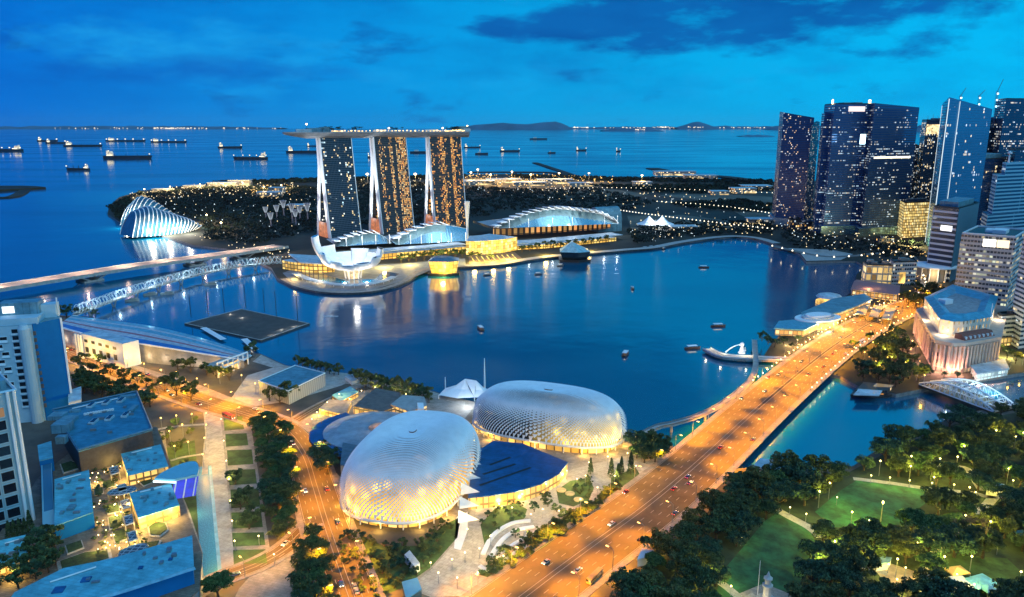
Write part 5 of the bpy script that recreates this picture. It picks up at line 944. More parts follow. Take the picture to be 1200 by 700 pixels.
def balcony_hotel():
    A, B, C = P(-150, 512), P(54, 493), P(86, 483); t = thing('balcony_hotel', B, 'pale blue balconied hotel with blank blue end wall and lit roof screen', 'hotel'); H = HT(B, 381); back = Vector((-37, 52, 0))
    b = MB(); b.prism([(p.x, p.y) for p in (A, B, B + back, A + back)], GZ, H, 0, 1); b.build('wall', [M_HWALL, M_ROOFB], t)
    b = MB(); nrm = Vector(((C - B).y, -(C - B).x, 0)).normalized(); w = [B + nrm * .1, C + nrm * .1, C + back * .5, B + back * .5]; b.prism([(p.x + .3, p.y) for p in w], GZ, HT(C, 373), 0, 1); s_ = b.build('end_slab', [M_HBLANK, M_ROOFB], t)
    b = MB(); b.tube([(C.x + .4, C.y - .4, GZ), (C.x + .4, C.y - .4, HT(C, 372.5))], .9, 4); b.build('edge_fin', M_WHITE, s_, org=t['_o'])
    d = (B - A).normalized(); n = Vector((d.y, -d.x, 0)); L_ = (B - A).length; fl = 5.2
    for i in range(7):                                     # the floors and bays the view shows
        for k in range(11):
            c = B - d * (17.5 + 6.4 * i + (3.2 if k % 2 else 0)); c.z = H - 10.5 - fl * k
            if c.z > GZ + 8: window_part(t, c, d, n, 4.8, 3.9, M_SILL, M_PANE)
    for k in range(12):
        c = B - d * 10.5; c.z = H - 6 - 4.6 * k; b = MB(); b.box(c + n * .5, (4.2, 1.4, 1.2), math.atan2(d.y, d.x)); b.box(c + n * .1 + Vector((0, 0, 1.2)), (3.4, .3, 2.6), math.atan2(d.y, d.x), 1); b.build('balcony', [M_SILL, M_PANE], t)
        c = B - d * .3 + Vector((0, 0, 0)); c.z = H - 7 - 4.6 * k; b = MB(); b.box(c + n * .2 + d * 1.2, (1.5, 1, 2.6), math.atan2(d.y, d.x)); b.build('vent_slot', mat('slot', (.12, .10, .09), .8), t)
    b = MB(); c = B - d * 4.6 + n * 1; b.lathe((c.x, c.y, GZ), [(3.6, 0), (3.6, H - GZ - 2), (2.2, H - GZ + .5)], 14); b.build('round_pier', mat('pier_paint', (.36, .52, .60), .5, var=.04), t)
    b = MB(); b.box((*(B - d * 30 + Vector((0, 12, 0)))[:2], H + .02), (60, 20, 4.5), math.atan2(d.y, d.x)); b.build('roof_floor', M_HWALL, t)
    b = MB(); b.box((*(B - d * 20 + Vector((0, 4, 0)))[:2], H + .03), (6, 2, 3), math.atan2(d.y, d.x)); b.build('lit_lounge', G_GOLD, t)
    c = B - d * 16 + Vector((0, 20, 0)); b = MB(); b.box((c.x, c.y, H + 4.6), (24, 12, 8), .25); s_ = b.build('roof_house', M_ROOFB, t); b = MB(); q = Vector((math.cos(.25), math.sin(.25), 0)); m_ = Vector((-q.y, q.x, 0)); b.box((c.x - q.x * 6 - m_.x * 6.3, c.y - q.y * 6 - m_.y * 6.3, H + 6), (7, .4, 4.5), .25); b.build('lit_screen', glow('roof_screen_light', (.9, .97, 1), 1.6), s_, org=t['_o'])
    c = P(72, 488) ; b = MB(); b.box((c.x - 6, c.y + 14, HT(C, 373)), (9, 9, 9), .3); b.build('lift_house', M_HWALL, t); b = MB(); b.tube([(c.x - 1, c.y + 14, HT(C, 373)), (c.x - 1, c.y + 14, HT(C, 373) + 13)], .5, 5); b.build('antenna', M_SKIN, t)
balcony_hotel()
def framed_tower():
    A, B = P(-190, 712), P(46, 634); t = thing('framed_tower', B, 'dark glazed hotel tower with pale frames at the lower left edge', 'hotel tower'); H = HT(B, 459); d = (B - A).normalized(); n = Vector((d.y, -d.x, 0)); back = -n * 30
    b = MB(); b.prism([(p.x, p.y) for p in (A, B, B + back, A + back)], GZ, H, 0, 1); b.build('wall', [mat('tower_frame', (.26, .40, .46), .55, var=.08, scale=.2), M_ROOFB], t); fl = 6.2; wd = 5.6
    for i in range(7):
        for k in range(10):
            c = B - d * (8.2 + 6.3 * i); c.z = H - 11 - fl * k
            if c.z > GZ + 3: window_part(t, c, d, n, wd, 5.2, mat('frame_pale', (.30, .46, .52), .5, var=.05), mat('room_lit', (.2, .1, .04), .4) if False else (M_PANE if (i * 5 + k * 3) % 17 else glow('dim_room', (1, .5, .15), .22)), sill=False)
    for k, x in enumerate((1.0, 3.6)): c = B - d * x + n * .8; b = MB(); b.tube([c, (c.x, c.y, H + 1)], .75, 6); b.build('edge_column', M_SKIN, t)
    b = MB(); b.box((*(B - d * 22 + back * .5)[:2], H + .02), (40, 14, 4), math.atan2(d.y, d.x)); b.build('roof_house', M_ROOFB, t); b = MB(); q = [A, B, B + back, A + back]
    for i in (0, 1): b.tube([(q[i].x, q[i].y, H + .8), (q[i + 1].x, q[i + 1].y, H + .8)], .7, 4)
    b.build('parapet', M_HWALL, t)
framed_tower()
# ---- shopping podium with roof garden at the lower left
DZ = 16.0
pod = block('podium', [(46, 560), (96, 520), (183, 500), (236, 650), (232, 690), (150, 760), (-60, 760), (-10, 640)], DZ, GZ, mat('podium_wall', (.20, .22, .24), .7), panels('terrace_paving', (.17, .14, .11), 2.6, 1.3, .25, .8, .6, .2), 'shopping podium carrying a lit roof garden among blue roofs', 'building')
t = block('roof_hall', [(62, 481), (160, 459.5), (178, 504), (92, 529)], 30, DZ + .02, mat('dark_louvre_wall', (.035, .035, .04), .7, var=.3, scale=.5), panels('blue_roof', (.04, .21, .33), 8, 3, .25, .5, .6, .14), 'dark walled hall with deep blue roof and skylights above the roof garden', 'hall')
for i, (x, y) in enumerate(((107, 476), (125, 472.5), (142, 470), (110, 495), (128.5, 491), (147.5, 487))):
    c = P(x, y, 30); b = MB(); b.box((c.x, c.y, 30.02), (3.4, 7, 1.1), .12); o = b.build('skylight', mat('skylight_frame', (.42, .54, .60), .5), t); b = MB(); b.box((c.x, c.y, 31.13), (2.2, 5.6, .3), .12); b.build('skylight_glass', M_PANE, o, org=t['_o'])
for i in range(11): c = P(100 + 3.2 * i, 486.5 - .55 * i, 30); b = MB(); b.box((c.x, c.y, 30.02), (1.3, 1.3, 1.2)); b.build('roof_fan', M_SKIN, t)
for x, y, sx, sy, sz in ((74, 505, 9, 8, 5), (68, 490, 8, 8, 2.5), (80, 494, 8, 9, 2), (150, 466, 9, 3, 1.5), (156, 480, 3, 10, 1.2), (73, 519, 5, 4, 4), (88, 483, 6, 2, 1.5)):
    c = P(x, y, 30); b = MB(); b.box((c.x, c.y, 30.03), (sx, sy, sz), .12); b.build('roof_plant', M_ROOFB, t)
b = MB(); pts = [Vector(p) for p in t['_pts']]
for i in range(4): b.tube([pts[i] + Vector((0, 0, .6)), pts[(i + 1) % 4] + Vector((0, 0, .6))], .6, 4)
b.build('parapet', mat('blue_parapet', (.06, .16, .24), .6), t)
M_SKYR = panels('sky_blue_roof', (.12, .44, .54), 14, 2.0, .25, .5, .72, .07)
def roofblk(px, zt, label, wall=None, lights=(), name='roof_pavilion', cat='pavilion', top=None):
    t = block(name, px, zt, DZ + .02, wall or F_GOLDW, top or M_SKYR, label, cat)
    for q in lights: light(t, P(q[0], q[1], DZ + 4), q[2] * 2, (1, .62, .14), .8)
    return t
t = roofblk([(64, 562), (104, 551), (109, 600), (64, 616)], 24, 'large plain blue roof beside the slatted walkway at the left', wall=M_HBLANK); 
for x, y, s in ((70, 572, 2.2), (80, 566, 1.6), (84, 596, 3), (73, 602, 1.6)): c = P(x, y, 24); b = MB(); b.box((c.x, c.y, 24.03), (s, s * 1.4, 1.2), .2); b.build('roof_plant', M_ROOFB, t)
roofblk([(142, 532), (188, 521), (197, 546), (150, 557)], 22, 'blue flat pavilion roof just below the dark walled hall', lights=((146, 556, 2500), (196, 550, 2000)))
roofblk([(152, 578), (200, 567), (210, 592), (162, 607)], 22, 'blue flat pavilion roof in the middle of the roof garden', lights=((165, 614, 2600), (185, 609, 2600), (203, 601, 2600), (150, 590, 1500)))
t = roofblk([(18, 694), (75, 666), (130, 655), (224, 628), (226, 664), (150, 690), (76, 712), (-10, 735)], 24, 'longest blue roof crossing the bottom of the roof garden', wall=M_HBLANK)
q = PP([(228, 664.5), (150, 690), (76, 712)], 24.7); b = MB(); b.ribbon(offset(q, -2.2), offset(q, .2)); b.build('edge_band', mat('pale_blue_edge', (.22, .46, .54), .5), t)
for x, y, s in ((69, 692, 4), (101, 680, 3.4), (165, 666, 1.8), (200, 656, 1.6)): c = P(x, y, 24); b = MB(); b.box((c.x, c.y, 24.03), (s, s, .5), .2); b.build('roof_hatch', M_DEEPB, t)
roofblk([(-30, 640), (30, 627), (33, 655), (-30, 674)], 22, 'bright blue roof at the lower left edge below the framed tower', lights=((15, 672, 1500),), top=panels('bright_blue_roof', (.14, .54, .64), 10, 2, .3, .5, .75, .06))
roofblk([(48, 541), (60, 538), (64, 614), (50, 618)], 21, 'long slatted blue walkway roof beside the framed tower', wall=M_HBLANK, top=facade('slatted_roof', (.05, .16, .24), (.20, .42, .50), 1, 1, -1, [WARM], 0))
roofblk([(44, 522), (60, 517), (62, 536), (46, 540)], 24, 'small glass roofed link at the foot of balconied hotel', wall=M_HBLANK)
roofblk([(80, 458), (95, 453), (95, 468), (80, 472)], 18, 'small white ribbed annex at the foot of blank hotel wall', wall=M_SKIN, top=M_ROOFL, name='annex', cat='annex')
# curved canopy with deep blue screen
t = thing('screen_canopy', P(207, 572, DZ), 'rounded blue canopy over a glowing deep blue screen by the memorial walk', 'canopy'); g = smooth_path(PP([(181, 561), (192, 553), (212, 544), (228, 541), (233, 548), (231, 557)], 25), 5) + [P(205, 562, 25)]; b = MB(); b.prism([(p.x, p.y) for p in g], 24, 25.2, floor=True); b.build('roof', mat('canopy_blue', (.18, .45, .55), .5, var=.08), t)
b = MB(); a, c = P(200, 586, DZ), P(229, 581, DZ); b.face([a, c, Vector((c.x, c.y + 6, 24)), Vector((a.x, a.y + 6, 24))]); b.build('screen', glow('screen_blue', (.01, .015, .75), .75, var=.3, scale=.2), t)
for k in range(3): p = a.lerp(c, .1 + .4 * k); b = MB(); b.tube([p, (p.x, p.y + 6, 24)], .35, 5); b.build('post', M_SKIN, t)
for k in range(14): p = g[0].lerp(g[-1], k / 13) ; b = MB(); b.box((p.x, p.y - .6, 23.4), (.7, .7, .6)); b.build('edge_lamp', G_BLUE, t)
light(t, P(222, 596, 8), 3e3, (1, .7, .3), .6)
# paths, planters and pergolas of the roof garden
M_PLANT = mat('planting', (.02, .045, .012), .95, scale=.8, var=.6, detail=8); M_PERG = facade('pergola_slats', (.10, .10, .10), (.36, .36, .36), 2.4, 2.4, -1, [WARM], 0)
def bed(px, label, h=.9): 
    g = PP(px, DZ); t = thing('planter', sum(g, Vector()) / len(g), label, 'planter', 'planting beds of the roof garden'); b = MB(); b.prism([(p.x, p.y) for p in g], DZ + .02, DZ + h * .6); b.build('kerb', M_PAVEL, t); b = MB(); q = ins(g, .86); b.prism([(p.x, p.y) for p in q], DZ + h * .6, DZ + h); b.build('planting', M_PLANT, t)
for px, lb in (([(119, 566), (134, 562), (136, 571), (121, 574)], 'green bed above the oval pergola'), ([(123, 594), (139, 589), (141, 600), (126, 604)], 'green bed below the oval pergola'), ([(126, 608), (144, 603), (146, 617), (128, 622)], 'largest square green bed beside the grey pergola'), ([(131, 625), (147, 620), (149, 633), (134, 638)], 'green bed left of the lowest square pergola'), ([(110, 575), (121, 572), (122, 579), (111, 582)], 'small bed by the large plain blue roof'),
   ([(173, 619), (183, 612), (195, 614), (198, 622), (188, 630), (175, 629)], 'hexagonal bed with palms in front of the middle pavilion'), ([(163, 566), (176, 560), (180, 566), (168, 571)], 'leaf shaped bed right of the oval pergola'), ([(76, 641), (96, 634), (99, 643), (79, 651)], 'bed with amber lights near the lower roof'), ([(66, 660), (100, 648), (130, 645), (132, 655), (70, 676)], 'long dark bed along the longest blue roof'), ([(150, 640), (190, 634), (184, 646), (140, 659)], 'dark bed round the lower oval pergola'), ([(70, 545), (84, 541), (100, 548), (74, 556)], 'bed in front of the dark walled hall')): bed(px, lb)
def pergola(px, label, rnd=False, z=DZ + 4):
    g = PP(px, z); t = thing('pergola', sum(g, Vector()) / len(g) - Vector((0, 0, 4)), label, 'pergola', 'slatted garden pergolas')
    if rnd: c = sum(g, Vector()) / len(g); a = (g[1] - g[0]).length / 2; g = [c + (g[1] - g[0]) * .5 * math.cos(k) + (g[3] - g[0]) * .5 * math.sin(k) for k in np.linspace(0, 6.28, 25)[:-1]]
    b = MB(); n = len(g)
    for i in range(n): b.tube([g[i], g[(i + 1) % n]], .35, 4)
    b.build('ring_beam', M_STEEL, t); b = MB(); b.face(g, 0, [(p.x, p.y) for p in g]); b.build('slat_roof', M_PERG, t)
    for i in range(0, n, max(1, n // 4)): b = MB(); p = g[i]; b.tube([(p.x, p.y, DZ), p], .3, 5); b.build('post', M_STEEL, t)
pergola([(128, 583), (162, 576), (158, 568), (124, 575)], 'upper oval pergola beside the middle blue pavilion', True); pergola([(140, 656), (175, 644), (172, 634), (137, 646)], 'lower oval pergola at the edge of the longest blue roof', True)
for g, lb in (([(137, 570), (147, 567), (149, 574), (139, 577)], 'small square pergola just above upper oval pergola'), ([(141, 588), (151, 585), (153, 594), (143, 597)], 'square pergola just below upper oval pergola'), ([(145, 606), (155, 603), (157, 613), (147, 616)], 'grey square pergola beside the largest green bed'), ([(149, 625), (159, 622), (161, 632), (151, 635)], 'lowest square pergola beside the lowest square bed'), ([(128, 549), (138, 546), (140, 554), (130, 557)], 'topmost square pergola near the dark walled hall')): pergola(g, lb)
for g in ([(104, 604), (112, 592), (122, 592), (125, 604), (118, 612)], [(118, 622), (128, 618), (136, 640), (124, 648)], [(76, 622), (112, 610), (114, 617), (78, 630)]): sheet('path', PP(g, DZ), M_PAVE, .03)
for i in range(60):
    x, y = random.Random(i).uniform(100, 165), random.Random(i + 99).uniform(542, 650); c = P(x, y, DZ)
    t = thing('garden_lamp', c, 'low warm lamp on the roof garden paths', 'lamp', 'roof garden lamps'); b = MB(); b.tube([c, c + Vector((0, 0, 1.4))], .1, 5); b.build('post', M_DARK, t); b = MB(); b.lathe(c + Vector((0, 0, 1.4)), [(.15, 0), (.3, .25), (.2, .5)], 6); b.build('lamp_head', G_WARM, t)
    if i % 2 == 0: light(t, c + Vector((0, 0, 2.6)), 2000, (1, .62, .14), .3)

# small plant on the plain roofs: ducts, fans, hatches, rails
RP = random.Random(8)
for (tl_, z, m_) in (([(66, 565), (102, 555), (106, 596), (67, 610)], 24, M_STEEL), ([(146, 534), (186, 524), (194, 544), (153, 554)], 22, M_ROOFB), ([(156, 580), (198, 570), (206, 590), (165, 602)], 22, M_ROOFB), ([(40, 690), (130, 660), (218, 634), (220, 658), (110, 690)], 24, M_STEEL), ([(0, 640), (28, 632), (30, 654), (0, 664)], 22, M_STEEL), ([(66, 484), (155, 464), (170, 500), (96, 522)], 30, M_STEEL)):
    poly = [(p.x, p.y) for p in PP(tl_, z)]; xs = [p[0] for p in poly]; ys = [p[1] for p in poly]; host = min((o for o in S.objects if o.type == 'EMPTY' and o.parent is None and o.name.split('.')[0] in ('roof_pavilion', 'roof_hall')), key=lambda o: (o.location.x - sum(xs) / 4) ** 2 + (o.location.y - sum(ys) / 4) ** 2); k = 0
    while k < 9:
        x, y = RP.uniform(min(xs), max(xs)), RP.uniform(min(ys), max(ys))
        if not inpoly(x, y, poly): continue
        b = MB(); b.box((x, y, z + .04 + k * .003), (RP.uniform(.8, 3.5), RP.uniform(.8, 2), RP.uniform(.4, 1.4)), .25); b.build('roof_plant', m_, host); k += 1
    a, c = Vector((poly[0][0], poly[0][1], z + .5)), Vector((poly[1][0], poly[1][1], z + .5)); b = MB(); b.tube([a.lerp(c, .2), a.lerp(c, .8)], .35, 6); b.build('duct', M_SKIN, host)
# ================================================================== ground surfaces, trees, lamps, traffic
def strip(name, px, w, m, dz=.03, z=GZ, sm=6):
    f = smooth_path(PP(px, z + dz), sm); b = MB(); b.ribbon(offset(f, -w / 2), offset(f, w / 2)); return setting(b.build(name, m))
M_LAWN2 = mat('park_lawn', (.016, .095, .035), .95, scale=.12, var=.6, detail=12)
sheet('plaza', [(548, 606), (560, 584), (610, 583), (662, 552), (735, 534), (770, 528), (778, 545), (755, 562), (700, 600), (640, 640), (560, 698), (505, 700), (478, 690), (505, 668), (530, 640)], M_PAVEL, .03)
sheet('plaza', [(384, 545), (400, 560), (405, 615), (440, 650), (480, 655), (505, 640), (520, 600), (545, 520), (560, 478), (590, 478), (740, 520), (742, 532), (700, 545), (560, 590), (540, 640), (490, 680), (450, 672), (400, 640)], M_PAVE, .02)
sheet('plaza', [(345, 497), (374, 480), (425, 442), (500, 458), (560, 472), (545, 490), (450, 490), (400, 500), (378, 520)], M_PAVE, .025)
sheet('plaza', [(60, 400), (100, 425), (150, 446), (236, 474), (300, 492), (306, 480), (236, 452), (165, 430), (100, 405)], M_PAVE, .02)
sheet('plaza', [(290, 440), (330, 428), (425, 440), (400, 452), (340, 470), (300, 476), (270, 468)], M_CONC, .015)
sheet('promenade', [(306, 416), (332, 428), (400, 443), (500, 457), (545, 471), (545, 476), (500, 463), (400, 449), (330, 434), (296, 424)], M_PAVEL, .05)
sheet('path', [(238, 478), (258, 480), (276, 672), (254, 676)], M_PAVEL, .05)
sheet('pool', [(228, 548), (245, 546), (257, 672), (236, 676)], mat('pool_tiles', (.06, .28, .40), .25, var=.5, scale=1.6, detail=10), .07)
strip('pool_rim', [(246, 546), (258, 674)], 1.6, mat('pool_rim', (.2, .45, .55), .4), .09)
LW = [(262, 489, 284, 505), (264, 509, 289, 524), (266, 528, 295, 546), (268, 551, 299, 569), (270, 574, 303, 596), (271, 601, 306, 620), (272, 625, 309, 641), (273, 645, 311, 662)]
sheet('path', [(258, 480), (292, 484), (318, 655), (276, 672)], M_PAVE, .04)
for i, (x0, y0, x1, y1) in enumerate(LW): sheet('lawn', [(x0, y0), (x1, y0 - 1), (x1 + 2, y1 - 2), (x0 + 1, y1)], M_GRASS, .10)
sheet('lawn', [(186, 528), (228, 516), (236, 600), (226, 640), (205, 560)], M_GRASS, .04)
for px, w in (([(166, 508), (200, 500.5), (246, 497)], 3.2), ([(246, 497), (242, 520), (240, 556)], 3.2), ([(200, 540), (214, 536), (240, 532)], 2.4)):
    strip('path', px, w, M_PAVEL, .14)
strip('path', [(190, 505), (196, 545), (218, 600), (234, 650)], 3.0, M_PAVE, .12)
sheet('lawn', [(395, 640), (410, 622), (450, 640), (490, 640), (520, 615), (540, 606), (536, 630), (505, 665), (470, 690), (430, 705), (418, 690)], M_GRASS, .06)
sheet('path', [(300, 668), (345, 650), (356, 662), (352, 705), (270, 712), (280, 690)], M_PAVE, .03)
# ---- forecourt garden of the domes
for px, nm, m, dz in (([(535, 606), (548, 600), (548, 622), (540, 645), (532, 643)], 'path', M_WHITE, .06), ([(553, 630), (562, 606), (571, 610), (566, 640), (560, 662), (553, 660)], 'path', M_PAVEL, .07), ([(563, 615), (580, 596), (604, 590), (618, 597), (614, 608), (590, 616), (568, 640)], 'lawn', M_GRASS, .08), ([(652, 575), (668, 564), (690, 560), (696, 572), (690, 586), (672, 594), (655, 590)], 'lawn', M_GRASS, .08), ([(619, 586), (645, 583), (650, 598), (628, 606), (618, 598)], 'plaza', M_CONC, .05),
                       ([(612, 640), (640, 618), (700, 585), (716, 570), (726, 574), (690, 604), (640, 640), (575, 678), (562, 674)], 'lawn', M_GRASS, .07), ([(716, 560), (745, 548), (752, 560), (728, 578), (716, 574)], 'lawn', M_GRASS, .07)): sheet(nm, px, m, dz)
for k, (px, w) in enumerate((([(566, 650), (578, 628), (600, 614), (622, 611)], 2.2), ([(574, 655), (588, 634), (606, 622), (626, 618)], 2.2), ([(583, 655), (600, 640), (622, 628), (634, 622)], 2.0), ([(562, 664), (574, 668), (598, 652), (620, 640)], 2.0))):
    f = smooth_path(PP(px, GZ + .1), 5); b = MB(); l, r = offset(f, -w / 2), offset(f, w / 2); b.prism([(p.x, p.y) for p in l] + [(p.x, p.y) for p in r[::-1]], GZ, GZ + .75); tag(b.build('terrace_step', M_WHITE), ('outermost curved white terrace in the forecourt garden', 'second curved white terrace in the forecourt garden', 'short inner curved white terrace in the forecourt garden', 'lowest curved white terrace nearest the road')[k], 'terrace', 'curved garden terraces')
for x, y, lb in ((658, 575, 'round pale disc in the oval lawn nearest the road bend'), (668, 579, 'middle round pale disc in the oval lawn'), (678, 586, 'lowest round pale disc in the oval lawn')):
    c = P(x, y); b = MB(); b.lathe(c, [(2.6, 0), (2.6, .5), (2.2, .6)], 20); tag(b.build('stone_disc', mat('warm_disc', (.55, .42, .2), .6)), lb, 'disc', 'pale discs on the oval lawn')
t = block('entrance_canopy', [(471, 682), (489, 677), (494, 690), (476, 702)], 8, GZ, M_GLASSB, mat('canopy_blue', (.12, .34, .44), .5), 'small blue roofed stair canopy at the bottom by the memorial road', 'canopy')
t = block('shelter', [(474, 650), (480, 645), (492, 660), (486, 664)], 8, GZ, M_SKIN, M_ROOFL, 'small white edged roof among dark shrubs before nearer dome', 'shelter')
# ---- trees
M_BARK = mat('bark', (.06, .045, .032), .9, var=.3, scale=1.5)
def leafmat(name, c, c2, sc=.22): return mat(name, c, .85, var=.5, scale=sc, detail=3, spec=.2, col2=c2)
LEAF = [leafmat('leaf_dark', (.042, .080, .042), (.085, .14, .055)), leafmat('leaf_mid', (.055, .09, .04), (.11, .15, .06)), leafmat('leaf_teal', (.035, .085, .055), (.07, .14, .075)), leafmat('leaf_olive', (.075, .10, .035), (.14, .17, .06)), leafmat('leaf_green', (.04, .11, .04), (.09, .17, .06))]
def crown_mesh(seed, R, H0, H1, nblob, nleaf, size, flat=1.0, cone=False):
    r = np.random.default_rng(seed); V, F = [], []; n = nblob * nleaf
    if cone:
        t = r.random(n) ** .8; rr = R * (1 - t) ** .7 * (.55 + .45 * r.random(n)); a = r.random(n) * 6.283; c = np.stack([rr * np.cos(a), rr * np.sin(a), H0 + (H1 - H0) * t], 1)
    else:
        a = r.random(nblob) * 6.283; rr = R * .80 * np.sqrt(r.random(nblob)); zz = r.random(nblob); zc = H0 + (H1 - H0) * (.2 + .75 * zz * np.sqrt(np.clip(1 - (rr / R) ** 2, .05, 1)))
        bs = R * (.15 + .15 * r.random(nblob)); bi = np.repeat(np.arange(nblob), nleaf); d = r.normal(size=(n, 3)); d /= np.linalg.norm(d, axis=1)[:, None]; d[:, 2] = np.where(r.random(n) < .75, np.abs(d[:, 2]), d[:, 2])
        k = bs[bi] * (.72 + .33 * r.random(n)); c = np.stack([(rr * np.cos(a))[bi] + d[:, 0] * k, (rr * np.sin(a))[bi] + d[:, 1] * k, zc[bi] + d[:, 2] * k * .72 * flat], 1)
    q = r.normal(size=(n, 3)); q /= np.linalg.norm(q, axis=1)[:, None]; w = np.cross(q, r.normal(size=(n, 3))); w /= np.linalg.norm(w, axis=1)[:, None]; s = (size * (.6 + .8 * r.random(n)))[:, None]
    v = np.stack([c - q * s, c + w * s * .62, c + q * s, c - w * s * .62], 1).reshape(-1, 3)
    me = bpy.data.meshes.new('crown'); me.from_pydata(v.tolist(), [], np.arange(4 * n).reshape(-1, 4).tolist()); return me
def tree_proto(name, seed, R, H0, H1, nb, nl, size, leaf, cone=False, flat=1.0, limbs=6):
    r = random.Random(seed); b = MB(); b.tube([(0, 0, -.3), (r.uniform(-.2, .2), r.uniform(-.2, .2), H0 * .6), (0, 0, H0 + (H1 - H0) * .35)], [R * .07 + .12, R * .05 + .08, R * .025], 7)
    if not cone:
        for k in range(limbs): a = k * 6.283 / limbs + r.uniform(-.4, .4); l = R * r.uniform(.45, .75); b.tube([(0, 0, H0 * r.uniform(.5, .75)), (math.cos(a) * l * .5, math.sin(a) * l * .5, H0 * 1.02), (math.cos(a) * l, math.sin(a) * l, H0 + (H1 - H0) * .45)], [R * .03, R * .022, R * .01], 5)
    root = b.build('trunk', M_BARK, org=(0, 0, 0)); t = thing(name, (0, 0, 0), 'tree', 'tree'); root.parent = t; root.location = (0, 0, 0)
    me = crown_mesh(seed, R, H0, H1, nb, nl, size, flat, cone); me.materials.append(leaf); o = bpy.data.objects.new('crown', me); COL.objects.link(o); o.parent = t; t['_used'] = 0; return t
PROTO = {'broad': [tree_proto('broad_tree', 11 + i, (9.5, 8.2, 10, 8.8, 7.6)[i], 5.5, (13.5, 14.5, 12.5, 15, 11.5)[i], 48, 72, .5, LEAF[(0, 1, 2, 3, 4)[i]], flat=.9) for i in range(5)], 'round': [tree_proto('round_tree', 31 + i, 5.6, 3.2, 10.5, 18, 70, .5, LEAF[i % 3]) for i in range(3)],
         'column': [tree_proto('column_tree', 51 + i, 2.4, 1.0, 13, 1, 700, .45, LEAF[0], cone=True) for i in range(1)], 'shrub': [tree_proto('shrub', 61 + i, 2.6, .6, 3.0, 8, 50, .38, LEAF[1 + i], limbs=3) for i in range(2)]}
def plant(kind, loc, sc, label, group):
    p = random.choice(PROTO[kind])
    if not p['_used']:
        p['_used'] = 1; p.location = loc; p.rotation_euler = (0, 0, random.random() * 6.28); p.scale = (sc,) * 3; tag(p, label, None, group); p['category'] = 'tree' if kind != 'shrub' else 'shrub'; return p
    return dup(p, loc, random.random() * 6.28, label, group, (sc * random.uniform(.92, 1.08), sc * random.uniform(.92, 1.08), sc * random.uniform(.85, 1.1)))
TREES = []
def grove(kind, px, spacing, label, group, s0=.85, s1=1.15, avoid=(), n=4000, maxn=200, z=GZ, own=None):
    poly = [(p.x, p.y) for p in PP(px, z)]; av = [[(p.x, p.y) for p in PP(a, z)] for a in avoid]; xs = [p[0] for p in poly]; ys = [p[1] for p in poly]; c = 0; mine = []
    for _ in range(n):
        x, y = random.uniform(min(xs), max(xs)), random.uniform(min(ys), max(ys))
        if not inpoly(x, y, poly) or any(inpoly(x, y, a) for a in av) or any((x - q[0]) ** 2 + (y - q[1]) ** 2 < spacing ** 2 for q in mine): continue
        mine.append((x, y)); plant(kind, (x, y, z), random.uniform(s0, s1), label, group); c += 1
        if c >= maxn: break
    return mine
def trees_at(kind, lst, label, group, s=1.0, z=GZ):
    for q in lst: plant(kind, P(q[0], q[1], z), s * (q[2] if len(q) > 2 else 1) * random.uniform(.9, 1.1), label, group)
# park at the lower right: lawns, paths and clearings stay open
LAWN1 = [(838, 700), (848, 668), (872, 640), (895, 612), (912, 600), (948, 620), (958, 640), (944, 668), (930, 705)]; LAWN2 = [(955, 600), (985, 575), (1004, 563), (1040, 568), (1082, 573), (1092, 584), (1072, 600), (1058, 614), (1030, 618), (975, 618)]
sheet('lawn', LAWN1, M_LAWN2, .06); sheet('lawn', LAWN2, M_LAWN2, .06); sheet('lawn', [(720, 710), (770, 650), (830, 600), (880, 560), (990, 556), (1060, 520), (1120, 497), (1210, 480), (1320, 560), (1320, 730), (720, 730)], mat('park_ground', (.022, .04, .018), .95, scale=.1, var=.5, detail=8), .03)
PATHS = [([(1000, 561), (1042, 566), (1090, 573), (1140, 578), (1165, 582), (1230, 574)], 4), ([(905, 594), (922, 604), (948, 618), (962, 630)], 5), ([(828, 675), (846, 684), (866, 700)], 4), ([(890, 700), (870, 712)], 8), ([(958, 640), (1000, 660), (1040, 672)], 4), ([(1165, 582), (1140, 610), (1110, 630), (1090, 660), (1085, 700)], 5), ([(1092, 548), (1130, 548), (1140, 560), (1150, 575)], 4)]
for p, w in PATHS: strip('path', p, w, M_PAVEL, .09)
sheet('plaza', [(838, 720), (866, 696), (895, 684), (930, 698), (948, 720)], M_PAVE, .08)
sheet('plaza', [(1026, 668), (1042, 660), (1078, 672), (1080, 684), (1062, 688), (1034, 680)], mat('sand_court', (.5, .36, .2), .8), .08)
sheet('plaza', [(1110, 650), (1180, 655), (1230, 700), (1120, 705), (1095, 690)], M_GRASS, .08)
up = lambda poly, d: [(x, y + d) for x, y in poly]
PA = [LAWN1, up(LAWN1, 14), LAWN2, up(LAWN2, 16), [(1018, 662), (1086, 662), (1090, 706), (1020, 706)], [(1095, 662), (1205, 652), (1240, 720), (1090, 720)], [(1130, 575), (1230, 570), (1230, 590), (1130, 592)], [(900, 690), (838, 690), (838, 730), (940, 730), (945, 695)], [(990, 561), (1140, 574), (1138, 590), (990, 576)]]
grove('broad', [(726, 712), (752, 672), (800, 628), (846, 592), (880, 566), (920, 560), (938, 576), (908, 600), (868, 640), (842, 668), (838, 700), (826, 730), (726, 730)], 9.6, 'dark spreading tree in the belt between bridge road and first park lawn', 'trees beside the bridge road', .65, 1.05, PA, maxn=60)
grove('broad', [(936, 560), (1000, 556), (1022, 536), (1062, 520), (1112, 496), (1160, 486), (1230, 476), (1310, 540), (1310, 568), (1180, 566), (1100, 545), (1085, 562), (1000, 556), (956, 600), (936, 590)], 10.2, 'dark broad tree in the belt along the river bank', 'trees along the river bank', .6, 1.1, PA, maxn=70)
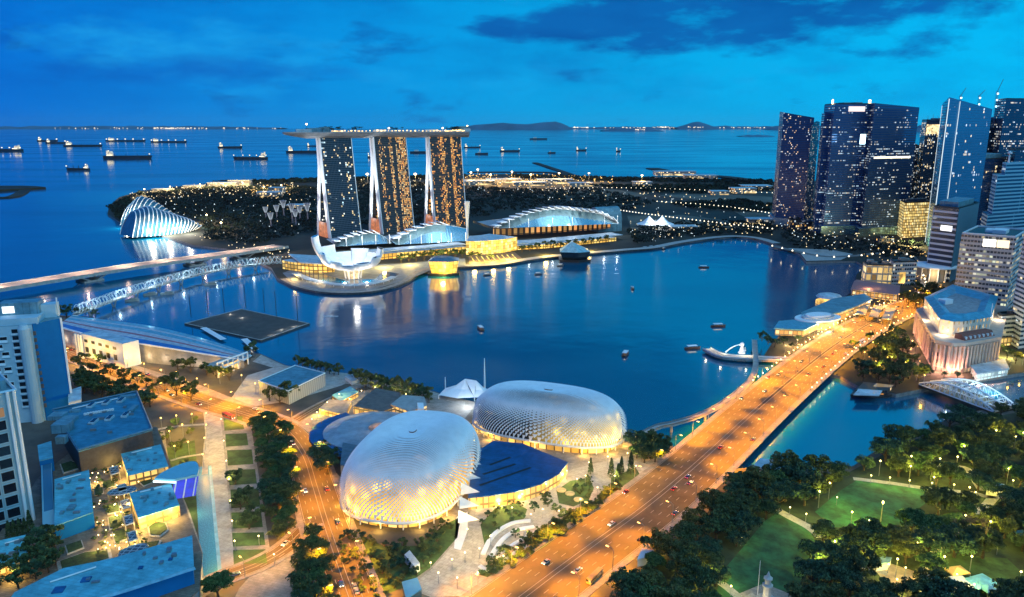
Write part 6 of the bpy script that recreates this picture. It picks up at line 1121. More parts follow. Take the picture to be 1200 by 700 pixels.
grove('broad', [(948, 625), (975, 622), (1030, 622), (1080, 608), (1110, 592), (1230, 592), (1320, 620), (1320, 730), (940, 740), (946, 672)], 9.8, 'dark broad tree in the wood round the lamplit lawn at lower right', 'trees round the lamplit lawn', .6, 1.15, PA, maxn=80)
grove('broad', [(1088, 566), (1180, 568), (1200, 572), (1140, 576), (1092, 572)], 10, 'dark broad tree standing above the lamplit park path', 'trees above the park path', .8, 1.0, [], maxn=8)
# boulevard and roadside trees
grove('broad', [(300, 500), (316, 490), (338, 508), (342, 540), (346, 590), (342, 630), (322, 640), (316, 600), (312, 560), (306, 530)], 6.4, 'tall dark tree in the double row between lawns and curving road', 'boulevard trees', .52, .72, maxn=60)
grove('broad', [(350, 655), (366, 628), (380, 660), (390, 720), (350, 720)], 6.4, 'dark tree in the strip between side road and curving road', 'trees by the side road', .5, .7, maxn=18)
trees_at('broad', [(256, 700, 1.0)], 'big round dark tree alone at the bottom by the side road', 'lone boulevard tree'); trees_at('round', [(290, 590), (282, 597), (276, 568), (300, 612), (292, 620)], 'small dark tree on the memorial lawns', 'lawn trees', 1.0)
trees_at('broad', [(376, 545, .95), (384, 556, .8), (380, 530, .7), (394, 540, .6)], 'dark tree in the clump between curving road and annex', 'clump by the annex')
trees_at('round', [(96, 432, 1.4), (106, 440, 1.2), (118, 428, 1.0), (151, 417, 1.15), (170, 421, 1.1), (209, 434, 1.1), (224, 437, 1.2), (243, 440, 1.2), (254, 443, 1.2), (269, 446, 1.1)], 'round dark street tree along the back wall of seating gallery', 'street trees behind the seating gallery')
trees_at('round', [(130, 440, 1.15), (147, 446, 1.1), (161, 449, 1.0), (172, 453, .9), (194, 459, 1.35), (207, 464, 1.5), (224, 470, 1.5), (120, 446, .9), (105, 452, 1.0), (140, 456, .8), (180, 462, .9)], 'round dark street tree on the city side of the curving road', 'street trees on the city side')
trees_at('round', [(295, 418, 1.4)], 'single round tree at the right end of the seating gallery', 'gallery tree'); trees_at('round', [(338, 470, 1.5), (328, 474, 1.0), (316, 470, .9)], 'round dark tree in front of the ribbed festival hall', 'trees before the festival hall')
trees_at('round', [(350 + 5.2 * i, 429 + 1.15 * i + (i % 3), .85) for i in range(10)], 'dark tree in the row behind the festival hall at the water', 'waterside row behind the hall'); trees_at('round', [(416 + 6.2 * i, 446 + 1.5 * i + (i % 2) * 2, 1.0) for i in range(14)], 'dark tree in the waterside row behind the brown terraces', 'waterside row behind the terraces')
grove('round', [(420, 455), (500, 464), (512, 474), (470, 470)], 7, 'small dark tree between terraces and waterside path', 'trees among the terraces', .6, .9, maxn=16)
grove('broad', [(742, 530), (762, 524), (778, 532), (766, 546), (744, 545)], 7, 'dark tree clump between farther dome and the bridge', 'clump beside farther dome', .7, .95, maxn=9)
trees_at('column', [(716, 560, 1), (724, 566, 1.1), (728, 556, .9), (692, 556, .8), (739, 556, 1)], 'slim dark column tree before farther dome', 'column trees'); 
trees_at('round', [(626, 600, .5), (642, 594, .5), (652, 600, .5), (660, 606, .5), (604, 630, .5), (640, 590, .6), (632, 634, .6), (615, 640, .6), (650, 622, .6), (672, 610, .6), (690, 598, .6), (590, 655, .6), (576, 666, .6), (708, 588, .6)], 'small lamplit tree in the forecourt garden', 'forecourt garden trees')
grove('shrub', [(612, 640), (640, 618), (700, 585), (716, 570), (726, 574), (690, 604), (640, 640), (575, 678), (562, 674)], 3.2, 'lamplit shrub in the hedge strip along the bridge road', 'shrubs along the bridge road', .9, 1.5, maxn=60)
grove('shrub', [(395, 640), (410, 622), (450, 640), (490, 640), (520, 615), (530, 620), (505, 660), (470, 690), (430, 705), (418, 690)], 4.2, 'dark shrub in the beds before the nearer dome', 'shrubs before the nearer dome', .7, 1.3, maxn=70)
grove('shrub', [(563, 615), (580, 596), (604, 590), (618, 597), (614, 608), (590, 616), (568, 640)], 4, 'shrub on the smaller oval lawn in forecourt', 'shrubs on the oval lawns', .6, 1.1, maxn=14); grove('shrub', [(672, 566), (690, 560), (696, 572), (690, 586), (676, 580)], 4, 'shrub on the lamplit oval lawn with pale discs', 'shrubs beside pale discs', .6, 1.1, maxn=10)
trees_at('column', [(12 + 6.2 * i, 633 - 1.8 * i, .8) for i in range(5)], 'slim pointed tree in the row below the framed tower', 'pointed trees by the framed tower', z=DZ)
grove('round', [(36, 650), (64, 630), (66, 668), (20, 690), (-20, 690)], 5.2, 'dark tree on the roof garden between bright blue roof and longest roof', 'roof garden trees', .7, .95, maxn=22, z=DZ)
trees_at('shrub', [(208, 498, 1.6), (196, 516, 1.5), (206, 530, 2.0), (214, 520, 1.2), (224, 508, 1.3), (228, 495, 1.4), (200, 505, 1.2), (216, 545, 1.2), (186, 512, 1.1)], 'garden shrub beside the golden edged memorial paths', 'shrubs by the memorial paths')
grove('round', [(92, 462), (96, 446), (150, 458), (182, 474), (176, 482), (120, 466)], 5.5, 'dark tree behind the deep blue hall roof', 'trees behind the hall', .8, 1.1, maxn=30)
trees_at('round', [(78, 372, 1.6), (52, 372, 1.7), (40, 373, 1.5), (28, 374, 1.3), (100, 369, 1.0), (112, 372, .9), (90, 370, 1.0)], 'dark round tree at the near end of the far bridges', 'trees at the bridge landing')
grove('shrub', [(102, 548), (140, 538), (170, 640), (112, 652), (104, 610), (112, 575)], 3.4, 'small potted shrub on the lit roof garden paths', 'roof garden shrubs', .4, .8, maxn=46, z=DZ)
# hotel and river side trees
grove('round', [(1004, 440), (1016, 418), (1040, 398), (1060, 392), (1066, 415), (1082, 442), (1074, 452), (1055, 458), (1012, 450)], 6.6, 'dark tree on the bank between road and classical hotel', 'bank trees before the classical hotel', .8, 1.35, maxn=44)
grove('round', [(1056, 352), (1075, 340), (1116, 350), (1112, 366), (1084, 362), (1060, 362)], 7, 'dark tree in the grove behind the classical hotel', 'grove behind the classical hotel', 1.1, 1.5, maxn=26); trees_at('round', [(1000, 408), (1010, 415), (1018, 400), (1030, 405), (1004, 432), (1012, 440), (1035, 398), (1046, 390)], 'lamplit street tree at the far end of the bridge', 'trees at the bridge end', .8)
trees_at('round', [(1090, 440, .6), (1106, 444, .6), (1122, 443, .55), (1180, 420, .9), (1190, 426, .9), (1174, 412, .7)], 'small tree at the foot of the classical hotel', 'trees at the hotel foot')
trees_at('round', [(900, 404, 1.0), (908, 407, .9), (893, 400, .9), (918, 404, .7), (928, 408, .6), (935, 400, .6)], 'dark tree by the fountain pier', 'trees by the fountain pier')
trees_at('round', [(470 + 9 * i, 308.2 - .75 * i, .9) for i in range(9)] + [(612 + 9 * i, 295.5 - 1.05 * i, .8) for i in range(12)] + [(575, 305.6, .7), (560, 304, .8), (553, 304.5, .8)], 'tree silhouetted before the golden arcades of the waterfront mall', 'trees along the mall promenade', 1.5, z=3)
# ---- lamps
def lamp_proto(name, label, h, arm, head, headm, power, col, spot=None, lr=.4):
    t = thing(name, (0, 0, 0), label, 'street lamp'); b = MB(); b.tube([(0, 0, 0), (0, 0, h)] if not arm else [(0, 0, 0), (0, 0, h * .92), (arm * .4, 0, h), (arm, 0, h)], [.16, .1] if not arm else [.17, .12, .1, .08], 6); b.build('pole', M_STEEL, t, org=(0, 0, 0))
    b = MB(); x = arm or 0
    if arm: b.box((x, 0, h - .28), (1.5, .5, .26))
    else: b.lathe((0, 0, h), [(.12, 0), (head, head * .8), (head, head * 1.4), (.1, head * 2.1)], 8)
    b.build('lamp_head', headm, t, org=(0, 0, 0)); 
    if power: light(t, (x, 0, h - .6 if arm else h + head * 3), power, col, lr, spot)
    t['_used'] = 0; return t
def put(p, loc, rz, label, group):
    if not p['_used']: p['_used'] = 1; p.location = loc; p.rotation_euler = (0, 0, rz); tag(p, label, None, group); return p
    return dup(p, loc, rz, label, group)
ORANGE = (1, .36, .004)
L_ROAD = lamp_proto('street_lamp', 'lamp', 11, 3.2, .4, G_ORANGE, 110000, ORANGE, 132)
L_ROADM = lamp_proto('median_lamp', 'lamp', 11.5, 2.4, .4, G_ORANGE, 120000, ORANGE, 138)
L_AVE = lamp_proto('street_lamp', 'lamp', 9, 2.4, .4, G_ORANGE, 62000, ORANGE, 150)
L_PARK = lamp_proto('park_lamp', 'lamp', 4.2, 0, .34, glow('park_lamp_light', (1, .80, .25), 8), 3200, (1, .80, .10), None, .35)
L_PLAZA = lamp_proto('plaza_lamp', 'lamp', 5, 0, .36, G_WARM, 6000, (1, .66, .20), None, .35)
L_WIDE = lamp_proto('street_lamp', 'lamp', 8, 0, .4, glow('sodium_light', (1, .6, .12), 7), 10000, (1, .55, .04), None, .4)
L_FAINT = lamp_proto('street_lamp', 'lamp', 11, 3.2, .4, G_ORANGE, 22000, ORANGE, 150)
L_BALL = lamp_proto('parapet_lamp', 'lamp', 3.0, 0, .55, glow('parapet_light', (1, .62, .35), 5), 0, None)
def along(path, proto, off, step, label, group, rev, start=0, stop=None, face=None):
    q = resample(path, step); q = q[start:stop]
    for i, p in enumerate(q):
        t_ = (q[min(i + 1, len(q) - 1)] - q[max(i - 1, 0)]); a = math.atan2(t_.y, t_.x); o = offset([p - t_ * .1, p, p + t_ * .1], off)[1]; put(proto, o + Vector((0, 0, .1)), a + (math.pi / 2 if off > 0 else -math.pi / 2), label, group)
along(EPATH, L_ROAD, -18.0, 27, 'orange road lamp on the bay side kerb of the wide bridge road', 'bay side lamps of the bridge road', 0, 3, 8); along(EPATH, L_FAINT, -18.0, 27, 'dimmer orange road lamp on the bay side kerb before the bridge', 'dimmer bay side lamps', 0, 8, 11); along(EPATH, L_ROAD, -18.0, 27, 'orange road lamp on the bay side kerb of the wide bridge road', 'bay side lamps of the bridge road', 0, 11)
along(EPATH, L_ROAD, 19.0, 27, 'orange road lamp on the river side kerb of the wide bridge road', 'river side lamps of the bridge road', 0, 3, 7); along(EPATH, L_FAINT, 19.0, 27, 'dimmer orange road lamp on the river side kerb before the bridge', 'dimmer river side lamps', 0, 7, 10); along(EPATH, L_ROAD, 19.0, 27, 'orange road lamp on the river side kerb of the wide bridge road', 'river side lamps of the bridge road', 0, 10)
along(EPATH, L_ROADM, .01, 33, 'orange median lamp in the middle of the wide bridge road', 'median lamps of the bridge road', 0, 13, 27)
along(EPATH, L_BALL, 21, 13, 'low globe lamp on the river side parapet of the bridge', 'parapet lamps', 0, 33, 58); along(EPATH, L_BALL, -20, 11, 'low globe lamp on the bay side parapet of the bridge', 'parapet lamps on the bay side', 0, 38, 70)
along(RPATH, L_AVE, -11, 30, 'orange street lamp on the bay side of the curving road', 'lamps on the bay side of curving road', 0, 3); along(RPATH, L_AVE, 11, 30, 'orange street lamp on the city side of the curving road', 'lamps on the city side of curving road', 0, 3)
along(CPATH, L_AVE, 5.6, 26, 'street lamp beside the short side road at the bottom', 'side road lamps', 0, 1, 4)
for x, y in [(1020, 566), (1042, 568.5), (1065, 572), (1091, 575), (1117, 577)]: put(L_PARK, P(x, y), 0, 'yellow park lamp in the row along the upper park path', 'lamps on the upper park path')
for x, y, lb in ((925, 604, 'yellow park lamp at the head of the first lawn'), (944, 612, 'second yellow park lamp down the first lawn path'), (960, 626, 'yellow park lamp at the foot of first lawn path'), (836, 682, 'yellow park lamp on the short path by the plaza'), (856, 698, 'yellow park lamp at the plaza corner'), (980, 592, 'amber park lamp left of the lamplit lawn'), (1012, 664, 'yellow park lamp near the sand court'), (962, 650, 'yellow park lamp below first lawn'), (1088, 616, 'amber park lamp below lamplit lawn'), (1100, 606, 'small amber lamp among trees right of lamplit lawn'), (1094, 648, 'yellow lamp by the bare branched tree'), (1142, 586, 'bright yellow lamp left of the path kiosk'), (1168, 588, 'bright yellow lamp at the path kiosk'), (1140, 628, 'yellow lamp right of the bare branched tree'), (1105, 640, 'yellow lamp under the bare branched tree'), (1127, 622, 'warm lamp behind bare branched tree'), (1186, 572, 'yellow lamp at the right edge trees'), (1100, 552, 'lamp on the path in river bank trees'), (1140, 553, 'lamp at the bend of river bank path'), (1050, 690, 'lamp at the lower edge of the sand court'), (806, 668, 'pale lamp hidden in trees beside the bridge road'), (868, 640, 'lamp at the dark left edge of the first lawn'), (812, 690, 'lamp in the trees left of the plaza')): put(L_PARK, P(x, y), 0, lb, 'lamps in the park')
c = P(1032, 612); t = put(L_PARK, c, 0, 'tall floodlight on the lamplit lawn', 'lamps in the park'); t.scale = (1.4, 1.4, 2.4); t = thing('lawn_uplight', P(1019, 611), 'yellow uplight flooding the lower part of the lamplit lawn', 'uplight'); b = MB(); b.lathe(P(1019, 611), [(.5, 0), (.6, .4), (.3, .7)], 8); b.build('lamp_head', G_WARM, t); light(t, P(1017, 609, GZ + 4), 15000, (1, .92, .03), .5); light(t, P(1027, 610, GZ + 4), 9000, (1, .92, .03), .5)
PL = [(585, 592), (612, 590), (640, 578), (664, 562), (690, 552), (712, 545), (735, 541), (600, 606), (622, 614), (636, 608), (575, 640), (590, 664), (562, 655), (545, 660), (530, 668), (548, 632), (614, 632), (655, 610), (680, 596), (700, 582), (720, 568), (745, 556), (676, 572), (585, 602), (686, 568), (514, 684), (505, 672), (560, 684), (536, 690)]
for x, y in PL: put(L_PLAZA, P(x, y), 0, 'warm plaza lamp in the forecourt garden between domes and bridge road', 'forecourt plaza lamps')
for x, y in [(372, 492), (384, 480), (398, 470), (410, 476), (424, 466), (440, 462), (452, 470), (464, 466), (388, 500), (366, 500), (430, 474), (476, 470)]: put(L_PLAZA, P(x, y), 0, 'yellow lamp on the promenade among small pavilions by the road bend', 'lamps among the pavilions')
for x, y in [(96, 425), (112, 430), (128, 426), (150, 432), (170, 438), (190, 446), (208, 448), (232, 456), (258, 450), (284, 452), (300, 462)]: put(L_WIDE, P(x, y), 0, 'yellow lamp on the pavement behind the seating gallery', 'lamps behind the seating gallery')
for x, y in [(190, 504), (208, 501), (226, 499), (243, 498), (243, 512), (241, 528), (239, 548), (222, 533), (206, 538), (200, 520), (215, 512)]: put(L_WIDE, P(x, y), 0, 'yellow lamp beside the golden edged paths above the roof garden', 'lamps by the golden paths')
for x, y in [(260, 500), (263, 526), (266, 550), (269, 572), (271, 598), (273, 622), (276, 646), (304, 640), (322, 662), (250, 690)]: put(L_PLAZA, P(x, y), 0, 'warm lamp on the long memorial walk beside the lawns', 'lamps of the memorial walk')
for x, y in [(1000, 418), (1012, 424), (1022, 412), (1036, 420), (1046, 408), (1056, 398), (1066, 380), (1052, 376), (1040, 384), (1060, 436), (1074, 446), (1044, 430), (1030, 440), (1082, 452), (1068, 410), (1046, 396), (1184, 432), (1198, 428)]: put(L_WIDE, P(x, y), 0, 'warm lamp on the bank between bridge end and classical hotel', 'lamps round the classical hotel')
for x, y in [(920, 412), (934, 405), (948, 396), (962, 391), (976, 385), (990, 380), (1002, 374)]: put(L_PLAZA, P(x, y), 0, 'warm lamp along the waterfront restaurants', 'lamps along the restaurants')
L_TALL = lamp_proto('park_lamp', 'lamp', 9, 0, .42, glow('park_lamp_light', (1, .80, .25), 8), 5200, (1, .80, .10), None, .35)
RL = random.Random(77); nl_ = 0; zone = [(p.x, p.y) for p in PP([(948, 580), (1000, 565), (1080, 540), (1200, 510), (1290, 560), (1290, 700), (960, 700), (948, 630)])]
taken = [(o.location.x, o.location.y) for o in S.objects if o.name.startswith('broad_tree')]; xs_ = [z_[0] for z_ in zone]; ys_ = [z_[1] for z_ in zone]
while nl_ < 40:
    x, y = RL.uniform(min(xs_), max(xs_)), RL.uniform(min(ys_), max(ys_))
    if inpoly(x, y, zone) and not any(inpoly(x, y, [(p.x, p.y) for p in PP(a)]) for a in (LAWN1, LAWN2)) and min((x - a) ** 2 + (y - b) ** 2 for a, b in taken) > 22: put(L_TALL, (x, y, GZ), 0, 'tall yellow lamp glowing in a gap between the dark park trees', 'lamps between the park trees'); nl_ += 1; taken.append((x, y))
# ---- traffic
def car_proto(i, col):
    t = thing('car', (0, 0, 0), 'car', 'car'); b = MB(); w = .9
    def sec(prof, y, k=1): return [Vector((x, y, z)) for x, z in prof]
    pr = [(-2.2, .35), (-2.25, .8), (-1.9, .95), (1.0, .95), (2.1, .82), (2.25, .6), (2.2, .35)]; b.face(sec(pr, -w)); b.face(sec(pr, w)[::-1])
    for k in range(len(pr)): a, c = pr[k], pr[(k + 1) % len(pr)]; b.face([(a[0], -w, a[1]), (c[0], -w, c[1]), (c[0], w, c[1]), (a[0], w, a[1])])
    b.build('body', mat('car_paint_%s' % col[0], col[1], .3, metal=.2, var=.03), t, org=(0, 0, 0))
    b = MB(); b.loft([(-1.7, -.84, .95), (.9, -.84, .95), (.9, .84, .95), (-1.7, .84, .95)], [(-1.25, -.68, 1.45), (.2, -.68, 1.45), (.2, .68, 1.45), (-1.25, .68, 1.45)], 1, mt=0); b.build('cabin', [mat('car_paint_%s' % col[0], col[1]), M_PANE], t, org=(0, 0, 0))
    for x in (-1.35, 1.35):
        for y in (-.86, .86): b = MB(); b.tube([(x, y - .1, .34), (x, y + .1, .34)], .34, 10); b.build('wheel', M_DARK, t, org=(0, 0, 0))
    for y in (-.6, .6): b = MB(); b.box((2.24, y, .56), (.12, .4, .24)); b.build('headlight', glow('headlight', (1, .88, .62), 7), t, org=(0, 0, 0)); b = MB(); b.box((-2.24, y, .62), (.12, .4, .22)); b.build('tail_light', glow('tail_light', (1, .05, .02), 4), t, org=(0, 0, 0))
    t['_used'] = 0; return t
CARS = [(n, car_proto(i, (n, c))) for i, (n, c) in enumerate((('white', (.7, .7, .68)), ('black', (.02, .02, .022)), ('silver', (.4, .41, .42)), ('red', (.35, .03, .02)), ('blue', (.03, .08, .25)), ('yellow', (.6, .4, .04))))]
def car_on(path, s, off, fwd, road_, group):
    q = resample(path, 2.0); i = min(int(s / 2), len(q) - 3); t_ = q[i + 1] - q[i]; a = math.atan2(t_.y, t_.x); p = offset(q[i - 1:i + 2], off)[1] if i > 0 else q[i]; n, pr = random.choice(CARS)
    return put(pr, p + Vector((0, 0, .13)), a + (0 if fwd else math.pi), '%s car with lit lamps %s' % (n, road_), group)
RC = random.Random(21)
LE = sum((EPATH[i + 1] - EPATH[i]).length for i in range(len(EPATH) - 1)); LR = sum((RPATH[i + 1] - RPATH[i]).length for i in range(len(RPATH) - 1))
for k in range(17): random.seed(k); car_on(EPATH, 60 + RC.random() * (LE - 70), -(3.4 + 4.1 * RC.randrange(4)), False, 'on the bay side lanes of the bridge road', 'cars coming over the bridge')
for k in range(15): random.seed(k + 50); car_on(EPATH, 60 + RC.random() * (LE - 70), 3.4 + 4.2 * RC.randrange(4), True, 'on the river side lanes of the bridge road', 'cars leaving over the bridge')
for k in range(13): random.seed(k + 90); s = RC.random(); car_on(RPATH, LR * (.15 + .85 * s), -(2.6 + 3.1 * RC.randrange(3)), False, 'on the bay side of the curving road', 'cars on the curving road')
for k in range(12): random.seed(k + 130); s = RC.random(); car_on(RPATH, LR * (.15 + .85 * s), 2.6 + 3.1 * RC.randrange(3), True, 'on the city side of the curving road', 'cars going down the curving road')
for k in range(4): random.seed(k + 160); car_on(CPATH, 20 + 30 * k, (-2, 2)[k % 2], bool(k % 2), 'on the short side road', 'cars on the side road')
def bus(loc, rz, label, col):
    t = thing('bus', loc, label, 'bus'); o = t; f = lambda b, nm, m: (lambda ob: (setattr(ob, 'location', (0, 0, 0)), ob)[1])(b.build(nm, m, t, org=loc)); c = Vector(loc); ca, sa = math.cos(rz), math.sin(rz); W_ = lambda x, y, z: c + Vector((ca * x - sa * y, sa * x + ca * y, z))
    b = MB(); b.box(W_(0, 0, .4), (11, 2.5, 1.0), rz); b.box(W_(0, 0, 2.5), (10.8, 2.4, .5), rz); b.build('body', mat(*col), t); b = MB(); b.box(W_(0, 0, 1.42), (10.9, 2.46, 1.06), rz); b.build('window_band', facade('bus_glass', (.02, .02, .02), (.04, .04, .04), 1.4, 4, .6, [WARM], .5, seed=91), t)
    for x in (-3.6, 3.6):
        for y in (-1.15, 1.15): b = MB(); b.tube([W_(x, y - .12, .5), W_(x, y + .12, .5)], .5, 10); b.build('wheel', M_DARK, t)
    for y in (-.85, .85): b = MB(); b.box(W_(5.5, y, .8), (.14, .4, .3), rz); b.build('headlight', glow('headlight', (1, .88, .62), 7), t); b = MB(); b.box(W_(-5.5, y, .8), (.14, .4, .3), rz); b.build('tail_light', glow('tail_light', (1, .05, .02), 4), t)
a_ = math.atan2(*(EPATH[60] - EPATH[50]).yx); bus(P(697, 679) + Vector((0, 0, .15)), a_, 'tan bus standing in for a flatbed trailer at the river side kerb at the bottom of the bridge road', ('bus_tan', (.42, .26, .1), .5)); bus(P(1010, 402) + Vector((0, 0, .15)), a_ - .15, 'white bus at the far end of the bridge', ('bus_white', (.6, .58, .55), .5))  # the tan bus shape stands in for a flatbed trailer
bus(P(268, 490) + Vector((0, 0, .15)), math.atan2(*(RPATH[70] - RPATH[66]).yx), 'red bus on the curving road above the memorial lawns', ('bus_red', (.35, .04, .03), .5))
# ================================================================== far ground cover, far lights, boats, small things
def fast_mesh(name, V, nper, m):
    n = len(V) // nper; me = bpy.data.meshes.new(name); me.vertices.add(len(V)); me.vertices.foreach_set('co', np.asarray(V, dtype=np.float32).ravel()); me.loops.add(len(V)); me.loops.foreach_set('vertex_index', np.arange(len(V), dtype=np.int32))
    me.polygons.add(n); me.polygons.foreach_set('loop_start', np.arange(0, len(V), nper, dtype=np.int32)); me.polygons.foreach_set('loop_total', np.full(n, nper, dtype=np.int32)); me.materials.append(m); me.update(calc_edges=True)
    o = bpy.data.objects.new(name, me); COL.objects.link(o); return o
def scatter(px, count, z, seed, avoid=()):
    r = np.random.default_rng(seed); poly = [(p.x, p.y) for p in PP(px, z)]; av = [[(p.x, p.y) for p in PP(a, z)] for a in avoid]; xs = [p[0] for p in poly]; ys = [p[1] for p in poly]; out = []
    while len(out) < count:
        x, y = r.uniform(min(xs), max(xs)), r.uniform(min(ys), max(ys))
        if inpoly(x, y, poly) and not any(inpoly(x, y, a) for a in av): out.append((x, y, z))
    return np.array(out)
M_FARLEAF = [leafmat('far_leaf_dark', (.010, .022, .018), (.02, .04, .026), .02), leafmat('far_leaf_blue', (.008, .020, .022), (.018, .036, .032), .02)]
def wood(px, count, seed, rad_=6.0, size=1.9, nl=22, label=None, avoid=()):
    r = np.random.default_rng(seed); c = scatter(px, count, 3.0, seed, avoid); s = .7 + .7 * r.random(count); n = count * nl; ci = np.repeat(np.arange(count), nl); d = r.normal(size=(n, 3)); d /= np.linalg.norm(d, axis=1)[:, None]; d[:, 2] = np.abs(d[:, 2])
    p = c[ci] + d * (rad_ * s[ci] * (.7 + .35 * r.random(n)))[:, None] * np.array([1, 1, .75]) + np.array([0, 0, 1]) * (3.5 * s[ci])[:, None]
    q = r.normal(size=(n, 3)); q /= np.linalg.norm(q, axis=1)[:, None]; w = np.cross(q, r.normal(size=(n, 3))); w /= np.linalg.norm(w, axis=1)[:, None]; k = (size * (.6 + .8 * r.random(n)))[:, None]
    o = fast_mesh('woods', np.stack([p - q * k, p + w * k * .7, p + q * k, p - w * k * .7], 1).reshape(-1, 3), 4, M_FARLEAF[seed % 2]); o['kind'] = 'stuff'; return o
MALLPX = [(372, 300), (372, 262), (430, 262), (560, 255), (580, 248), (730, 244), (735, 290), (560, 312), (372, 322)]
wood([(150, 234), (190, 226), (250, 221), (345, 219), (372, 222), (368, 272), (300, 288), (240, 282), (238, 262), (200, 250), (165, 226)], 2300, 1); wood([(128, 244), (150, 232), (158, 240), (152, 262), (140, 258)], 200, 2)
wood([(372, 214), (560, 216), (700, 222), (770, 240), (724, 250), (640, 242), (575, 254), (540, 262), (372, 268)], 2300, 3, avoid=[[(500, 205), (700, 207), (720, 221), (640, 224), (500, 218)]])
wood([(690, 219), (905, 217), (905, 224), (820, 228), (760, 226)], 700, 4, size=2.6); wood([(735, 272), (800, 262), (905, 262), (905, 278), (862, 275), (800, 281), (745, 287)], 420, 5, 5.0, 1.6); wood([(780, 240), (870, 236), (905, 242), (900, 250), (820, 246)], 420, 6)
wood([(905, 268), (945, 276), (1010, 284), (1060, 288), (1048, 300), (1010, 302), (985, 296), (945, 296), (925, 288)], 170, 7, 4.6, 1.4); wood([(250, 214), (345, 211.5), (545, 206), (545, 209), (345, 215), (250, 218)], 900, 8, size=3); wood([(600, 206), (700, 209), (905, 213), (905, 216), (700, 213), (600, 209)], 700, 9, size=3); wood([(1020, 290), (1060, 284), (1082, 288), (1080, 304), (1040, 304)], 90, 10, 4.6, 1.4)
# open ground and roads of the reclaimed land
M_FIELD = mat('dry_field', (.10, .095, .07), .95, scale=.01, var=.4, detail=9)
for px in ([(735, 253), (800, 252), (880, 262), (870, 272), (800, 266), (740, 270)], [(770, 229), (830, 227), (905, 231), (905, 237), (830, 236)], [(640, 223), (720, 222), (760, 228), (720, 234), (650, 230)], [(545, 210), (640, 208.5), (720, 211), (700, 219), (600, 221), (540, 217)], [(860, 248), (905, 250), (905, 262), (880, 258)]): sheet('field', px, M_FIELD, .1, z=3)
M_FROAD = mat('far_road', (.16, .15, .14), .8, var=.2, scale=.05)
FR = [([(724, 246), (760, 251), (800, 256), (850, 262), (905, 268)], 16), ([(770, 236), (830, 240), (880, 246), (950, 258), (1010, 266)], 18), ([(640, 221), (720, 220), (800, 222), (905, 226)], 18), ([(150, 250), (220, 240), (300, 236), (372, 232)], 10), ([(905, 288), (960, 300), (1000, 300), (1060, 296), (1085, 330), (1070, 348)], 12)]
for px, w in FR: strip('road', px, w, M_FROAD, .2, z=3, sm=4)
sheet('paving', [(923, 291), (938, 297), (945, 306), (985, 305), (1000, 298), (975, 293)], M_CONC, .12, z=3)
# lights across the far land: far too many to count
def lights_stuff(name, regions, m, size, seed, h=(3, 12)):
    r = np.random.default_rng(seed); P_ = np.concatenate([scatter(px, n, 3.0, seed + i) for i, (px, n) in enumerate(regions)]); n = len(P_); P_[:, 2] += r.uniform(h[0], h[1], n); s = size * (.5 + .8 * r.random(n)); D = np.sqrt((P_ ** 2).sum(1)); s = s * np.clip(D / 1500, .6, 2.2)
    t = np.array([[1, 0, -.6], [-.5, .87, -.6], [-.5, -.87, -.6], [0, 0, 1.0]]); T = P_[:, None, :] + t[None] * s[:, None, None]; F = np.stack([T[:, [0, 1, 3]], T[:, [1, 2, 3]], T[:, [2, 0, 3]]], 1).reshape(-1, 3); o = fast_mesh(name, F, 3, m); o['kind'] = 'stuff'
GARD = [(150, 236), (250, 222), (372, 222), (368, 276), (300, 286), (238, 276), (200, 250)]; MID = [(545, 222), (760, 226), (905, 240), (905, 272), (740, 276), (724, 246), (600, 236)]
lights_stuff('distant_lights', [(GARD, 70), ([(150, 229), (205, 220), (290, 217), (345, 217), (345, 228), (250, 232), (170, 238)], 150), ([(372, 214), (545, 208), (545, 218), (372, 224)], 90), (MID, 100), ([(735, 276), (905, 262), (905, 280), (830, 277), (760, 289)], 60), ([(905, 265), (1060, 285), (1085, 300), (1050, 320), (1010, 303), (940, 294)], 70), ([(225, 282), (300, 290), (345, 300), (330, 312), (300, 302)], 40)], glow('distant_warm', (1, .78, .42), 1.6), 1.2, 101)
lights_stuff('distant_lights', [(GARD, 90), (MID, 80), ([(905, 265), (1060, 285), (1040, 300), (940, 290)], 40), ([(735, 276), (905, 262), (905, 280), (830, 277), (760, 289)], 40), ([(372, 225), (540, 222), (540, 262), (372, 270)], 50)], glow('distant_cool', (.75, .92, 1), 1.3), 1.0, 202)
lights_stuff('distant_lights', [([(540, 206.5), (640, 206), (720, 209.5), (720, 219), (640, 222), (540, 220)], 260), ([(1000, 300), (1050, 290), (1085, 300), (1085, 345), (1060, 352), (1040, 320)], 50), ([(290, 222), (345, 218), (345, 232), (300, 236)], 60), ([(990, 372), (1050, 352), (1072, 368), (1080, 440), (1050, 448), (1000, 430)], 30)], glow('distant_amber', (1, .56, .14), 1.8), 1.2, 303)
for px, n in ((FR[0][0], 40), (FR[1][0], 46), (FR[2][0], 46), (FR[4][0], 24)):
    f = smooth_path(PP(px, 12), 4); q = resample(f, sum((f[i + 1] - f[i]).length for i in range(len(f) - 1)) / n); P_ = np.array([tuple(p) for p in q]); t = np.array([[1, 0, -.6], [-.5, .87, -.6], [-.5, -.87, -.6], [0, 0, 1.0]]) * 1.6; T = P_[:, None, :] + t[None]; F = np.stack([T[:, [0, 1, 3]], T[:, [1, 2, 3]], T[:, [2, 0, 3]]], 1).reshape(-1, 3); o = fast_mesh('distant_lights', F, 3, glow('road_string', (1, .86, .6), 2.6)); o['kind'] = 'stuff'
rr = np.random.default_rng(5)
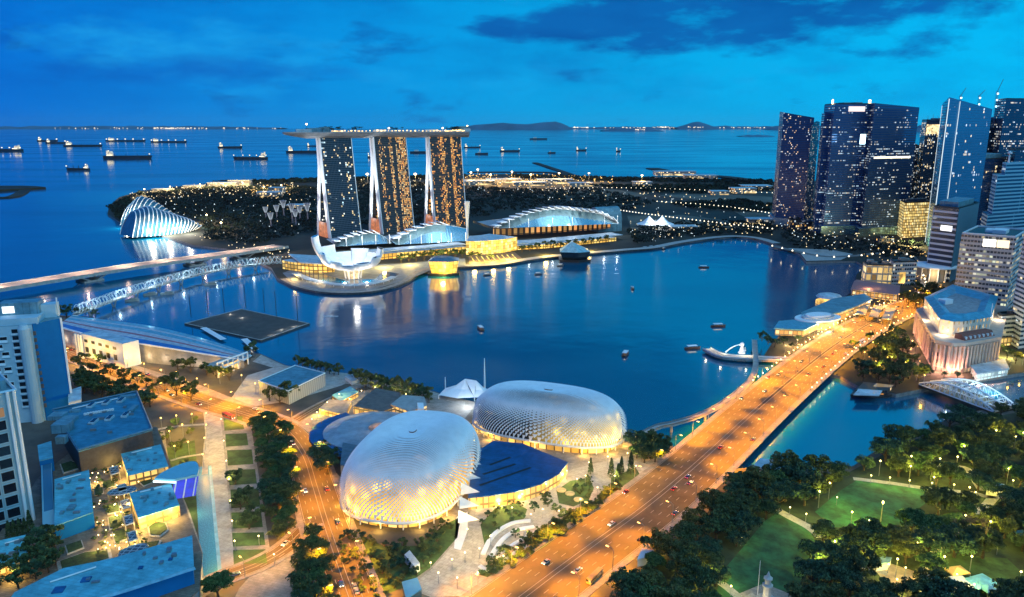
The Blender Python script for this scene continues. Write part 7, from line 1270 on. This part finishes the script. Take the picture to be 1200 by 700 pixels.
def shore_string(x0, x1, y, n, Y, seed, clump=0):
    r = np.random.default_rng(seed); F = []
    for _ in range(n):
        x = r.uniform(x0, x1) if not clump else r.normal((x0 + x1) / 2, (x1 - x0) / 4); p = at(x, y + r.uniform(-.5, .5), Y + r.uniform(-300, 300)); s = Y * .0006 * r.uniform(.5, 1.5); p = np.array(tuple(p))
        t = np.array([[1.6, 0, -.6], [-1.6, 0, -.6], [0, 0, .9]]) * s; F += [p + t[0], p + t[1], p + t[2]]
    o = fast_mesh('distant_lights', np.array(F), 3, glow('shore_light', (1, .85, .6), 1.5)); o['kind'] = 'stuff'
shore_string(60, 330, 150.3, 46, 39000, 1); shore_string(180, 225, 150.3, 60, 39000, 2); shore_string(640, 905, 149.6, 60, 38000, 3); shore_string(664, 690, 149.3, 22, 37000, 4); shore_string(800, 830, 149, 14, 37000, 5, 1); shore_string(760, 790, 149, 14, 37000, 6, 1); shore_string(745, 755, 152, 10, 25500, 7)
# floodlit works and lit streets on the reclaimed land
wk = thing('floodlight_mast', P(590, 214, 3), 'group of tall floodlight masts over works beyond the hotel towers', 'floodlight'); 
for x, y, pw in ((552, 213, 5e5), (575, 216, 5e5), (600, 212, 6e5), (622, 216, 5e5), (655, 214, 3e5), (690, 214, 2e5), (752, 217, 3e5), (560, 209, 3e5)):
    c = P(x, y, 3); b = MB(); b.tube([c, c + Vector((0, 0, 30))], [.8, .4], 5); b.build('mast', M_STEEL, wk); b = MB(); b.lathe(c + Vector((0, 0, 30)), [(1, 0), (3.4, 1.5), (3.4, 3.4), (1, 4.6)], 8); b.build('lamp_head', G_WARM, wk); light(wk, c + Vector((0, -8, 34)), pw, (1, .56, .16), 4)
for x, y, pw, nm in ((431, 215, 2.5e5, 'left'), (487, 215, 2.5e5, 'right')): 
    c = P(x, y, 3); t = thing('floodlight_mast', c, 'bright floodlight seen in the gap between the %s two hotel towers' % ('first' if nm == 'left' else 'last'), 'floodlight'); b = MB(); b.tube([c, c + Vector((0, 0, 28))], [.8, .4], 5); b.build('mast', M_STEEL, t); b = MB(); b.lathe(c + Vector((0, 0, 28)), [(1, 0), (5, 2), (5, 5), (1, 7)], 8); b.build('lamp_head', G_WARM, t); light(t, c + Vector((0, -8, 32)), pw, (1, .62, .2), 4)
tl = thing('garden_floodlight', P(230, 226, 3), 'warm floodlights along the garden coast behind the glasshouses', 'floodlight')
for x, y, pw in ((170, 229, 3e5), (200, 226, 4e5), (235, 223, 4e5), (262, 222, 6e5), (285, 221, 6e5), (310, 226, 3e5), (330, 224, 4e5), (243, 262, 1.5e5), (260, 272, 1e5)):
    c = P(x, y, 3); b = MB(); b.tube([c, c + Vector((0, 0, 16))], .4, 5); b.lathe(c + Vector((0, 0, 16)), [(.6, 0), (2, 1), (2, 2.2), (.6, 3)], 8, 1); b.build('lamp', [M_STEEL, G_WARM], tl); light(tl, c + Vector((0, 0, 22)), pw, (1, .66, .26), 3)
# low sheds, halls and blocks on the far land
F_SHED = facade('shed_wall', (.2, .2, .2), (.25, .25, .25), 8, 6, .5, [WARM, WARM2, (1, .9, .7)], .9, seed=95, mull=.3, band=.3)
RS = random.Random(12)
for i, (x, y, w, h, d, lb) in enumerate([(262, 219, 90, 14, 40, 'long lit hall on the garden coast'), (282, 217.5, 70, 18, 40, 'bright hall near the end of garden coast'), (228, 221, 60, 10, 30, 'low lit building left on the garden coast'), (190, 225, 50, 9, 26, 'small lit building behind tall glasshouse'), (316, 232, 60, 16, 36, 'pale building behind the garden towers'), (325, 229, 40, 22, 30, 'tallest pale block behind the garden towers'), (350, 246, 50, 12, 30, 'low block left of first hotel tower'),
        (560, 216, 110, 12, 60, 'amber lit shed nearest the hotel towers on reclaimed land'), (590, 214, 120, 12, 60, 'second amber lit shed on reclaimed land'), (620, 217, 110, 10, 60, 'third amber shed beyond the hotel towers'), (650, 215, 120, 14, 60, 'wide pale shed right of the amber sheds'), (680, 218, 80, 10, 40, 'white lit shed right of the wide shed'), (752, 219, 60, 16, 40, 'shed under the lone bright floodlight'), (790, 205.5, 160, 16, 60, 'long lit terminal on the far pier'), (820, 209, 120, 12, 60, 'low terminal block at the foot of the far pier'), (870, 226, 70, 14, 40, 'white shed left of first skyscraper'), (885, 222, 90, 12, 50, 'far pale shed left of first skyscraper'), (842, 228, 50, 10, 36, 'small shed in the dry fields'), (890, 262, 50, 10, 30, 'low pavilion at the foot of the skyscrapers by the bay'), (800, 270, 50, 8, 24, 'low lit pavilion in the park along the bay')]):
    c = P(x, y, 3); t = thing('shed', c, lb, 'building', 'far low buildings'); b = MB(); b.box((0 + c.x, c.y, 3), (w, d, h), RS.uniform(-.2, .3)); b.build('wall', F_SHED, t); b = MB(); b.box((c.x, c.y, 3 + h + .02), (w * 1.04, d * 1.1, 1.2), 0.05); b.build('roof', M_ROOFL, t)
    b = MB(); b.loft([(c.x - w / 2, c.y - d / 2 - 1, 3.2), (c.x + w / 2, c.y - d / 2 - 1, 3.2), (c.x + w / 2, c.y - d / 2 - .4, 3.2), (c.x - w / 2, c.y - d / 2 - .4, 3.2)], [(c.x - w / 2, c.y - d / 2 - 1, h * .6), (c.x + w / 2, c.y - d / 2 - 1, h * .6), (c.x + w / 2, c.y - d / 2 - .4, h * .6), (c.x - w / 2, c.y - d / 2 - .4, h * .6)], 0); b.build('lit_front', glow('shed_front', (1, .72, .32), .7, var=.9, scale=.08), t)
c = P(768, 266, 3); t = thing('white_tent', c, 'white peaked tent hall right of the third vaulted roof', 'tent'); b = MB()
for k in range(2):
    o = c + Vector((k * 26 - 13, 0, 0)); b.lathe(o, [(24, 6), (13, 10), (5, 17), (.6, 22)], 14)
b.build('canopy', M_WHITE, t); 
for k in range(4): b = MB(); b.tube([c + Vector((k * 20 - 30, -10, 0)), c + Vector((k * 20 - 30, -10, 6.5))], .4, 5); b.build('post', M_SKIN, t)
light(t, c + Vector((0, -30, 12)), 8e4, (.95, .97, 1), 2)
# ---- boats in the bay
def boat_proto(label, L_, col, canopy):
    t = thing('river_boat', (0, 0, 0), label, 'boat'); b = MB(); w = L_ * .16
    lo = [(-L_ / 2, -w * .6, -.3), (L_ * .25, -w * .7, -.3), (L_ * .46, 0, -.3), (L_ * .25, w * .7, -.3), (-L_ / 2, w * .6, -.3)]; hi = [(-L_ / 2 - .3, -w * .9, 1.3), (L_ * .28, -w, 1.3), (L_ * .52, 0, 2.1), (L_ * .28, w, 1.3), (-L_ / 2 - .3, w * .9, 1.3)]
    b.loft(lo, hi, 0); b.build('hull', col, t, org=(0, 0, 0)); b = MB(); b.box((-L_ * .06, 0, 3.1), (L_ * .62, w * 1.7, .25)); b.build('canopy', canopy, t, org=(0, 0, 0)); b = MB()
    for x in (-.34, -.06, .22):
        for y in (-.75, .75): b.tube([(L_ * x, y * w, 1.2), (L_ * x, y * w, 3.1)], .1, 5)
    b.build('posts', M_STEEL, t, org=(0, 0, 0)); b = MB(); b.box((-L_ * .06, 0, 2.75), (L_ * .5, .5, .2)); b.build('lamp', glow('boat_lamp', (1, .8, .5), 2.5), t, org=(0, 0, 0)); t['_used'] = 0; return t
M_BROWN = mat('boat_timber', (.09, .04, .025), .7); BA = boat_proto('boat', 15, M_BROWN, M_WHITE); BB = boat_proto('boat', 11, M_DARK, M_ROOFL)
for x, y, rz, pr, lb in ((563, 386, 1.9, BA, 'covered river boat in the open bay above the tent stage'), (733, 416, 1.2, BA, 'covered river boat off the farther dome'), (812, 409, .2, BA, 'covered river boat just left of the fountain pier'), (842, 383, .1, BA, 'red brown river boat above the fountain pier'), (825, 314, 0, BA, 'lone river boat in the upper right bay'), (741, 339, 1.6, BB, 'small boat in the middle of the bay'), (571, 323, .5, BB, 'small boat before the golden casino front'), (631, 322, .3, BB, 'tiny white boat below the crystal pavilions'), (657, 312, .4, BB, 'tiny boat left of dark crystal pavilion'), (1140, 500, .6, BB, 'small boat moored by the truss bridge')): put(pr, P(x, y, 0), rz, lb, 'boats on the bay')
for i, (x, y) in enumerate(((756, 291.5), (763, 290.5), (770, 290), (778, 292.5))): put(BB, P(x, y, 0), .3 + i * .2, 'boat moored at the little jetty below the park', 'boats at the jetty')
c = P(388, 371, 0); t = thing('rowing_boat', c, 'tiny rowing boat right of the floating platform', 'boat'); b = MB(); b.loft([c + Vector((-7, -.3, -.2)), c + Vector((0, -.6, -.2)), c + Vector((7, 0, -.2)), c + Vector((0, .6, -.2))], [c + Vector((-8, -.3, .6)), c + Vector((0, -.9, .5)), c + Vector((8, 0, .6)), c + Vector((0, .9, .5))], 0); b.build('hull', M_WHITE, t); b = MB(); b.tube([c + Vector((0, -5, .4)), c + Vector((0, 5, .4))], .15, 4); b.build('oar', M_WHITE, t)
# ---- park things
t = thing('stone_monument', P(898, 704), 'slender stone monument with tiered top on the plaza by the first park lawn', 'monument'); c = P(898, 704); ST = mat('monument_stone', (.45, .44, .42), .8, var=.15, scale=.8)
b = MB(); b.lathe(c, [(4.4, 0), (4.4, .8), (3.4, .9), (3.4, 1.7), (2.6, 1.8)], 8); b.build('base', ST, t); b = MB(); b.lathe((c.x, c.y, c.z + 1.8), [(1.9, 0), (1.6, 5), (2.3, 5.2), (2.3, 5.8), (1.4, 6.2), (1.3, 8.4), (1.9, 8.6), (1.9, 9.1), (.9, 9.8), (.4, 11.2), (.1, 12)], 8); b.build('shaft', ST, t)
b = MB(); b.tube([c + Vector((-2.8, 3, 0)), c + Vector((-2.8, 3, 17))], [.14, .07], 6); tag(b.build('flagpole', M_WHITE), 'bare white pole behind the stone monument', 'flagpole'); light(t, c + Vector((-5, -6, 2)), 1600, (1, .85, .5), .5)
def tent(px, w, d, rz, m, label, h=3.2, peak=1.6):
    c = P(*px); t = thing('tent', c, label, 'tent', 'tents at the park fair'); ca, sa = math.cos(rz), math.sin(rz); q = [c + Vector((ca * x - sa * y, sa * x + ca * y, h)) for x, y in ((-w / 2, -d / 2), (w / 2, -d / 2), (w / 2, d / 2), (-w / 2, d / 2))]; pk = c + Vector((0, 0, h + peak)); b = MB()
    for i in range(4): b.face([q[i], q[(i + 1) % 4], pk])
    for i in range(4): b.face([q[i] - Vector((0, 0, .5)), q[(i + 1) % 4] - Vector((0, 0, .5)), q[(i + 1) % 4], q[i]])
    b.build('canopy', m, t)
    for p in q: b = MB(); b.tube([(p.x, p.y, GZ), p], .1, 5); b.build('post', M_STEEL, t)
CY = mat('cyan_canvas', (.16, .5, .62), .6)
for px, w, d, rz, m, lb in (((1101, 698), 8, 6, .2, CY, 'cyan tent in front of the striped marquee'), ((1147, 689), 13, 8, .35, CY, 'larger cyan tent right of the marquee'), ((1157, 697), 6, 5, .3, CY, 'small cyan tent beside larger cyan tent'), ((1192, 700), 10, 8, .3, CY, 'cyan tent at the lower right corner'), ((1199, 632), 7, 6, .1, CY, 'cyan tent among trees at the right edge'), ((1122, 690), 10, 9, .1, mat('white_canvas', (.75, .74, .7), .6), 'white marquee glowing amber between the cyan tents'), ((1095, 684), 7, 6, .5, mat('white_canvas', (.75, .74, .7), .6), 'small white tent left of the marquee'), ((1120, 676), 9, 6, .2, mat('amber_canvas', (.7, .42, .14), .6), 'amber lit tent behind white marquee')): tent(px, w, d, rz, m, lb)
for x, y in ((1120, 684), (1140, 696), (1060, 676), (1040, 672), (1100, 690)): t = put(L_PARK, P(x, y), 0, 'lamp among the fair tents at lower right', 'fair lamps')
light(t, P(1060, 676, 9), 6000, (1, .6, .15), .6); light(t, P(1118, 688, 8), 3000, (1, .6, .2), .5)
slabhouse('park_kiosk', [(1154, 582), (1172, 584), (1176, 576), (1160, 574)], GZ, 7.5, 8.2, M_SKIN, mat('kiosk_blue', (.14, .25, .36), .6), 'blue roofed kiosk on the upper park path', 'kiosk', ridge=2)
slabhouse('park_kiosk', [(746, 667), (760, 664), (766, 656), (752, 654)], GZ, 7.5, 8.2, M_SKIN, M_WHITE, 'white roofed shelter beside bridge road and dark trees', 'shelter')
slabhouse('park_kiosk', [(1026, 672), (1040, 670), (1044, 664), (1030, 662)], GZ, 7, 7.8, M_SKIN, mat('kiosk_blue', (.14, .25, .36), .6), 'grey blue roofed shelter at the corner of the sand court', 'shelter')
slabhouse('river_landing', [(880, 556), (912, 560), (918, 548), (890, 545)], GZ, 7, 7.6, M_SKIN, M_ROOFL, 'pale landing shelter at the river under the end of the bridge', 'shelter')
def bare_tree(px, h, label):
    c = P(*px); t = thing('bare_tree', c, label, 'tree'); r = random.Random(int(px[0])); b = MB()
    def grow(p, d, l, rd, k):
        e = p + d * l; b.tube([p, e], [rd, rd * .65], 5, cap=False)
        if k:
            for _ in range(3 if k > 2 else 2): grow(e, (d + Vector((r.uniform(-.8, .8), r.uniform(-.8, .8), r.uniform(-.1, .45)))).normalized(), l * r.uniform(.62, .8), rd * .62, k - 1)
    grow(c, Vector((0, 0, 1)), h * .3, .5, 6); b.build('branches', mat('pale_bark', (.12, .09, .06), .9), t)
bare_tree((1130, 640), 17, 'bare branching tree lit from below right of the lamplit lawn'); bare_tree((1155, 640), 14, 'smaller bare tree just right of the big bare tree')
# thin evening haze over the whole place: far things fade to blue
b = MB(); b.prism([(-46000, -400), (46000, -400), (46000, 45800), (-46000, 45800)], -8, 600, 0, floor=True)
m = bpy.data.materials.new('haze_air'); m.use_nodes = True; nt = m.node_tree; nt.nodes.clear(); o_ = nt.nodes.new('ShaderNodeOutputMaterial'); v_ = nt.nodes.new('ShaderNodeVolumePrincipled')
v_.inputs['Color'].default_value = (.8, .9, 1, 1); v_.inputs['Density'].default_value = 5e-6; nt.links.new(v_.outputs[0], o_.inputs['Volume']); setting(b.build('haze', m), 'stuff')
for o in S.objects:
    if '_o' in o: del o['_o']
